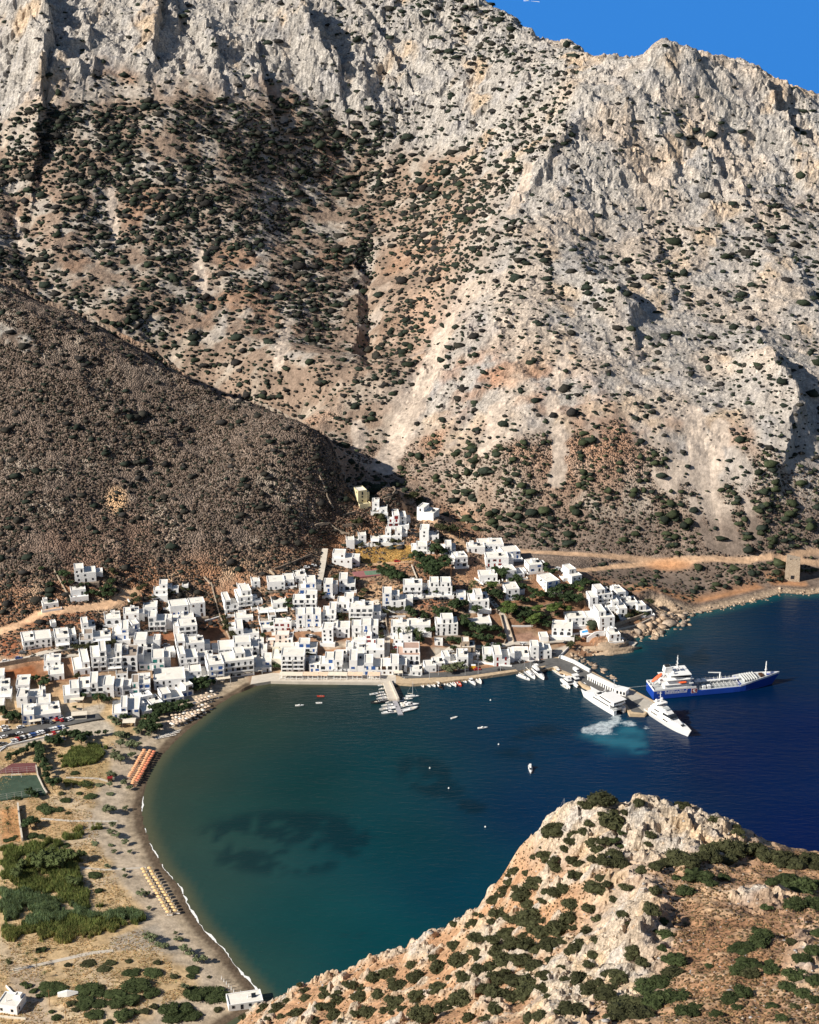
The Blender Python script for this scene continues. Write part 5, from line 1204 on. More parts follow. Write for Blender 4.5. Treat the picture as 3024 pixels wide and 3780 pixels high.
# sports courts
def flat(name, t, s, z, mat, parent=None, th=.25):
    pts = [atZ(*p, z)[:2] for p in pl(t, s)]; return MB().prism(ccw(pts), z-1.5, z).build(name, mat, parent)
zc = G(*tp('6', 760, 1060))[2]+.35
e = empty('sports_court', (0, 0, 0), 0, 'red and green hard court between the village houses', 'sports court')
flat('apron', '6', '450,1055 700,1025 1065,1005 1095,1065 800,1085 500,1112', zc, simple('court_red', (.30, .13, .13), .9, .1, .1, .5), e)
flat('playing_field', '6', '580,1045 930,1022 950,1062 600,1090', zc+.05, simple('court_green', (.14, .22, .15), .9, .1, .1, .5), e)
zc = G(*tp('c', 200, 850))[2]+.4
e = empty('football_pitch', (0, 0, 0), 0, 'dark green fenced football pitch at the left edge', 'pitch')
flat('turf', 'c', '-120,830 0,775 330,765 420,940 0,1000 -160,1040', zc, simple('turf', (.055, .085, .06), .9, .1, .2, .3), e)
M_FEN = simple('fence_posts', (.55, .52, .50), .6)
def fence(t, s, h, label, step=3.2, base=None):
    pts = resample([G(*p) if base is None else atZ(*p, base) for p in pl(t, s)], step); e = empty('fence', pts[0], 0, label, 'fence'); o0 = Vector(pts[0])
    for p in pts: MB().bar(Vector(p)-o0, Vector(p)-o0+Vector((0, 0, h)), .07, 5).build('post', M_FEN, e)
    for fz in (.35, .7, 1.0):
        rl = MB()
        for a, b2 in zip(pts[:-1], pts[1:]): rl.bar(Vector(a)-o0+Vector((0, 0, h*fz)), Vector(b2)-o0+Vector((0, 0, h*fz)), .035, 4)
        rl.build('rail', M_FEN, e)
fence('c', '0,760 170,752 325,738', 3.5, 'tall mesh fence between the red court and the pitch', base=zc); fence('c', '0,1000 200,970 415,935', 3.5, 'tall mesh fence along the near side of the pitch', base=zc)
p = atZ(*tp('c', 108, 790), zc); e = empty('football_goal', p, R(3), 'white football goal at the far side of the pitch', 'goal')
for q in (0, 5): MB().bar((q, 0, 0), (q, 0, 2.1), .09, 6).build('post', M_WHITE, e)
MB().bar((0, 0, 2.1), (5, 0, 2.1), .09, 6).build('crossbar', M_WHITE, e)
zc2 = zc+.3; e = empty('tennis_court', (0, 0, 0), 0, 'dark red court behind the football pitch', 'sports court'); flat('apron', 'c', '-60,760 20,715 110,660 325,655 325,735 0,752', zc2, simple('court_dark_red', (.16, .065, .065), .9, .1, .15, .4), e)
# swimming pool
zp = G(*tp('9', 960, 765))[2]+.5; e = empty('swimming_pool', (0, 0, 0), 0, 'bright blue swimming pool among white terraces', 'pool')
flat('surround', '9', '870,745 1010,700 1080,735 1075,765 890,800', zp, M_WALL, e); flat('pool_water', '9', '893,752 985,725 1040,728 1020,748 900,770', zp+.03, simple('pool_water', (.02, .35, .75), .1, .5), e)
MB().prism(ccw(W0('9', '1200,905 1320,855 1510,885 1475,920')), -2, .8).build('slipway', M_PALE)['kind'] = 'structure'
# old kiln tower on the right
p = G(*tp('x', 1557, 298)); e = empty('old_tower', p, R(-12), 'square ruined stone tower standing above the rocky shore', 'tower')
tw = MB(); tw.loft([[(-5, -5, -4), (5, -5, -4), (5, 5, -4), (-5, 5, -4)], [(-4.4, -4.4, 13.5), (4.4, -4.4, 13.5), (4.4, 4.4, 12.6), (-4.4, 4.4, 14)]]); tw.build('wall', M_STL, e)
MB().box(-1, -5.06, 0, 1.2, -4.5, 2.4).build('doorway', M_DARK, e)
for q, hh_ in ((-3.2, 1.1), (.5, .7), (3, 1.3)): MB().box(q-.9, -4.3, 13.2, q+.9, -3.4, 13.6+hh_).build('broken_battlement', M_STL, e)
# ------------------------------------------------------------------ trees
def treemesh(seed, H_, Rr, lobes, nleaf, leaf, flat_=False):
    r = random.Random(seed); cr = MB(); tr = MB(); tr.bar((0, 0, -1), (0, 0, H_*.55), H_*.045, 7, H_*.028)
    for i in range(lobes):
        a = i*2.4+r.uniform(-.4, .4); d = Rr*(0 if i == 0 else r.uniform(.35, .72)); cz = H_*(r.uniform(.55, .86) if not flat_ else r.uniform(.68, .86)); cx, cy = math.cos(a)*d, math.sin(a)*d
        tr.bar((0, 0, H_*r.uniform(.3, .5)), (cx, cy, cz), H_*.022, 5, H_*.010)
        sr = Rr*r.uniform(.34, .52); sh = sr*(.75 if not flat_ else .5); v, f = lumpy(2, seed*5+i, .55); v = v*np.array([sr, sr, sh])*.85+np.array([cx, cy, cz]); cr.add(v.tolist(), f.tolist())
        for k in range(nleaf//lobes):
            t_ = r.uniform(-.6, 1); p_ = r.uniform(0, 6.28); q = math.sqrt(max(0, 1-t_*t_)); e_ = r.uniform(.85, 1.2); c = Vector((cx+sr*q*math.cos(p_)*e_, cy+sr*q*math.sin(p_)*e_, cz+sh*t_*e_)); s_ = leaf*r.uniform(.6, 1.4)
            a2 = Vector((r.gauss(0, 1), r.gauss(0, 1), r.gauss(0, .6))).normalized(); b2 = a2.orthogonal().normalized(); cr.add([c-a2*s_, c-b2*s_*.6, c+a2*s_, c+b2*s_*.6], [(0, 1, 2, 3)])
    return tr, cr
TRM = {}
for kd, m_, fl_ in (('p', M_PINE, False), ('b', M_PINE2, True), ('t', M_OLV, False), ('d', M_JUN, False), ('g', leafmat('marsh_leaves', False, (.075, .095, .035), 1.0, .65, 1.4), False)):
    for i in range(4):
        tr, cr = treemesh(i+ord(kd), 1.0, .52, 7 if kd != 't' else 6, 420, .045, fl_); TRM[(kd, i)] = (tr.mesh('trunk', M_BARK), cr.mesh('crown', m_))
tr = MB(); tr.bar((0, 0, -.3), (0, 0, .8), .035, 7, .028); pf = MB(); r_ = random.Random(3)
for i in range(26):
    a = i*2.4; el = r_.uniform(-.2, 1.2); pp = Vector((0, 0, .8)); d = Vector((math.cos(a)*math.cos(el), math.sin(a)*math.cos(el), math.sin(el)))
    for k in range(4):
        q = pp+d*.11; sdv = Vector((-math.sin(a), math.cos(a), 0))*.035*(1-k*.18); pf.add([pp-sdv, pp+sdv, q+sdv*.8, q-sdv*.8, (pp+q)/2+Vector((0, 0, .02))], [(0, 1, 4), (1, 2, 4), (2, 3, 4), (3, 0, 4)]); pp = q; d = (d+Vector((0, 0, -.45))).normalized()
TRM[('m', 0)] = (tr.mesh('trunk', M_BARK), pf.mesh('fronds', M_PALM))
def tree(x, y, z, h, wd, kd, label, group, name='tree'):
    i = 0 if kd == 'm' else random.randrange(4); e = empty(name, (x, y, z), random.uniform(0, 6.28), label, 'palm' if kd == 'm' else 'tree', group)
    for nm, me in zip(('trunk', 'fronds' if kd == 'm' else 'crown'), TRM[(kd, i)]):
        o = link(nm, me, e); o.scale = (wd, wd, h)
TREES = [('4', 'p', 'dark tamarisk tree behind the parasols on the curved beach', 'trees behind the curved beach', "640,1340,36 700,1350,38 760,1370,40 820,1370,40 880,1370,40 950,1365,40 1020,1350,40 1090,1330,36 1150,1310,36 1210,1270,32 720,1290,34 800,1290,36 880,1280,36 960,1270,36 1050,1260,36 1130,1240,34"),
 ('4', 'p', 'dark spreading tree in the clump at the beach bend', 'clump of trees at the beach bend', "500,1600,40 560,1630,42 640,1640,46 710,1620,44 760,1590,34 540,1530,38 620,1540,42 700,1520,40 560,1450,34 640,1440,36 710,1440,36 230,1450,34 300,1450,30"),
 ('4', 'p', 'tall dark tree in front of the cafe building', 'trees in front of the cafe building', "1230,960,38 1290,950,40 1350,940,42 1410,930,42 1470,960,40 1230,1040,34 1290,1030,38 1360,1020,36 1440,1000,36 1550,920,26 870,960,20"),
 ('4', 't', 'small tree at the edge of the gravel lot', 'trees at the edge of the gravel lot', "120,1700,28 180,1700,34 250,1710,34 310,1700,26 60,1470,34 110,1510,30 160,1530,28 440,1660,22 600,1700,30 210,1200,18"),
 ('2', 'p', 'dark round tree at the near edge of the parking lot', 'trees at the near edge of the parking lot', "940,1290,32 1000,1295,34 1090,1320,40 1150,1320,38 1210,1380,40 1270,1310,34 1330,1300,30 1450,1270,24 1560,1250,24 740,1390,40 800,1420,40 850,1380,38 460,1490,34 520,1470,30"),
 ('2', 'p', 'tall dark tree in the row beside the red court', 'row of trees beside the courts', "590,1500,38 610,1570,38 590,1650,40 640,1710,42 160,1620,34 250,1580,32 320,1550,32 380,1540,30 120,1660,28 560,1440,34"),
 ('2', 'p', 'tree beside the roadside buildings at the left', 'trees beside the roadside buildings', "60,1010,44 200,1090,56 270,1080,40 120,1060,40 10,950,40 1440,770,40 1500,770,38 1600,810,40 1230,730,34 1110,880,18 670,480,30 640,560,40 520,480,30 700,530,30 560,450,24"),
 ('1', 'p', 'dark tree in the garden of the highest villa', 'garden trees of the highest villa', "940,220,36 990,230,34 880,180,24 1060,330,26 950,330,24 1200,350,20 1300,350,24 1370,480,30 1440,500,30 1520,440,34 1600,400,34 1660,320,34 1560,520,34 1640,520,34 1280,480,24 750,360,30 620,130,26 1680,460,30"),
 ('1', 'd', 'low dark bush-like tree in the hedge below the long row', 'hedge below the long row', "1110,1290,30 1190,1290,30 1270,1290,30 1350,1275,30 1430,1270,28 1500,1260,30 1590,1240,30 1670,1230,30 910,1290,20 1140,1710,28 820,860,10"),
 ('3', 'd', 'dark shrubby tree on the slope below the track', 'trees on the slope below the track', "380,540,30 440,600,34 340,640,24 470,430,30 540,370,24 900,450,24 950,470,20 1110,420,24 1180,420,20 640,540,20 690,540,20 60,150,30 110,190,24 30,320,30"),
 ('5', 'd', 'ivy-dark tree beside the pale wall of the red lot', 'trees beside the pale wall', "190,960,26 210,1040,28 240,1110,30 300,1200,28 340,1240,28 190,1120,20"),
 ('5', 'p', 'dark garden tree between the middle village houses', 'garden trees in the village middle', "1140,720,30 1180,800,26 1110,760,26 1080,930,20 1440,1490,26 950,1690,30 1640,620,22 760,1230,22 1000,1680,20"),
 ('6', 'p', 'very large dark tree beside the sports court', 'large trees beside the sports court', "1170,980,60 1250,1090,60 1320,1110,64 1400,1080,66 1470,1040,60 1300,1000,50 1390,910,60 1440,900,50 1230,1020,50 1350,1130,50"),
 ('6', 'p', 'tree of the dark clump in front of the sports court', 'dark clump in front of the sports court', "790,1120,50 840,1150,54 900,1180,56 960,1190,54 1010,1180,46 870,1090,44 770,1080,36"),
 ('6', 'd', 'dark bushy tree in the upper village gardens', 'trees in the upper village gardens', "270,1170,34 310,1150,30 500,1180,30 650,1010,20 810,1000,20 480,990,20 530,540,34 470,540,30 770,500,34 800,520,30 720,470,26 550,790,26 740,780,24 900,750,30 960,750,24 1050,240,24 1110,270,40 1150,250,34 1200,290,26 1420,600,34 1470,630,40 1540,640,40 1590,640,36 1390,590,26 690,290,10"),
 ('6', 'd', 'round dark garden shrub tree before the symmetrical house', 'round garden shrubs', "1370,1300,28 1550,1290,28 1050,1310,18 150,1310,22 1280,1310,14 590,1300,30 560,1340,26 500,1380,26 550,1390,26 430,1400,20 330,1590,24 300,1550,26 460,1620,24 990,1300,24"),
 ('7', 'd', 'dark tree between the stepped village houses', 'trees between stepped village houses', "480,340,30 520,400,24 590,320,20 680,390,20 1090,580,30 1110,650,26 1180,290,30 1240,240,28 1320,250,26 1400,250,26 1300,880,24 20,910,24 90,900,20"),
 ('8', 'p', 'tall dark tree in the big garden left of the walled lane', 'trees in the big garden', "60,720,54 30,660,40 120,740,40 280,790,44 230,700,30 450,720,60 510,760,60 560,700,50 620,720,50 700,640,56 760,620,56 830,600,50 680,560,40 880,570,36 1030,670,54 870,790,50 850,900,56 900,900,50 960,920,50 1010,970,50 1080,1000,50 1150,970,50 1230,960,46 1290,980,46 1350,960,44 1410,1060,36 1140,920,44 900,1060,50 980,1060,44 1060,1080,44 1150,1110,50 1230,1100,44 700,1120,44 770,1130,40 640,1110,36 390,960,36 330,960,36 170,1060,44 120,1010,40 200,1120,40 430,880,24"),
 ('8', 'p', 'dark tree along the lane gardens', 'trees along the lane gardens', "1420,150,50 1460,120,44 1350,120,44 1310,60,36 1180,380,40 1230,400,34 1320,440,50 1360,480,40 1400,440,40 1250,330,36 940,400,30 1390,650,34 1660,230,40 1620,170,36 1700,330,40 300,380,26 440,380,36 660,350,40 1350,1200,40 1150,1210,30 1200,1180,30 700,1220,30 680,1200,24 1250,1400,40 1190,1390,24 1100,1340,24 930,1340,24"),
 ('8', 'b', 'bright green umbrella pine beside the village lane', 'bright green pines by the lane', "1270,330,56 1500,740,64 1560,700,60 1480,620,44"),
 ('8', 't', 'wide grey-green tree clump at the harbour road', 'trees at the harbour road', "600,1540,44 660,1550,48 720,1520,50 780,1500,50 840,1520,44 560,1520,36"),
 ('9', 'p', 'dark pine in the terraced gardens below the track', 'pines in the terraced gardens', "40,140,36 20,180,30 110,230,34 180,230,36 240,300,40 300,320,40 210,290,34 340,360,40 380,350,36 160,440,44 220,460,44 280,460,40 350,420,40 430,400,44 490,400,40 560,420,44 620,370,48 560,360,44 660,340,48 540,280,40 480,240,36 500,120,40 550,140,40 480,60,36 600,110,30 700,470,60 760,440,60 820,480,60 870,460,54 740,400,50 640,320,44 720,300,40 790,300,40 850,270,44 900,290,40 960,260,36 900,230,36 1010,250,30 1050,250,30"),
 ('9', 'b', 'bright umbrella pine in the terraced gardens', 'bright umbrella pines in the gardens', "90,560,60 560,590,60 600,560,54 730,570,50 340,720,56 380,680,56 430,400,40 400,560,50 60,520,44 860,340,44"),
 ('9', 'p', 'dark tree around the half-hidden villa', 'trees around the half-hidden villa', "230,640,50 280,640,50 330,620,44 180,600,44 450,620,40 470,690,40 500,740,40 440,700,40 520,640,34 620,600,30 210,680,34 520,700,34 640,490,36 250,560,40 300,560,36"),
 ('9', 'd', 'dark shrub tree in the headland cluster gardens', 'garden trees of the headland cluster', "1400,620,30 1440,610,26 1280,650,34 1240,620,30 1530,580,26 1480,570,24 1220,600,30 780,930,36 760,960,34 800,850,30 850,870,30 1660,470,34 1620,450,30 1180,490,20 1100,480,16 1500,560,24"),
 ('c', 't', 'grey-green tamarisk tree on the upper beach', 'tamarisks on the upper beach', "1100,450,40 1150,450,34 1100,520,40 1180,540,44 1240,540,44 1060,600,34 1100,670,44 1040,640,40 1200,610,30 1020,800,36 1000,790,30 1130,860,30 1000,880,26 1180,900,24 1000,1120,44 960,1110,30 1140,1090,24 1030,1240,30 1010,1320,34 1060,1340,30 1140,1400,26 1180,1480,20 1040,1480,20 980,1620,24 1130,1650,20 1140,1700,20 1250,390,30"),
 ('b', 't', 'grey-green tamarisk tree on the lower beach', 'tamarisks on the lower beach', "900,280,36 940,280,30 950,360,18 970,570,40 940,550,34 1050,610,34 1010,600,30 1130,560,24 1150,560,24 1170,640,40 1210,660,36 1260,700,36 1300,700,36 1120,520,18 1180,870,30 1520,920,22"),
 ('b', 'm', 'palm tree on the sandy ground at the left edge', 'palm trees at the left edge', "60,750,46 235,725,34 180,680,30 130,640,40 290,790,24"),
 ('c', 'm', 'palm tree in the ochre yard right of the pitch corner', 'palm trees in the ochre yard', "75,1150,40 80,1290,40"),
 ('7', 'm', 'palm tree in front of a white village house', 'palm trees between the houses', "1370,680,50 1510,640,44 1680,720,50"),
 ('8', 'm', 'palm tree beside the lane and the rambling house', 'palm trees beside the lane', "1000,400,56 960,380,36 150,1040,40"),
 ('c', 'p', 'dark tree between the courts and the dunes', 'trees between courts and dunes', "500,510,40 540,500,36 450,500,36 740,500,44 690,440,40 590,430,36 350,560,36 370,620,40 350,670,40 400,720,40 440,760,40 420,810,40 480,900,50 530,880,44 460,860,36 290,980,40 260,960,36 330,990,30 280,1240,50 250,1260,44 330,1230,36"),
 ('c', 'g', 'dense olive shrub tree in the green marsh', 'shrub trees in the green marsh', "560,1560,50 620,1570,50 680,1560,50 740,1540,44 420,1600,60 480,1620,60 540,1640,56 350,1640,60 380,1560,50 300,1550,40 460,1540,50 200,1640,50 150,1700,44 640,1510,40"),
 ('b', 'g', 'olive tree-like shrub beside the reed bed', 'trees beside the reed bed', "480,220,44 450,200,40 500,200,36 110,170,50 300,100,50 350,90,50 420,60,46 250,60,40")]
nt_ = 0
for tl, kd, lab, grp, s in TREES:
    for q in s.split():
        a, b2, px = map(float, q.split(',')); u_, v_ = tp(tl, a, b2); x, y, z = G(u_, v_, .5); d = math.hypot(y, CAMH-z)
        # list widths are source pixels of the crown in that tile's region
        wd = px/FPX*d*(.82 if tl in '89' else .98); h = wd*random.uniform(.85, 1.05) if kd != 'm' else px/FPX*d*1.2
        if kd == 't': h = wd*.85
        if kd == 'm': wd = h*.75
        tree(x, y, z-.2, h, wd*(1.0 if kd != 'b' else 1.1), kd, lab, grp, {'m': 'palm_tree', 'b': 'umbrella_pine', 't': 'tamarisk_tree'}.get(kd, 'tree')); nt_ += 1
print('trees', nt_)
# ------------------------------------------------------------------ boats
M_HULL = simple('white_gelcoat', (.80, .79, .77), .35, .5, .03, .6); M_HBLUE = simple('blue_hull', (.012, .055, .34), .4, .5, .08, .3); M_HDARK = simple('dark_hull', (.03, .032, .035), .5); M_HRED = simple('red_hull', (.45, .05, .03), .4)
M_DECK = simple('beige_deck', (.55, .47, .37), .7, .2, .08, 1); M_GDECK = simple('grey_deck', (.42, .44, .44), .7, .2, .12, .4); M_ORG = simple('orange_paint', (.80, .12, .03), .5, .4, .05, 1); M_LGREY = simple('light_grey_paint', (.55, .56, .55), .6, .3, .1, .5); M_STEEL = simple('steel', (.45, .46, .47), .4, .5)
def hull_mb(L_, B, H_, dr=.5, shell=True, floor=.25, rise=.35, full=2.2, tran=.85, n=11, bowrake=.06, ztop=None):
    rings = []
    for i in range(n):
        s = i/(n-1); b_ = B/2*(tran+(1-tran)*min(1, s/.3))*(1-max(0, (s-.45)/.55)**full); b_ = max(b_, .03*B)
        z = H_*(1+rise*s*s); x = -L_/2+L_*s; xb = x+L_*bowrake*s*s; k = .72
        if shell:
            t = min(.12*B, .25, b_*.5); zf = floor
            rings.append([(x, 0, -dr), (x, b_*k, -.15*dr), (xb, b_, z), (xb, b_-t, z), (xb*.985, max(b_-t*1.2, .01), min(zf, z-.05)), (xb*.985, -max(b_-t*1.2, .01), min(zf, z-.05)), (xb, -(b_-t), z), (xb, -b_, z), (x, -b_*k, -.15*dr)])
        else: rings.append([(x, 0, -dr), (x, b_*k, -.15*dr), (xb, b_, z), (xb, -b_, z), (x, -b_*k, -.15*dr)])
    return MB().loft(rings)
def cabin(mb, x0, x1, B0, B1, z0, z1, rk0=.1, rk1=.45):
    h = z1-z0; return mb.loft([[(x0, -B0/2, z0), (x1, -B1/2, z0), (x1, B1/2, z0), (x0, B0/2, z0)], [(x0+rk0*h, -B0/2*.9, z1), (x1-rk1*h, -B1/2*.86, z1), (x1-rk1*h, B1/2*.86, z1), (x0+rk0*h, B0/2*.9, z1)]])
def vessel(name, cat, t, s, label, group, z=0):
    (a, b2) = s.split(); A = atZ(*tp(t, *map(float, a.split(','))), z); Bw = atZ(*tp(t, *map(float, b2.split(','))), z)
    L_ = math.dist(A[:2], Bw[:2]); an = math.atan2(Bw[1]-A[1], Bw[0]-A[0]); return empty(name, ((A[0]+Bw[0])/2, (A[1]+Bw[1])/2, z), an, label, cat, group), L_
def make_boat(kind, t, s, label, group, hm=None):
    nm, cat = {'row': ('rowing_boat', 'boat'), 'motor': ('motorboat', 'motorboat'), 'rib': ('inflatable_boat', 'inflatable boat'), 'cruiser': ('cabin_cruiser', 'cabin cruiser'), 'sail': ('sailboat', 'sailboat'), 'fish': ('fishing_boat', 'fishing boat'), 'cat': ('catamaran', 'catamaran'), 'yacht': ('motor_yacht', 'motor yacht')}[kind]
    e, L_ = vessel(nm, cat, t, s, label, group); L_ = max(L_, 3.5); B = L_*{'row': .36, 'motor': .34, 'rib': .32, 'cruiser': .30, 'sail': .29, 'fish': .34, 'cat': .5, 'yacht': .26}[kind]; hm = hm or M_HULL; f = L_/10
    if kind != 'cat': hull_mb(L_, B, max(.5, .085*L_), .3+.02*L_, True, .25 if L_ < 9 else .5*.085*L_).build('hull', hm, e)
    if kind in ('row', 'motor'):
        for x in (-.25, .05): MB().box(L_*x, -B*.4, .38, L_*x+.3, B*.4, .46).build('bench', M_DECK, e)
    if kind in ('motor', 'rib'):
        MB().box(-.03*L_, -.3, .3, .07*L_, .3, 1.1).build('console', M_HULL, e); MB().add([(.07*L_, -.35, 1.0), (.07*L_, .35, 1.0), (.03*L_, .3, 1.45), (.03*L_, -.3, 1.45), (.05*L_, 0, 1.2)], [(0, 1, 4), (1, 2, 4), (2, 3, 4), (3, 0, 4)]).build('windscreen', M_DARK, e)
        MB().box(-L_/2-.35, -.18, 0, -L_/2+.05, .18, 1.05).build('outboard_motor', M_HDARK, e)
        MB().box(.15*L_, -B*.3, .45, .36*L_, B*.3, .55).build('sun_pad', M_CLOTH, e)
    if kind == 'rib':
        for sg in (-1, 1):
            tb = MB(); pts = [(-L_*.5, sg*B*.46, .45), (L_*.2, sg*B*.46, .5), (L_*.4, sg*B*.28, .62), (L_*.5, 0, .75)]
            for a, b2 in zip(pts[:-1], pts[1:]): tb.bar(a, b2, .28, 7)
            tb.build('tube', hm if hm is not M_HULL else M_LGREY, e)
    if kind == 'cruiser':
        z0 = .085*L_; MB().loft([[(0, -B*.42, z0), (L_*.44, -B*.1, z0*1.25), (L_*.44, B*.1, z0*1.25), (0, B*.42, z0)], [(0, -B*.34, z0*1.5), (L_*.3, -B*.06, z0*1.5), (L_*.3, B*.06, z0*1.5), (0, B*.34, z0*1.5)]]).build('foredeck', M_HULL, e)
        cabin(MB(), -L_*.12, L_*.14, B*.7, B*.62, z0*1.2, z0*2.3, .1, .8).build('cabin', M_HULL, e); cabin(MB(), -L_*.10, L_*.155, B*.71, B*.63, z0*1.55, z0*2.1, .1, .8).build('window_band', M_DARK, e)
        MB().box(-L_*.42, -B*.36, z0*.6, -L_*.3, B*.36, z0*1.1).build('rear_bench', M_CLOTH, e)
    if kind == 'sail':
        z0 = .085*L_; cabin(MB(), -L_*.15, L_*.25, B*.55, B*.3, z0, z0+.55, .1, .6).build('cabin', M_HULL, e); MB().bar((L_*.06, 0, z0), (L_*.06, 0, z0+L_*1.25), .12, 6, .08).build('mast', M_STEEL, e)
        MB().bar((L_*.06, 0, z0+1.3), (-L_*.36, 0, z0+1.4), .10, 6).build('boom', M_STEEL, e); MB().bar((L_*.04, 0, z0+1.5), (-L_*.34, 0, z0+1.6), .16, 6).build('furled_sail', M_CLOTH, e); MB().bar((L_*.06, -B*.35, z0+L_*.7), (L_*.06, B*.35, z0+L_*.7), .05, 5).build('spreader', M_STEEL, e)
        rg = MB(); [rg.bar(a, (L_*.06, 0, z0+L_*1.24), .018, 3) for a in ((L_*.5, 0, z0*1.3), (-L_*.48, 0, z0), (L_*.03, B*.48, z0), (L_*.03, -B*.48, z0))]; rg.build('rigging', M_STEEL, e)
    if kind == 'fish':
        z0 = .1*L_; cabin(MB(), -L_*.22, L_*.02, B*.5, B*.45, z0*.6, z0*.6+2.0, .02, .1).build('wheelhouse', M_HULL, e); cabin(MB(), -L_*.21, L_*.035, B*.51, B*.46, z0*.6+1.1, z0*.6+1.7, .02, .1).build('window_band', M_DARK, e)
        MB().bar((L_*.1, 0, .5), (L_*.1, 0, 5), .09, 6).build('mast', M_WOOD, e); MB().box(L_*.16, -B*.25, .5, L_*.3, B*.25, 1.1).build('net_pile', M_BRN, e); MB().box(-L_*.48, -B*.35, z0+1.6, -L_*.2, B*.35, z0+1.66).build('canopy', M_CLOTH, e)
    if kind == 'cat':
        for sg in (-1, 1):
            h_ = hull_mb(L_, B*.24, .11*L_, .4, False).build('hull', M_HULL, e); h_.location = (0, sg*B*.38, 0)
        MB().box(-L_*.42, -B*.4, .07*L_, L_*.22, B*.4, .12*L_).build('bridge_deck', M_HULL, e); cabin(MB(), -L_*.25, L_*.16, B*.66, B*.5, .12*L_, .24*L_, .05, .7).build('cabin', M_HULL, e); cabin(MB(), -L_*.24, L_*.18, B*.67, B*.51, .155*L_, .21*L_, .05, .7).build('window_band', M_DARK, e)
        MB().box(-L_*.22, -B*.28, .33*L_, L_*.02, B*.28, .345*L_).build('flybridge_roof', M_HULL, e)
        for q in ((-.2, -.25), (-.2, .25), (0, -.25), (0, .25)): MB().bar((L_*q[0], B*q[1], .235*L_), (L_*q[0], B*q[1], .33*L_), .06, 4).build('post', M_STEEL, e)
        MB().box(-L_*.38, -B*.3, .121*L_, -L_*.27, B*.3, .15*L_).build('stern_bench', M_DECK, e)
    if kind == 'yacht':
        z0 = .085*L_; MB().loft([[(-L_*.1, -B*.44, z0), (L_*.45, -B*.12, z0*1.28), (L_*.45, B*.12, z0*1.28), (-L_*.1, B*.44, z0)], [(-L_*.1, -B*.4, z0*1.5), (L_*.36, -B*.1, z0*1.5), (L_*.36, B*.1, z0*1.5), (-L_*.1, B*.4, z0*1.5)]]).build('foredeck', M_HULL, e)
        cabin(MB(), -L_*.32, L_*.2, B*.78, B*.5, z0, z0*2.4, .1, 1.6).build('cabin', M_HULL, e); cabin(MB(), -L_*.3, L_*.215, B*.79, B*.51, z0*1.5, z0*2.1, .1, 1.6).build('window_band', M_DARK, e)
        cabin(MB(), -L_*.3, L_*.02, B*.6, B*.45, z0*2.4, z0*2.75, 0, 1.2).build('flybridge', M_HULL, e); MB().box(-L_*.24, -B*.26, z0*3.7, -L_*.06, B*.26, z0*3.8).build('sunroof', M_HULL, e)
        for q in ((-.22, -.22), (-.22, .22), (-.08, -.22), (-.08, .22)): MB().bar((L_*q[0], B*q[1], z0*2.6), (L_*q[0], B*q[1], z0*3.7), .06, 4).build('post', M_STEEL, e)
    return e
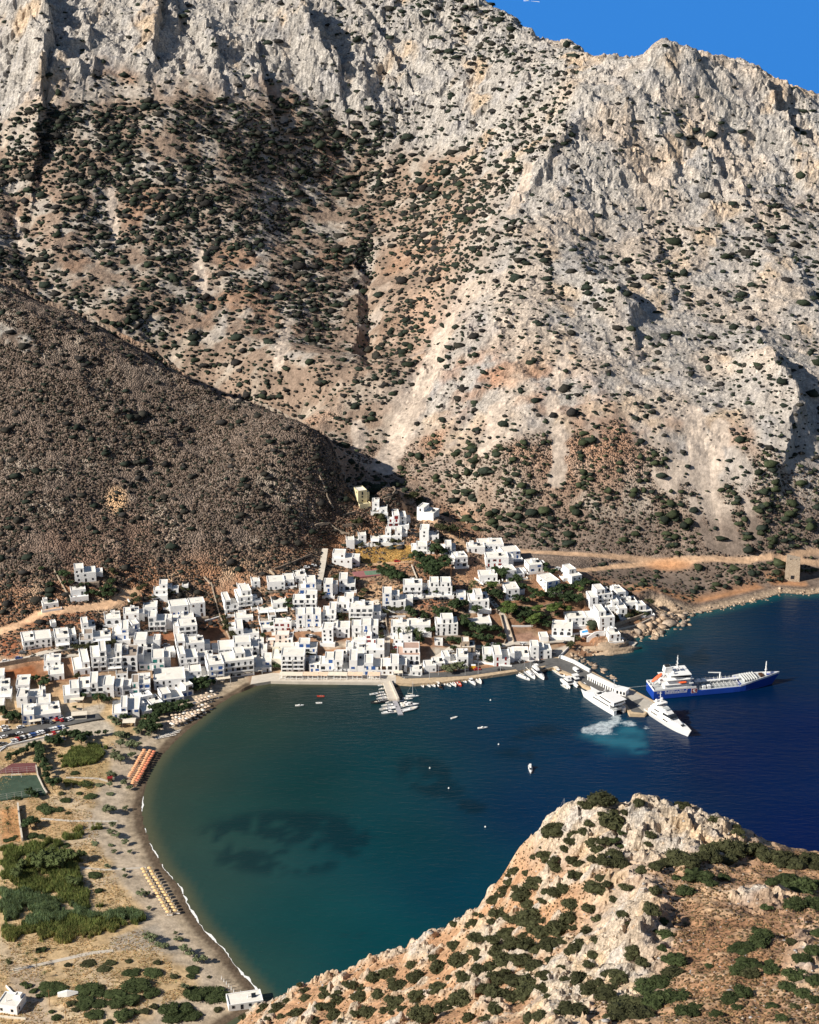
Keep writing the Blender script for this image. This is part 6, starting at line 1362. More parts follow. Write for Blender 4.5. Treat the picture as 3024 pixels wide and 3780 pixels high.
BO = """row k 72,190 10,190|small white rowing boat under the taverna terrace|M
row k 300,206 245,210|small white tender beside the jetty root|
motor k 338,252 240,276|white motorboat, first on the left side of the small jetty|J
rib k 225,332 105,352|dark inflatable boat sticking out farthest left of the jetty|J
motor k 322,310 200,330|white motorboat beside the dark inflatable boat|J
motor k 346,346 205,374|white motorboat, third from the shore on the left of the jetty|J
motor k 362,386 210,418|white motorboat, fourth from the shore on the left of the jetty|J
motor k 385,415 225,444|white motorboat left of the jetty end|J
rib k 385,436 130,478|long dark inflatable boat left of the jetty end|D
motor k 430,460 345,472|small white motorboat left of the pontoon start|J
motor k 460,500 285,520|grey-white motorboat left of the pontoon|J
motor k 500,545 258,580|long white motorboat with awning left of the pontoon|J
cruiser k 520,608 290,632|white cabin cruiser with dark windscreen at the left of the pontoon end|J
sail k 645,378 835,376|white open sailboat right of the small jetty|J
motor k 600,408 742,414|white motorboat just below the open sailboat|J
row k 525,448 620,442|small white boat right of the pontoon start|J
cruiser k 560,486 740,474|white cabin boat right of the pontoon|J
cruiser k 572,518 830,502|sleek long white speedboat right of the pontoon|J
row k 640,524 572,545|tiny white tender between the speedboat and the pontoon|J
rib k 592,598 818,546|large white inflatable boat right of the pontoon end|J
row q 38,152 66,184|small white boat, first along the harbour quay|Q
motor q 95,152 132,182|pale blue and white boat, second along the harbour quay|Q
row q 136,148 182,180|white boat, third along the harbour quay|Q
fish q 198,158 252,206|dark wooden boat in the quay row|QD
row q 236,134 280,166|small white boat right of the dark wooden boat|Q
motor q 282,144 338,178|white boat with grey interior in the middle of the quay row|Q
rib q 332,120 388,178|white inflatable boat in the quay row|Q
motor q 372,116 442,174|white boat with red cover in the quay row|QR
row q 448,112 496,138|small white boat beside the large white cruiser|Q
cruiser q 508,92 582,163|large white cruiser, widest in the quay row|Q
motor q 562,76 642,150|white speedboat with dark interior at the right end of the quay row|Q
sail 9 180,1240 312,1296|low white sailboat, left of the three yachts at the road bend|Y
sail 9 256,1178 370,1282|white sailboat with tall mast, middle of the three yachts|Y
yacht 9 340,1165 470,1290|white motor yacht, right of the three yachts|Y
rib 9 535,1190 462,1192|small dark inflatable moored under the quay edge|D
fish 9 588,1185 700,1262|wooden white fishing boat with mast beside the mole|
cat 9 775,1268 890,1370|white power catamaran with flybridge beside the mole|C
cat 9 700,1290 800,1385|smaller white catamaran with awning beside the mole|C
motor 9 672,1345 738,1392|white speedboat tied left of the catamarans|C
cruiser j 222,508 298,506|white cabin boat anchored alone in the inner bay|
row j 486,424 422,422|white boat with red hull anchored in the inner bay|R
row j 460,484 418,484|smallest white boat anchored in the inner bay|
row s 1665,2654 1688,2648|white dinghy anchored in the middle of the bay|
cruiser s 1764,2690 1799,2687|white cruiser anchored in the middle of the bay|
yacht s 1956,2828 1960,2856|white boat anchored nearest the headland|
sail s 2030,3054 2118,3050|white sailboat whose mast rises behind the headland edge|"""
GRP = {'J': 'boats at the small jetty', 'Q': 'small boats along the harbour quay', 'Y': 'yachts at the road bend', 'C': 'boats beside the catamarans', 'M': None, 'D': 'dark inflatable boats', '': None, 'R': None, 'QD': 'small boats along the harbour quay', 'QR': 'small boats along the harbour quay'}
for ln in BO.split('\n'):
    g_, lab, fl_ = ln.split('|'); k_, t_, s_ = g_.split(' ', 2)
    make_boat(k_, t_, s_, lab, GRP[fl_], M_HRED if 'R' in fl_ else M_HDARK if 'D' in fl_ else None)
for i, (u_, v_, lab) in enumerate([(1811, 2586, 'small white mooring buoy in open water right of the jetty'), (1657, 2911, 'white mooring buoy over the dark seagrass'), (1841, 2749, 'white mooring buoy right of the anchored cruiser'), (1792, 3054, 'white mooring buoy farthest down the bay'), (1587, 2837, 'white mooring buoy at the left edge of the dark seagrass')]):
    x, y, z = atZ(u_, v_, 0); bm_, f_ = lumpy(2, 5, 0); MB().add((bm_*.45+np.array([0, 0, .25])).tolist(), f_.tolist()).bar((0, 0, .5), (0, 0, 1.1), .05, 5).build('mooring_buoy', M_WHITE, None, False, (x, y, z)); tag(bpy.context.scene.collection.objects[-1], lab, 'buoy', 'mooring buoys')
# ---- tanker
e, L_ = vessel('tanker_ship', 'ship', 's', '2399,2565 2850,2524', 'blue and white tanker ship moored stern-to at the outer mole', None); B = 13.5
def zs_(s): return 3.4+1.2*max(0, .10-s)*10*0+(1.9 if s < .345 else 0)+(3.2*max(0, (s-.70)/.30)**.8 if s > .70 else 0)
def beam(s): return B/2*(1-max(0, (s-.62)/.38)**2.3)
ss = [0, .05, .15, .25, .34, .35, .45, .55, .65, .70, .75, .80, .86, .92, .97, 1]
def tring(s, zt, inset=0, zb=None):
    b_ = max(beam(s)-inset, .25); x = -L_/2+L_*s; xb = x+(4.0*((s-.8)/.2)**2 if s > .8 else 0)
    return [(x, 0, -2), (x, b_*.9, -1.2), (x, b_*(1 if s < .8 else .82), .3), (xb, b_, zt), (xb, -b_, zt), (x, -b_*(1 if s < .8 else .82), .3), (x, -b_*.9, -1.2)]
MB().loft([tring(s, zs_(s)) for s in ss]).build('hull', M_HBLUE, e)
bw = MB()
for sg in (-1, 1):
    for a, b2 in zip(ss[:-1], ss[1:]):
        if .34 <= a < .69: continue
        def pt(s, zo, ins): xb = -L_/2+L_*s+(4.0*((s-.8)/.2)**2 if s > .8 else 0); return (xb, sg*max(beam(s)-ins, .1), zs_(s)+zo)
        q = [pt(a, .003, -.03), pt(b2, .003, -.03), pt(b2, 1.1, -.03), pt(a, 1.1, -.03), pt(a, .003, .22), pt(b2, .003, .22), pt(b2, 1.1, .22), pt(a, 1.1, .22)]
        bw.add(q, [(0, 1, 2, 3), (7, 6, 5, 4), (3, 2, 6, 7), (0, 3, 7, 4), (1, 5, 6, 2)])
bw.box(-L_/2-.1, -B/2, 5.3, -L_/2+.15, B/2, 6.4); bw.build('bulwark', M_HULL, e)
X = lambda s: -L_/2+L_*s
dk = MB(); dk.box(X(.352), -B/2+.5, 3.40, X(.70), B/2-.5, 3.46); dk.build('cargo_deck', M_GDECK, e); MB().loft([[(X(.72), -5.9, 4.2), (X(.95), -2.2, 6.15), (X(.95), 2.2, 6.15), (X(.72), 5.9, 4.2)], [(X(.72), -5.9, 4.6), (X(.95), -2.2, 6.3), (X(.95), 2.2, 6.3), (X(.72), 5.9, 4.6)]]).build('forecastle_deck', M_GDECK, e)
MB().box(X(.02), -B/2+.4, 5.3, X(.335), B/2-.4, 5.36).build('aft_deck', M_GDECK, e)
su = MB(); cabin(su, X(.09), X(.31), 11.5, 11.5, 5.36, 8.2, .1, .1); cabin(su, X(.12), X(.30), 10, 10.5, 8.21, 11, .1, .15); cabin(su, X(.14), X(.29), 8, 12.5, 11.01, 13.8, .1, -.25); su.build('superstructure', M_HULL, e)
cabin(MB(), X(.145), X(.2925), 8.1, 12.6, 12.2, 13.3, .1, -.25).build('bridge_windows', M_DARK, e); MB().box(X(.13), -6.3, 13.8, X(.30), 6.3, 14.0).build('bridge_roof', M_HULL, e)
for z_ in (8.2, 11.0): MB().box(X(.08), -6.1, z_-.1, X(.32), 6.1, z_+.05).build('deck_rim', M_HULL, e)
cabin(MB(), X(.10), X(.17), 4.5, 4, 14.01, 17.5, .15, .25).build('funnel', M_HULL, e); MB().box(X(.11), -1.2, 17.4, X(.145), 1.2, 18.4).build('exhaust', M_HDARK, e)
ma = MB(); ma.bar((X(.21), 0, 14), (X(.21), 0, 24), .45, 6, .15); [ma.bar((X(.21), -w_, h_), (X(.21), w_, h_), .12, 5) for h_, w_ in ((17, 2.5), (19.5, 1.8), (22, 1.2))]; ma.box(X(.21)-1, -1.3, 16.2, X(.21)+1, 1.3, 16.5); ma.build('radar_mast', M_HULL, e)
for q in (-4, 4): v_, f_ = lumpy(2, 3, 0); MB().add((v_*.9+np.array([X(.16), q, 15.2])).tolist(), f_.tolist()).build('satellite_dome', M_HULL, e)
lf = MB(); 
for q in (-1.7, 1.7): lf.bar((X(.0), q, 6), (X(.0)+7.5, q, 12.5), .2, 5); lf.bar((X(.0), q, 6), (X(.0)+1, q, 8.5), .2, 5)
lf.bar((X(0)+7.5, -1.7, 12.5), (X(0)+7.5, 1.7, 12.5), .2, 5); lf.build('lifeboat_ramp', M_HULL, e)
MB().loft([[(X(0)+.8+6*t-.5*w_[1], w_[0], 8.3+4.8*t+w_[1]) for w_ in ((-1.1*k, 0), (0, -1*k), (1.1*k, 0), (0, 1*k))] for t, k in ((0, .3), (.15, .9), (.5, 1.1), (.85, 1), (1, .4))]).build('lifeboat', M_ORG, e)
MB().loft([[(X(.20)+5*t, -5.9+w_[0], 9.2+w_[1]) for w_ in ((-.8*k, 0), (0, -.7*k), (.8*k, 0), (0, .7*k))] for t, k in ((0, .3), (.15, .9), (.5, 1), (.85, .9), (1, .3))]).build('rescue_boat', M_ORG, e)
pp = MB(); r_ = random.Random(5)
for yq in np.linspace(-4.2, 4.2, 9): pp.bar((X(.40), yq, 4.1+.3*r_.random()), (X(.70), yq, 4.1+.3*r_.random()), .17, 5)
for xs_ in np.linspace(.38, .70, 11): pp.bar((X(xs_), -5.2, 4.6), (X(xs_), 5.2, 4.6), .13, 5); pp.bar((X(xs_), -5.2, 3.4), (X(xs_), -5.2, 5.6), .1, 4); pp.bar((X(xs_), 5.2, 3.4), (X(xs_), 5.2, 5.6), .1, 4)
pp.build('deck_pipes', M_LGREY, e); wk = MB(); wk.box(X(.36), -.9, 5.9, X(.72), .9, 6.05); [wk.box(X(q)-.1, -.8, 3.4, X(q)+.1, .8, 5.9) for q in np.linspace(.38, .70, 7)]; [wk.bar((X(.36), q, 7), (X(.72), q, 7), .06, 4) for q in (-.9, .9)]; wk.build('catwalk', M_HULL, e)
cr = MB(); cr.bar((X(.575), 2, 3.4), (X(.575), 2, 9.5), .5, 7); cr.bar((X(.575), 2, 9.3), (X(.48), 2.4, 9.9), .4, 6, .3); cr.build('hose_crane', M_HULL, e)
for q in (.40, .44): MB().box(X(q), -5.5, 3.46, X(q)+2, -3, 5.2).build('deck_house', M_HULL, e); MB().box(X(q), 3, 3.46, X(q)+2, 5.5, 5.0).build('deck_house', M_HULL, e)
fm = MB(); fm.bar((X(.94), 0, 6.2), (X(.94), 0, 15), .5, 6, .25); [fm.bar((X(.94), -w_, h_), (X(.94), w_, h_), .12, 4) for h_, w_ in ((11, 1.2), (13, .9))]; fm.box(X(.94)-.6, -.6, 9.5, X(.94)+.6, .6, 9.8); fm.build('foremast', M_HULL, e)
MB().box(X(.89), -2, 5.8, X(.92), 2, 7.0).build('windlass', M_BRN, e)
for k in range(6): MB().box(X(.745+.02*k), -4.4, 5.0+.2*k, X(.75+.02*k), 4.4, 6.4+.15*k).build('vent_frame', M_LGREY, e)
lg = MB(); lg.box(X(.30), -B/2-.06, 2.2, X(.348), -B/2-.002, 5.2); lg.build('emblem_panel', M_HULL, e); MB().box(X(.303), -B/2-.09, 2.4, X(.345), -B/2-.065, 5.0).build('emblem_square', simple('emblem_red', (.25, .02, .03), .5), e)
MB().add([(X(.318), -B/2-.12, 4.7), (X(.338), -B/2-.12, 4.2), (X(.325), -B/2-.12, 3.8), (X(.338), -B/2-.12, 2.8), (X(.330), -B/2-.12, 2.6), (X(.312), -B/2-.12, 3.6)], [(0, 5, 4, 3, 2, 1)]).build('emblem_sign', M_HULL, e)
lt = MB(); xx = X(.09)
for k in range(19):
    w_ = r_.uniform(.35, .7); h_ = r_.choice([2.0, 2.0, 1.3]); lt.box(xx, -B/2-.05, 3.0, xx+w_*.55, -B/2-.003, 3.0+h_); 
    if k % 3 == 0: lt.box(xx+w_*.56, -B/2-.05, 3.0+h_*.75, xx+w_, -B/2-.003, 3.0+h_)
    xx += w_+.22
lt.build('hull_lettering', M_HULL, e)
cu = bpy.data.curves.new('name_lettering', 'FONT'); cu.body = 'ECO'; cu.size = 1.5; cu.extrude = .03; cu.materials.append(M_HULL); o = bpy.data.objects.new('lettering_curve', cu); COL.objects.link(o); bpy.context.view_layer.update(); me_ = bpy.data.meshes.new_from_object(o); bpy.data.objects.remove(o); o = link('name_lettering', me_, e); o.location = (X(.025), -B/2-.05, 3.7); o.rotation_euler = (R(90), 0, 0)
MB().bar((X(0), 4, 4), (X(0)-16, 8, 1.8), .06, 4).build('mooring_line', M_LGREY, e)
# ---- fast ferry
e, L_ = vessel('passenger_ferry', 'ferry', 'f', '700,505 185,195', 'white passenger catamaran ferry churning the water beside the mole', None); L_ *= 1.1; B = 9.5; X = lambda s: -L_/2+L_*s
for sg in (-1, 1): h_ = hull_mb(L_, 2.7, 3.0, 1.2, False, rise=.3, bowrake=.10).build('hull', M_HULL, e); h_.location = (0, sg*3.4, 0)
MB().loft([[(X(.03), -4.7, 2.3), (X(.72), -4.7, 2.3), (X(.93), -3, 3.0), (X(.93), 3, 3.0), (X(.72), 4.7, 2.3), (X(.03), 4.7, 2.3)], [(X(.03), -4.7, 3.1), (X(.72), -4.7, 3.3), (X(.97), -3, 3.9), (X(.97), 3, 3.9), (X(.72), 4.7, 3.3), (X(.03), 4.7, 3.1)]]).build('main_deck', M_HULL, e)
MB().loft([[(X(.12), -4.65, 3.1), (X(.68), -4.65, 3.1), (X(.9), -2.6, 3.5), (X(.9), 2.6, 3.5), (X(.68), 4.65, 3.1), (X(.12), 4.65, 3.1)], [(X(.12), -4.5, 5.6), (X(.60), -4.5, 5.6), (X(.74), -2.2, 5.3), (X(.74), 2.2, 5.3), (X(.60), 4.5, 5.6), (X(.12), 4.5, 5.6)]]).build('lower_cabin', M_HULL, e)
cabin(MB(), X(.02), X(.56), 8.8, 7.5, 5.61, 8.0, .25, 1.1).build('upper_cabin', M_HULL, e); MB().box(X(.0), -4.6, 8.0, X(.44), 4.6, 8.2).build('roof', M_HULL, e); cabin(MB(), X(.44), X(.58), 4, 3, 5.61, 7.6, .1, .9).build('wheelhouse', M_HULL, e); cabin(MB(), X(.445), X(.59), 4.1, 3.1, 6.4, 7.2, .1, .9).build('wheelhouse_windows', M_DARK, e)
wi = []
for sg in (-1, 1):
    for z_, q0, q1 in ((4.3, .16, .62), (6.7, .12, .44)):
        for k in np.linspace(q0, q1, 12 if z_ < 5 else 9): 
            yb = 4.62-.06*(z_-3.1) if z_ < 5 else 4.38-.9*(k-.02)
            MB().box(X(k), sg*yb-.12, z_-.3, X(k)+1.2, sg*yb+.12, z_+.35).build('window', M_DARK, e)
for k in (-3, -1.6, -.2, 1.2, 2.6): MB().box(X(.02)+.1, k, 6.6, X(.02)+.55, k+.9, 7.3).build('window', M_DARK, e)
MB().box(X(.03), -4.2, 3.15, X(.1195), 4.2, 3.2).build('stern_deck', M_GDECK, e); MB().box(X(.118)-.05, -1.8, 3.2, X(.1195), 1.8, 5.2).build('stern_doors', M_DARK, e); MB().bar((X(.48), 0, 8), (X(.48), 0, 11), .2, 5).box(X(.47), -1, 9.4, X(.49), 1, 9.6).build('mast', M_HULL, e); MB().box(X(.62), -1.6, 5.55, X(.68), 1.6, 5.8).build('vent', M_HDARK, e)
rl = MB()
for sg in (-1, 1): rl.bar((X(0), sg*4.6, 4.2), (X(.12), sg*4.6, 4.2), .06, 4)
rl.bar((X(0), -4.6, 4.2), (X(0), 4.6, 4.2), .06, 4); rl.build('railing', M_HULL, e)
# ---- superyacht
e, L_ = vessel('superyacht', 'yacht', 'g', '225,350 815,728', 'large white superyacht with stepped decks moored at the mole end', None); B = 8.4; X = lambda s: -L_/2+L_*s
hull_mb(L_, B, 2.6, 1.2, False, rise=.75, tran=.92, full=2.6, bowrake=.07).build('hull', M_HULL, e)
MB().loft([[(X(.12), -4.05, 2.6), (X(.6), -3.9, 3.0), (X(.9), -1.3, 4.0), (X(.9), 1.3, 4.0), (X(.6), 3.9, 3.0), (X(.12), 4.05, 2.6)], [(X(.12), -4.0, 4.9), (X(.55), -3.7, 4.9), (X(.80), -1.3, 4.6), (X(.80), 1.3, 4.6), (X(.55), 3.7, 4.9), (X(.12), 4.0, 4.9)]]).build('main_deckhouse', M_HULL, e)
cabin(MB(), X(.14), X(.64), 7.4, 5.0, 4.91, 7.3, .3, 1.5).build('upper_deckhouse', M_HULL, e); cabin(MB(), X(.45), X(.655), 6.2, 5.1, 5.8, 6.8, .1, 1.5).build('bridge_windows', M_DARK, e)
cabin(MB(), X(.18), X(.52), 6.4, 4.6, 7.31, 8.5, .3, 1.8).build('sun_deck', M_HULL, e); MB().loft([[(X(.40), -2.2, 8.5), (X(.49), -1.6, 8.5), (X(.49), 1.6, 8.5), (X(.40), 2.2, 8.5)], [(X(.40), -2.2, 8.9), (X(.47), -1.5, 8.9), (X(.47), 1.5, 8.9), (X(.40), 2.2, 8.9)]]).build('jacuzzi', M_GDECK, e)
MB().box(X(.20), -3, 10.3, X(.36), 3, 10.5).build('radar_arch_roof', M_HULL, e)
for sg in (-1, 1): MB().add([(X(.20), sg*2.9, 8.5), (X(.28), sg*2.9, 8.5), (X(.33), sg*2.9, 10.3), (X(.26), sg*2.9, 10.3), (X(.20), sg*2.6, 8.5), (X(.28), sg*2.6, 8.5), (X(.33), sg*2.6, 10.3), (X(.26), sg*2.6, 10.3)], [(0, 1, 2, 3), (7, 6, 5, 4), (0, 3, 7, 4), (1, 5, 6, 2)]).build('arch_leg', M_HULL, e)
ma = MB(); ma.bar((X(.29), 0, 10.5), (X(.27), 0, 16.5), .35, 6, .15); [ma.bar((X(.28), -w_, h_), (X(.28), w_, h_), .1, 4) for h_, w_ in ((12, 1.8), (13.6, 1.2), (15.3, .8))]; ma.build('mast', M_HULL, e)
for p_ in ((X(.25), -1.9, 11.3), (X(.25), 1.9, 11.3), (X(.34), 2.6, 9.6)): v_, f_ = lumpy(2, 3, 0); MB().add((v_*.8+np.array(p_)).tolist(), f_.tolist()).build('satellite_dome', M_HULL, e)
for sg in (-1, 1):
    for z_, ks in ((3.9, (.20, .24, .28, .32, .50, .53, .56, .59)), (6.2, (.26, .29, .32, .35))):
        for k in ks: yb = (4.03-.5*max(0, k-.3)) if z_ < 5 else 3.35; MB().box(X(k), sg*yb-.25, z_-.25, X(k)+.8, sg*yb+.06, z_+.3).build('window', M_DARK, e)
MB().box(X(.01), -3.6, 2.62, X(.12), 3.6, 2.68).build('stern_deck', M_DECK, e); MB().box(X(.84), -.8, 4.0, X(.88), .8, 4.9).build('windlass', M_HDARK, e)
for sg in (-1, 1): MB().box(X(.12), sg*4.06-.03, 4.45, X(.55), sg*4.06+.03-.0, 4.6).build('rail', M_DECK, e)
MB().bar((X(0), 0, 2.7), (X(0)-.8, 0, 5.0), .05, 4).build('flag_pole', M_STEEL, e)
# far boat with its wake on the open sea
make_boat('yacht', 's', '1955,4 1934,4', 'tiny white motor yacht far out on the open sea', None)
xa, ya, _ = atZ(1960, 4); xb, yb_, _ = atZ(1992, 7)
tag(MB().add([(xa, ya-4, .3), (xb, yb_-14, .3), (xb, yb_+14, .3), (xa, ya+4, .3)], [(0, 1, 2, 3)]).build('wake_foam', simple('foam', (.75, .80, .84), .8, .2, .2, .05)), 'thin white wake trailing the far motor yacht', 'wake', None, 'stuff')
# surf along the beach
M_FOAM = simple('surf_foam', (.80, .80, .78), .9, .1, .15, .8)
sp = resample([(x, y) for x, y in coast[:12]], 2.0); mb = MB(); r_ = random.Random(9); k = 0
sp = np.array(sp); nn = fbm(sp[:, 0]/14, sp[:, 1]/14, 3, 500); n2_ = fbm(sp[:, 0]/4, sp[:, 1]/4, 2, 504)
for i in range(1, len(sp)-2):
    tt = i/len(sp); on = nn[i]+(.9 if tt < .38 else .2 if tt < .6 else -.1)
    if on < -.05: continue
    def off(j):
        d = sp[j+1]-sp[j-1]; d = d/np.linalg.norm(d); nr = np.array([d[1], -d[0]]); w_ = max(.08, (.14+.62*max(0, nn[j]+.25)*(1 if tt < .4 else .4)+.30*n2_[j])); c = sp[j]+nr*(.3+.8*n2_[j]); return c-nr*w_, c+nr*w_
    a, b2 = off(i), off(i+1); mb.add([(*a[0], .07), (*a[1], .07), (*b2[1], .07), (*b2[0], .07)], [(0, 1, 2, 3)])
tag(mb.build('surf_foam', M_FOAM), 'thin broken line of white surf along the beach', 'surf', None, 'stuff')

# ------------------------------------------------------------------ beach furniture
def parasol_proto(cm, label, group):
    e = empty('parasol', (0, 0, -50), 0, label, 'parasol', group); n = 10
    v = [(0, 0, 2.55)]+[(1.12*math.cos(6.283*i/n), 1.12*math.sin(6.283*i/n), 2.05) for i in range(n)]+[(0, 0, 2.45)]+[(1.10*math.cos(6.283*i/n), 1.10*math.sin(6.283*i/n), 1.97) for i in range(n)]
    MB().add(v, [(0, 1+i, 1+(i+1) % n) for i in range(n)]+[(n+1, n+2+(i+1) % n, n+2+i) for i in range(n)]+[(1+i, n+2+i, n+2+(i+1) % n, 1+(i+1) % n) for i in range(n)]).build('canopy', cm, e)
    MB().bar((0, 0, -.3), (0, 0, 2.5), .05, 6).build('pole', M_WHITE, e); return e
def lounger_proto(m_, label, group):
    e = empty('sun_lounger', (0, 0, -50), 0, label, 'sun lounger', group)
    MB().box(-.95, -.32, .28, .35, .32, .36).build('seat', m_, e); MB().add([(.35, -.32, .3), (.35, .32, .3), (.95, .32, .75), (.95, -.32, .75), (.35, -.32, .22), (.35, .32, .22), (.95, .32, .67), (.95, -.32, .67)], [(0, 3, 2, 1), (4, 5, 6, 7), (0, 1, 5, 4), (1, 2, 6, 5), (2, 3, 7, 6), (3, 0, 4, 7)]).build('backrest', m_, e)
    for q in ((-.8, -.25), (-.8, .25), (.3, -.25), (.3, .25)): MB().box(q[0]-.03, q[1]-.03, -.05, q[0]+.03, q[1]+.03, .28).build('leg', M_WOOD, e)
    return e
M_OC = simple('orange_parasol', (.72, .36, .19), .8, .2, .08, .5); M_OR = simple('red_orange_parasol', (.66, .22, .12), .8, .2, .08, .5); M_YC = simple('yellow_parasol', (.74, .50, .24), .8, .2, .08, .5); M_SC = simple('straw_parasol', (.62, .48, .36), .9, .1, .12, 2); M_WC = simple('white_parasol', (.78, .73, .66), .8, .2, .05, .5)
used = set()
def place(proto, u_, v_, rz=0, label=None, group=None, dz=0):
    x, y, z = G(u_, v_, .1)
    if proto.name not in used:
        used.add(proto.name); proto.location = (x, y, z+dz); proto.rotation_euler = (0, 0, rz)
        if label: proto['label'] = label
        return proto
    return copy_thing(proto, (x, y, z+dz), rz, label or proto['label'], group or proto.get('group'))
po = parasol_proto(M_OC, 'orange parasol in the double row on the upper beach', 'orange parasols on the upper beach'); pr = parasol_proto(M_OR, 'red-orange parasol on the sea side of the upper rows', 'red-orange parasols on the upper beach')
lo_ = lounger_proto(simple('brown_canvas', (.40, .20, .13), .8), 'orange sun lounger under the upper parasols', 'orange sun loungers'); 
py = parasol_proto(M_YC, 'yellow parasol in the double row on the lower beach', 'yellow parasols on the lower beach'); ly = lounger_proto(M_WC, 'pale sun lounger under the yellow parasols', 'pale loungers on the lower beach')
ps_ = parasol_proto(M_SC, 'straw-coloured parasol by the curved village beach', 'straw parasols by the village beach'); pw = parasol_proto(M_WC, 'white parasol by the curved village beach', 'white parasols by the village beach'); lw = lounger_proto(M_WC, 'white sun lounger on the curved village beach', 'white loungers on the village beach')
def rowline(t, a, b2, n): return [tp(t, a[0]+(b2[0]-a[0])*i/(n-1), a[1]+(b2[1]-a[1])*i/(n-1)) for i in range(n)]
for q, (a, b2, n) in enumerate([((1315, 565), (1180, 805), 15), ((1368, 570), (1208, 870), 18), ((1400, 580), (1250, 845), 14)]):
    for u_, v_ in rowline('c', a, b2, n):
        place(po if q < 2 else pr, u_+random.uniform(-1.2, 1.2), v_+random.uniform(-.8, .8)); 
        if q < 2:
            for s_ in (-4, 4): place(lo_, u_+s_+3, v_+1, R(180))
for a, b2, n in [((910, 120), (1070, 395), 15), ((952, 115), (1118, 385), 15)]:
    for u_, v_ in rowline('b', a, b2, n):
        place(py, u_+random.uniform(-1.2, 1.2), v_+random.uniform(-.8, .8))
        for s_ in (-5, 5): place(ly, u_+s_+4, v_+1, R(180))
r_ = random.Random(21)
for i, (a, b2, n) in enumerate([((1530, 1040), (1310, 1130), 4), ((1590, 1100), (1300, 1170), 7), ((1480, 1160), (1230, 1225), 6), ((1450, 1230), (1120, 1350), 7), ((1490, 1265), (1180, 1380), 7), ((1400, 1320), (950, 1400), 9), ((1340, 1360), (960, 1440), 9), ((1280, 1400), (900, 1490), 8), ((1200, 1430), (930, 1520), 7), ((1120, 1480), (960, 1530), 4)]):
    for k, (u_, v_) in enumerate(rowline('4', a, b2, n)):
        place(ps_ if (i*3+k) % 5 else pw, u_+r_.uniform(-1, 1), v_+2+r_.uniform(-1, 1))
        if k % 2 == 0: place(lw, u_+6, v_+4, R(180+20))
for a, b2, n in [((1050, 1590), (760, 1680), 11), ((1030, 1620), (720, 1700), 11), ((980, 1660), (700, 1720), 9)]:
    for u_, v_ in rowline('4', a, b2, n): place(lw, u_, v_, R(200+r_.uniform(-9, 9)))
pc = empty('closed_parasol', (0, 0, -50), 0, 'closed white parasol in the short row near the beach house', 'parasol', 'closed white parasols'); MB().bar((0, 0, -.3), (0, 0, 1), .05, 6).build('pole', M_STEEL, pc); MB().bar((0, 0, .9), (0, 0, 2.7), .22, 7, .05).build('folded_canopy', M_WHITE, pc)
for u_, v_ in rowline('b', (1412, 812), (1490, 895), 6)+[tp('b', 1535, 905)]: place(pc, u_, v_)
# awnings on the village beach
for t, a, b2, w_, lab in [('4', (210, 1540), (400, 1560), 6, 'cream shade sail among the beach trees'), ('5', (-30, 1865), (0, 1850), 5, 'cream canvas awning of the beach cafe'), ('z', (345, 1198), (580, 1165), 6, 'long pale awning of the beach restaurant'), ('z', (215, 1240), (328, 1232), 6, 'pale tent roof beside the beach restaurant'), ('2', (1040, 800), (1235, 810), 9, 'straw-coloured canopy roof of the roadside cafe'), ('2', (-40, 1110), (140, 1100), 6, 'orange-cream awning at the left edge'), ('2', (435, 1130), (620, 1105), 5, 'pale roadside canopy over parked scooters'), ('7', (1300, 1205), (1430, 1200), 4, 'cream sun roof over parked cars beside the grey wall')]:
    g0 = G(*tp(t, *a), .3); g1 = G(*tp(t, *b2), .3); z_ = max(g0[2], g1[2])+2.7; L_ = math.dist(g0[:2], g1[:2]); an = math.atan2(g1[1]-g0[1], g1[0]-g0[0]); e = empty('awning', (g0[0], g0[1], z_-2.7), an, lab, 'awning')
    MB().loft([[(0, 0, 2.6), (L_, 0, 2.6), (L_, w_/2, 3.1), (0, w_/2, 3.1)], [(0, 0, 2.68), (L_, 0, 2.68), (L_, w_/2, 3.18), (0, w_/2, 3.18)]]).build('cloth', M_CLOTH if 'orange' not in lab else M_CANO, e); MB().loft([[(0, w_/2, 3.1), (L_, w_/2, 3.1), (L_, w_, 2.7), (0, w_, 2.7)], [(0, w_/2, 3.18), (L_, w_/2, 3.18), (L_, w_, 2.78), (0, w_, 2.78)]]).build('cloth', M_CLOTH, e)
    for q in (.1, L_-.1):
        for y_ in (.1, w_-.1): MB().bar((q, y_, -1), (q, y_, 2.65), .07, 5).build('post', M_WHITE, e)
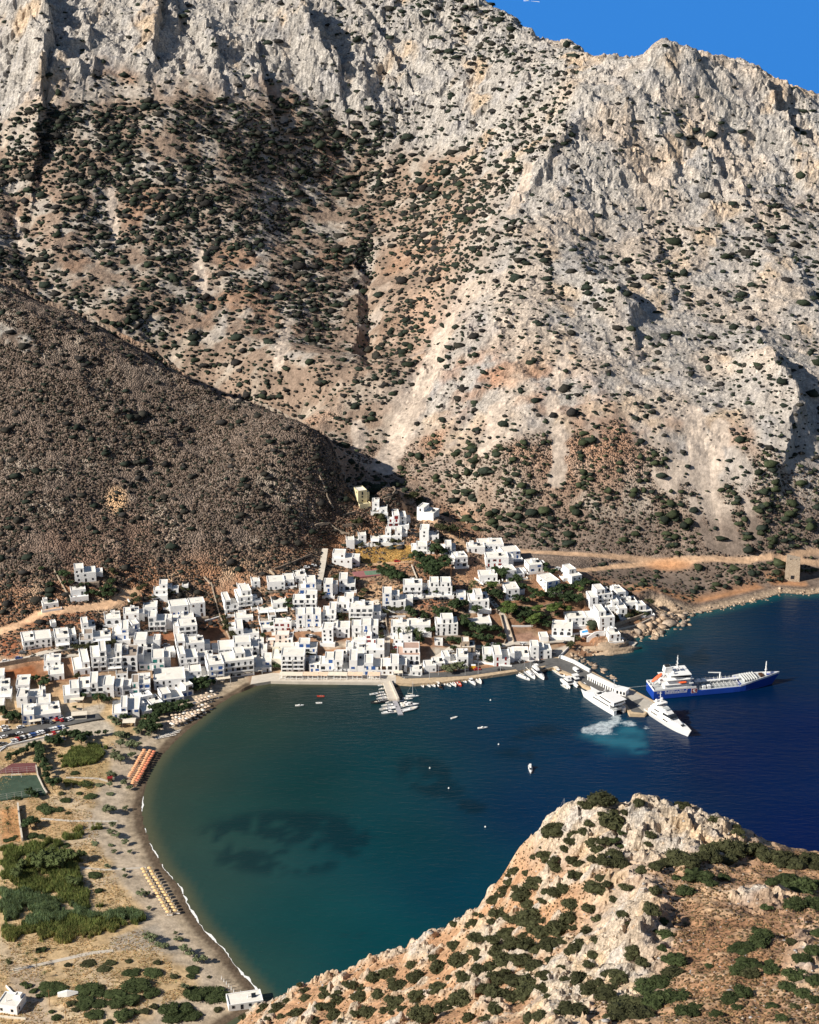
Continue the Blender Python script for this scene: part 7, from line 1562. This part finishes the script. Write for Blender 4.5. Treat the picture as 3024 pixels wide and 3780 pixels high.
# ------------------------------------------------------------------ cars
CARM = {c: simple(c+'_car_paint', v, .3, .6) for c, v in dict(white=(.78, .78, .78), red=(.45, .02, .02), black=(.02, .02, .022), grey=(.16, .17, .18), silver=(.45, .46, .47), blue=(.03, .08, .25)).items()}
M_TYRE = simple('tyre', (.02, .02, .02), .8); CP_ = {}
def car_proto(c):
    e = empty('parked_car', (0, 0, -60), 0, 'x', 'car', 'x'); W_ = .86
    prof = [(-2.1, .35), (-2.12, .85), (-1.9, 1.0), (1.0, .98), (1.95, .82), (2.1, .6), (2.08, .35)]
    n = len(prof); MB().add([(x, -W_, z) for x, z in prof]+[(x, W_, z) for x, z in prof], [tuple(range(n)), tuple(range(2*n-1, n-1, -1))]+[(i, i+n, (i+1) % n+n, (i+1) % n) for i in range(n)]).build('body', CARM[c], e)
    MB().loft([[(-1.85, -.80, .98), (1.05, -.80, .96), (1.05, .80, .96), (-1.85, .80, .98)], [(-1.45, -.66, 1.46), (.25, -.66, 1.46), (.25, .66, 1.46), (-1.45, .66, 1.46)]]).build('windows', M_DARK, e); MB().box(-1.42, -.64, 1.462, .22, .64, 1.50).build('roof', CARM[c], e)
    for x in (-1.35, 1.35):
        for y in (-.80, .80): MB().bar((x, y-.1, .33), (x, y+.1, .33), .33, 10).build('wheel', M_TYRE, e)
    return e
CARS = [('2', 'in the slanting row of the parking lot', 35, "190,1352,silver 232,1345,white 262,1325,red 305,1318,black 348,1300,white 385,1290,black 428,1283,white 470,1262,blue 510,1255,blue 552,1245,white 590,1225,white 628,1222,white 668,1205,black 705,1200,black 745,1188,silver 785,1178,white 825,1168,white 868,1158,blue 930,1150,white"),
 ('2', 'between the road and the slanting row', 30, "72,1295,white 165,1275,black 215,1270,black 292,1245,white 92,1190,white 310,1150,white 25,1400,black 60,1400,grey 70,1145,white"),
 ('2', 'parked before the roadside shops', 35, "828,1035,red 868,1012,white 906,1000,white 905,1048,red 960,1045,black 1005,1035,white 1045,1020,white 620,1070,white 655,1068,black 705,1068,black 750,1078,grey"),
 ('2', 'on the lane under the parking lot trees', 28, "705,1285,white 800,1240,red 870,1310,white 945,1322,silver"),
 ('1', 'along the upper left road', 12, "500,1398,black 610,1395,grey 280,1412,blue 30,1505,black 85,1455,white 165,1480,white 60,1500,silver 1112,1325,black 1198,1310,white 930,1385,black 340,1330,grey"),
 ('3', 'beside the bare rusty lot', 8, "760,1230,grey 862,1218,silver"), ('5', 'by the stone wall at the spur foot', 10, "1410,190,white 1455,172,black 1512,165,white"), ('5', 'in the covered car park of the middle village', 5, "1620,1255,black 1545,1218,black 1490,1205,white 1440,1200,black 1625,490,grey"),
 ('6', 'near the sports court and upper lanes', 5, "950,945,red 1065,322,black 1100,325,black 1130,602,black 1092,640,black 1135,640,black 210,1000,black"), ('8', 'in the dark trio below the symmetrical house', 70, "430,450,black 515,448,black 580,445,black"),
 ('7', 'on the village street behind the waterfront', 5, "1338,768,red 640,700,white 205,650,black"), ('8', 'on the harbour road', 8, "1050,1500,red 1400,1505,black 1700,1375,grey 660,1235,white"), ('8', 'under the wall of the walled lane', 5, "1282,1125,white 1372,1138,white 600,1140,black 1722,1125,white"),
 ('9', 'near the mole and the concrete yard', 40, "572,1010,grey 722,885,black 1075,800,black 258,902,white 382,1105,black 442,1100,black 225,1095,grey 628,62,white 650,72,white 885,572,white")]
for t, where, rz, s in CARS:
    for q in s.split():
        a, b2, c = q.split(','); u_, v_ = tp(t, float(a), float(b2)); lab = f'{c} car {where}'; x, y, z = G(u_, v_, .3)
        if c not in CP_: CP_[c] = car_proto(c); e = CP_[c]; e.location = (x, y, z+.12); e.rotation_euler = (0, 0, R(rz+90 if t == '2' and rz != 30 else rz)); e['label'] = lab; e['group'] = f'{c} cars {where}'
        else: copy_thing(CP_[c], (x, y, z+.12), R((rz+90 if t == '2' and rz != 30 else rz)+random.uniform(-4, 4)), lab, f'{c} cars {where}')
x, y, z = G(*tp('9', 832, 1195), 1.85); e = empty('van', (x, y, z), R(-62), 'white van parked beside the mole parapet wall', 'van'); cabin(MB(), -2.4, 2.4, 1.9, 1.9, .35, 2.1, .02, .35).build('body', M_WHITE, e); cabin(MB(), 1.2, 2.42, 1.92, 1.92, 1.2, 1.8, 0, .35).build('windscreen', M_DARK, e)
for xx in (-1.5, 1.5):
    for yy in (-.9, .9): MB().bar((xx, yy-.1, .35), (xx, yy+.1, .35), .35, 10).build('wheel', M_TYRE, e)
# ------------------------------------------------------------------ lamps, poles, small things
def pole(t, a, b2, h, label, lamp=True, base=.3):
    x, y, z = G(*tp(t, a, b2), base); e = empty('street_lamp' if lamp else 'utility_pole', (x, y, z), random.uniform(0, 6), label, 'street lamp' if lamp else 'utility pole', 'harbour street lamps' if lamp else 'wooden utility poles')
    MB().bar((0, 0, -.3), (0, 0, h), .13, 6, .09).build('post', M_STEEL if lamp else M_WOOD, e)
    if lamp: MB().bar((0, 0, h-.1), (1.1, 0, h+.1), .06, 5).build('arm', M_STEEL, e); MB().box(.8, -.2, h, 1.5, .2, h+.15).build('lamp_head', M_HULL, e)
    else: MB().box(-.9, -.06, h-.9, .9, .06, h-.75).build('crossbar', M_WOOD, e)
for a, b2, l_ in [(342, 1645, 'street lamp at the left of the harbour quay row'), (870, 1590, 'street lamp beside the quay trees'), (1393, 1530, 'street lamp at the right of the harbour road'), (475, 1580, 'street lamp on the road triangle'), (1052, 1400, 'lamp post before the white terrace house'), (1062, 1565, 'street lamp between the quay trees and the red car')]: pole('8', a, b2, 8, l_)
for t, a, b2, l_ in [('6', 730, 1330, 'wooden pole on the sandy yard in mid village'), ('6', 1030, 950, 'wooden pole on the golden field'), ('6', 658, 960, 'wooden pole at the left part of the golden field'), ('6', 1640, 740, 'wooden pole by the gully at upper right'), ('8', 925, 370, 'wooden pole on the bare lot beside the palm'), ('8', 408, 1130, 'wooden pole by the gravel parking'), ('8', 660, 560, 'wooden pole below the symmetrical house'), ('3', 680, 1200, 'wooden pole before the bare rusty lot'), ('3', 955, 900, 'wooden pole at the grey-white annex'), ('9', 527, 900, 'pole beside the small white garage'), ('b', 318, 975, 'wooden pole near the covered boat'), ('b', 422, 1070, 'wooden pole at the bottom sandy track'), ('5', 758, 620, 'wooden pole on the bare red ground'), ('7', 1190, 800, 'wooden pole at the steep lane'), ('7', 1245, 800, 'second wooden pole at the steep lane'), ('6', 1545, 1140, 'wooden pole right of the big dark trees'), ('2', 1243, 930, 'pole beside the roadside kiosk'), ('2', 1468, 860, 'pole behind the white taverna house')]: pole(t, a, b2, 8.5, l_, False)
x, y, z = G(*tp('9', 1248, 1430), 1.85); e = empty('harbour_light', (x, y, z), 0, 'thin harbour light mast at the end of the shelter', 'harbour light'); MB().bar((0, 0, 0), (0, 0, 9), .15, 6).build('post', M_STEEL, e); MB().box(-.5, -.5, 7.8, .5, .5, 8).build('platform', M_STEEL, e)
x, y, z = G(*tp('b', 430, 905), .3); e = empty('covered_boat', (x, y, z), R(8), 'boat under a white cover among the bushes at lower left', 'boat'); MB().loft([[(-4*1, -.9, .2), (-4, .9, .2), (-4, .6, 1.6), (-4, -.6, 1.6)], [(0, -1.4, .1), (0, 1.4, .1), (0, .5, 2.5), (0, -.5, 2.5)], [(4.5, -.3, .8), (4.5, .3, .8), (4.5, .1, 1.6), (4.5, -.1, 1.6)]]).build('cover', M_WHITE, e); MB().box(-2, -.6, -.2, 2, .6, .3).build('cradle', M_WOOD, e)
x, y, z = G(*tp('c', 1003, 822), .3); e = empty('lifeguard_hut', (x, y, z), 0, 'small dark red hut on the upper beach', 'hut'); MB().box(-1.1, -1.1, -.2, 1.1, 1.1, 2.3).build('wall', M_BRN, e); MB().box(-1.4, -1.4, 2.3, 1.4, 1.4, 2.45).build('roof', M_RED, e)
x, y, z = G(*tp('2', 1175, 1005), .3); e = empty('kiosk', (x, y, z), R(10), 'small brown roadside kiosk with dark counter', 'kiosk'); MB().box(-4, -2, -.5, 4, 2, 2.8).build('wall', M_CREAM, e); MB().box(-4.3, -2.3, 2.8, 4.3, 2.3, 3.0).build('roof', M_CLOTH, e); MB().box(-3.5, -2.06, .9, 3.5, -1.95, 2.4).build('counter', M_DARK, e)
x, y, z = G(*tp('8', 992, 1470), .3); e = empty('container', (x, y, z), 0, 'yellow-orange container at the harbour road', 'container'); MB().box(-1.3, -1, 0, 1.3, 1, 2.2).build('body', simple('yellow_paint', (.75, .42, .03), .6), e); MB().box(-1.35, -1.05, 2.2, 1.35, 1.05, 2.3).build('lid', M_WHITE, e)
# people
def person(t, a, b2, label, shirt, rz=0, base=.3):
    x, y, z = G(*tp(t, a, b2), base); e = empty('person', (x, y, z), rz, label, 'person'); rings = []
    bm = bmesh.new(); me = bpy.data.meshes.new('body')
    J = [(0, 0, .95, .15), (0, 0, 1.2, .14), (0, 0, 1.42, .15), (0, 0, 1.52, .06), (0, 0, 1.66, .10), (0, .10, .92, .09), (.06, .11, .5, .065), (-.05, .11, .06, .05), (0, -.10, .92, .09), (-.05, -.11, .5, .065), (.10, -.11, .06, .05), (0, .2, 1.42, .055), (-.06, .25, 1.12, .045), (.04, .25, .86, .035), (0, -.2, 1.42, .055), (.06, -.25, 1.12, .045), (.12, -.25, .88, .035), (.14, .11, .03, .04), (.2, -.11, .03, .04)]
    E = [(0, 1), (1, 2), (2, 3), (3, 4), (0, 5), (5, 6), (6, 7), (0, 8), (8, 9), (9, 10), (2, 11), (11, 12), (12, 13), (2, 14), (14, 15), (15, 16)]
    me.from_pydata([j[:3] for j in J[:17]], E, []); o = bpy.data.objects.new('body', me); COL.objects.link(o); o.parent = e; me.materials.append(shirt)
    md = o.modifiers.new('skin', 'SKIN')
    if me.skin_vertices:
        for i, v in enumerate(me.skin_vertices[0].data): v.radius = (J[i][3], J[i][3]); v.use_root = (i == 0)
    sb = o.modifiers.new('sub', 'SUBSURF'); sb.levels = 1; sb.render_levels = 1
    h_, f_ = lumpy(2, 8, 0); MB().add((h_*.105+np.array([0, 0, 1.70])).tolist(), f_.tolist()).build('hair', M_BRN, e)
M_SKIN = simple('skin', (.45, .28, .2), .7)

person('7', 1450, 1232, 'person in white walking on the road near the jetty', M_WHITE, 0, 1.8)
person('2', 1200, 1012, 'person in white standing at the kiosk', M_WHITE, 1)
person('2', 1228, 1010, 'person in pale clothes just right of the one at the kiosk', M_CLOTH, 2)
# ------------------------------------------------------------------ reeds, dry grass and low shrubs of the plain
def tuft_protos(nb, lean):
    r = np.random.default_rng(5); V_ = []
    for k in range(6):
        vs = []
        for i in range(nb):
            a = r.uniform(0, 6.28); d = r.uniform(0, .8); c = np.array([math.cos(a)*d, math.sin(a)*d]); t = r.uniform(0, 6.28); w_ = .16
            tip = c+np.array([math.cos(t), math.sin(t)])*lean*r.random(); h = r.uniform(.6, 1.1)
            vs += [(c[0]-w_*math.sin(t), c[1]+w_*math.cos(t), 0), (c[0]+w_*math.sin(t), c[1]-w_*math.cos(t), 0), (tip[0], tip[1], h)]
        V_.append(vs)
    return np.array(V_), np.arange(nb*3).reshape(nb, 3)
def scatter_tufts(name, pos, rad, hgt, cols, mat, nb, lean, label):
    PV, F = tuft_protos(nb, lean); n = len(pos); nv = PV.shape[1]; V0 = PV[rng.integers(0, 6, n)]; a = rng.uniform(0, 6.28, n); ca, sa = np.cos(a)[:, None], np.sin(a)[:, None]
    co = (np.stack([(V0[..., 0]*ca-V0[..., 1]*sa)*rad[:, None], (V0[..., 0]*sa+V0[..., 1]*ca)*rad[:, None], V0[..., 2]*hgt[:, None]], -1)+pos[:, None]).reshape(-1, 3).astype(np.float32)
    fc = (F[None]+(np.arange(n)*nv)[:, None, None]).reshape(-1, 3); me = bpy.data.meshes.new(name); me.vertices.add(len(co)); me.vertices.foreach_set('co', co.ravel()); me.loops.add(fc.size); me.loops.foreach_set('vertex_index', fc.ravel().astype(np.int32))
    me.polygons.add(len(fc)); me.polygons.foreach_set('loop_start', np.arange(0, fc.size, 3, dtype=np.int32)); me.update(calc_edges=True)
    cc = np.repeat(cols, nv, 0)*(.8+.4*rng.random((n*nv, 1))); cc = np.concatenate([cc, np.ones((len(cc), 1))], 1).astype(np.float32); at = me.color_attributes.new('tint', 'FLOAT_COLOR', 'POINT'); at.data.foreach_set('color', cc.ravel())
    me.materials.append(mat); o = bpy.data.objects.new(name, me); COL.objects.link(o); return tag(o, label, None, None, 'stuff')
def in_poly_px(n, t, s):
    P_ = np.array(pl(t, s)); u = rng.uniform(P_[:, 0].min(), P_[:, 0].max(), n); v = rng.uniform(P_[:, 1].min(), P_[:, 1].max(), n); k = poly_sd(u, v, P_) > 0; u, v = u[k], v[k]
    x, y, z, ok = T.hit(u, v, 480, 900, 4.0); return u[ok], v[ok], x[ok], y[ok], z[ok]
M_REED = leafmat('reed_leaves', True, s=.25)
RC = dict(a=[(.13, .165, .05), (.10, .13, .042), (.19, .20, .065)], b=[(.12, .17, .085), (.15, .21, .11), (.10, .14, .07)], c=[(.24, .24, .08), (.30, .25, .10), (.15, .17, .05)])
ra = []
for t, s, n, ck, h_ in [('c', '0,1420 200,1390 400,1370 700,1290 940,1195 935,1260 800,1330 600,1375 560,1440 760,1560 540,1640 400,1690 0,1725', 15000, 'a', 2.6), ('b', '0,0 500,0 540,150 600,330 870,335 950,440 850,470 450,570 0,560', 15000, 'a', 2.8), ('b', '0,230 250,240 420,310 600,350 870,345 930,440 700,455 500,420 300,470 0,480', 16000, 'b', 3.2),
                  ('c', '540,540 700,490 1000,500 930,620 780,720 560,700 530,600', 7000, 'a', 2.2), ('b', '0,470 450,480 860,440 830,480 450,580 0,560', 6000, 'c', 2.2), ('c', '400,1370 700,1240 940,1195 920,1230 600,1330 380,1420', 4000, 'c', 2.2), ('c', '560,800 900,820 930,850 800,900 600,880', 1800, 'c', .9)]:
    u, v, x, y, z = in_poly_px(int(n*1.25), t, s); nn_ = fbm(x/12, y/12, 3, 601); eg = poly_sd(u, v, np.array(pl(t, s))); k = (nn_ > -.45) & (eg > 9+16*fbm(x/6, y/6, 3, 603)*1.2); x, y, z, nn_ = x[k], y[k], z[k], nn_[k]
    ra.append((np.stack([x, y, z], 1), np.full(len(x), .55), h_*rng.uniform(.7, 1.1, len(x))*(1+.35*nn_), np.array(RC[ck])[rng.integers(0, 3, len(x))]*(1.35+.35*nn_[:, None])))
scatter_tufts('reeds', *[np.concatenate([r_[i] for r_ in ra]) for i in range(4)], M_REED, 9, .5, 'dense green reed bed and marsh behind the beach')
u, v, x, y, z = in_poly_px(34000, 's', '0,2760 330,2760 520,2720 560,2760 470,2900 440,3100 520,3330 640,3500 760,3620 860,3700 600,3780 0,3780')
sdq = poly_sd(x, y, land_poly); nn_ = fbm(x/16, y/16, 4, 611); k = (sdq > 24+4*nn_) & (nn_ > -.25); x, y, z = x[k], y[k], z[k]
scatter_tufts('dry_grass', np.stack([x, y, z], 1), rng.uniform(.3, .7, len(x)), rng.uniform(.25, .6, len(x)), np.array([(.56, .38, .18), (.46, .29, .13), (.60, .46, .26), (.30, .19, .09), (.36, .32, .15)])[rng.integers(0, 5, len(x))], M_REED, 9, 1.0, 'dry golden grass tufts over the sandy plain')
u, v, x, y, z = in_poly_px(4500, '6', '480,775 1110,757 1130,925 500,968') if False else (lambda: (lambda uu, vv: (uu, vv, *T.hit(uu, vv, 900, 1150, 3.0)[:3]))(*(lambda n: (rng.uniform(1312, 1524, n), rng.uniform(2014, 2080, n)))(4500)))()
scatter_tufts('field_grass', np.stack([x, y, z], 1), rng.uniform(.3, .7, len(x)), rng.uniform(.3, .6, len(x)), np.array([(.50, .32, .10), (.42, .24, .08), (.56, .40, .15), (.25, .18, .08)])[rng.integers(0, 4, len(x))], M_REED, 8, .8, 'golden dry grass on the field above the sports court')
PS = [('c', "680,750,90,g 770,850,120,g 820,965,110,g 720,935,70,g 600,1000,100,g 430,1095,150,g 540,1085,100,g 390,1060,110,g 620,1115,50,j 860,1680,130,g 600,1410,90,g 300,1320,120,g 380,1330,90,g 60,1365,70,g 110,1350,60,g 140,1330,50,g 130,980,60,g 180,985,60,g 1010,1410,60,o 860,1390,70,o 560,940,60,j 900,860,80,o 1000,940,70,o", 'dark green mat shrub among the dunes'),
 ('b', "610,145,90,g 630,240,60,g 840,765,100,g 975,770,120,g 870,850,180,g 960,895,130,g 1230,745,90,g 1215,785,60,g 1250,900,170,g 1360,900,160,g 1420,920,110,g 1080,1000,140,g 1180,990,150,g 1100,1050,130,g 1220,1040,110,g 560,870,150,g 620,890,110,g 540,950,130,g 620,960,100,g 720,900,130,g 800,940,150,g 730,960,110,g 850,950,90,g 290,850,110,g 350,850,110,g 400,870,90,g 310,890,90,g 600,1030,110,g 780,1040,140,g 560,705,90,j 260,620,60,g 150,835,50,g 180,850,50,g 215,880,50,g 250,915,45,g 330,1012,40,g 360,1050,60,g 660,740,90,j 430,715,50,j 480,1000,50,j 860,1010,70,g 920,1010,60,j 980,980,60,j 640,860,70,j 1000,700,60,j 700,700,70,j 820,690,50,j 60,700,40,j 1330,790,30,j 1110,790,60,j 1390,1000,60,j 450,960,60,j 690,1080,70,g", 'dark green mat shrub on the sandy ground at lower left')]
for t, s, lab in PS:
    for q in s.split():
        a, b2, w_, kd = q.split(','); u_, v_ = tp(t, float(a), float(b2)); x, y, z = G(u_, v_, .1); k_ = TILE[t][2]; r_ = float(w_)/k_*.5/FPX*math.hypot(y, CAMH-z)*1.02; shrub((x, y, z-.15*r_), r_, kd, lab, lab.replace('shrub', 'shrubs'), hz=.45 if float(w_) > 65 else .7)
# ------------------------------------------------------------------ shore boulders and breakwater stones
M_ROCKS = leafmat('shore_rock', True, s=.8, lo=.65, hi=1.3); pos = []; rr2 = []
for s, n, sp_, rm_ in [('2110,2428 2150,2432 2200,2458 2250,2495 2275,2512', 110, 1.2, 1.1), ('2440,2300 2490,2278 2508,2285 2480,2305 2440,2330 2400,2345 2380,2340', 150, 4.5, 1.9), ('2460,2268 2580,2266 2700,2240 2800,2216 2890,2192 3024,2192', 150, 3.0, .8), ('2130,2415 2200,2395 2280,2375 2330,2350', 70, 3.5, .9), ('1560,2526 1800,2504 1960,2476 2040,2460', 70, .8, .5)]:
    P_ = [np.array(atZ(*map(float, q.split(',')))[:2]) for q in s.split()]
    for i in range(n):
        k = rng.integers(0, len(P_)-1); c = P_[k]+(P_[k+1]-P_[k])*rng.random()+rng.normal(0, sp_, 2); z = max(float(T.z(c[0], c[1])[0]), -.6); r_ = rm_*rng.lognormal(-.2, .4); pos.append((c[0], c[1], z+.1*r_)); rr2.append(r_)
rr2 = np.array(rr2); scatter('shore_rocks', np.array(pos), rr2, rr2*.75, np.array([(.40, .29, .20), (.34, .27, .21), (.46, .35, .25), (.20, .15, .11)])[rng.integers(0, 4, len(rr2))], M_ROCKS, 1, .8, 'pale boulders lying along the rocky shore and the mole')
rk = MB(); vR, fR = lumpy(3, 12, .6); cR = G(2230, 2395, .5)
o = rk.add((vR*np.array([17, 7, 4.2])).tolist(), fR.tolist()).build('rock_outcrop', simple('outcrop_rock', (.40, .30, .21), .95, .1, .25, .6, 3), None, True, (cR[0]+3, cR[1]+2, -.4)); o.rotation_euler = (0, 0, R(16)); tag(o, 'long brown rock outcrop at the water below the retaining wall', 'rock')
# ------------------------------------------------------------------ labels that tell plants apart
from collections import defaultdict
bpy.context.view_layer.update()
grp_ = defaultdict(list)
for o in scene.objects:
    if o.parent is None and o.get('category') in ('shrub', 'tree', 'palm') and o.get('group'): grp_[(o['group'], o['label'])].append(o)
ORD = ['', 'second', 'third', 'fourth', 'fifth', 'sixth', 'seventh', 'eighth', 'ninth']
for (g_, base), obs in grp_.items():
    if len(obs) < 2: continue
    it = [(o, *proj(*o.location)[:2], o.dimensions.x if o.type == 'MESH' else max(c.dimensions.x for c in o.children)) for o in obs]
    us_ = sorted(i[1] for i in it); vs_ = sorted(i[2] for i in it); ws_ = sorted(i[3] for i in it); n = len(it)
    cells = defaultdict(list); big = n > 9
    for o, u_, v_, w_ in it:
        cx = 0 if u_ < us_[n//3] else 1 if u_ < us_[2*n//3] else 2; cy = 0 if v_ < vs_[n//3] else 1 if v_ < vs_[2*n//3] else 2; sz = 'small' if w_ < ws_[n//2] else 'large'
        cells[(cx, cy, sz) if big else ()].append((u_, o))
    for key, L_ in cells.items():
        L_.sort(key=lambda q: q[0]); m_ = len(L_)
        cell = '' if not key else f"{key[2]}, in the {['upper', 'middle', 'lower'][key[1]]} {['left', 'centre', 'right'][key[0]]} part"
        for i, (u_, o) in enumerate(L_):
            od = '' if m_ == 1 else ('leftmost' if i == 0 else 'rightmost' if i == m_-1 else (ORD[i]+' from left' if i < 9 else ''))
            lab = base+(', '+cell if cell else '')+((', '+od) if od else ''); ww = lab.split()
            if len(ww) > 16: lab = ' '.join(base.split()[:max(4, 16-(len(ww)-len(base.split())))]).rstrip(',')+(', '+cell if cell else '')+((', '+od) if od else '')
            o['label'] = lab
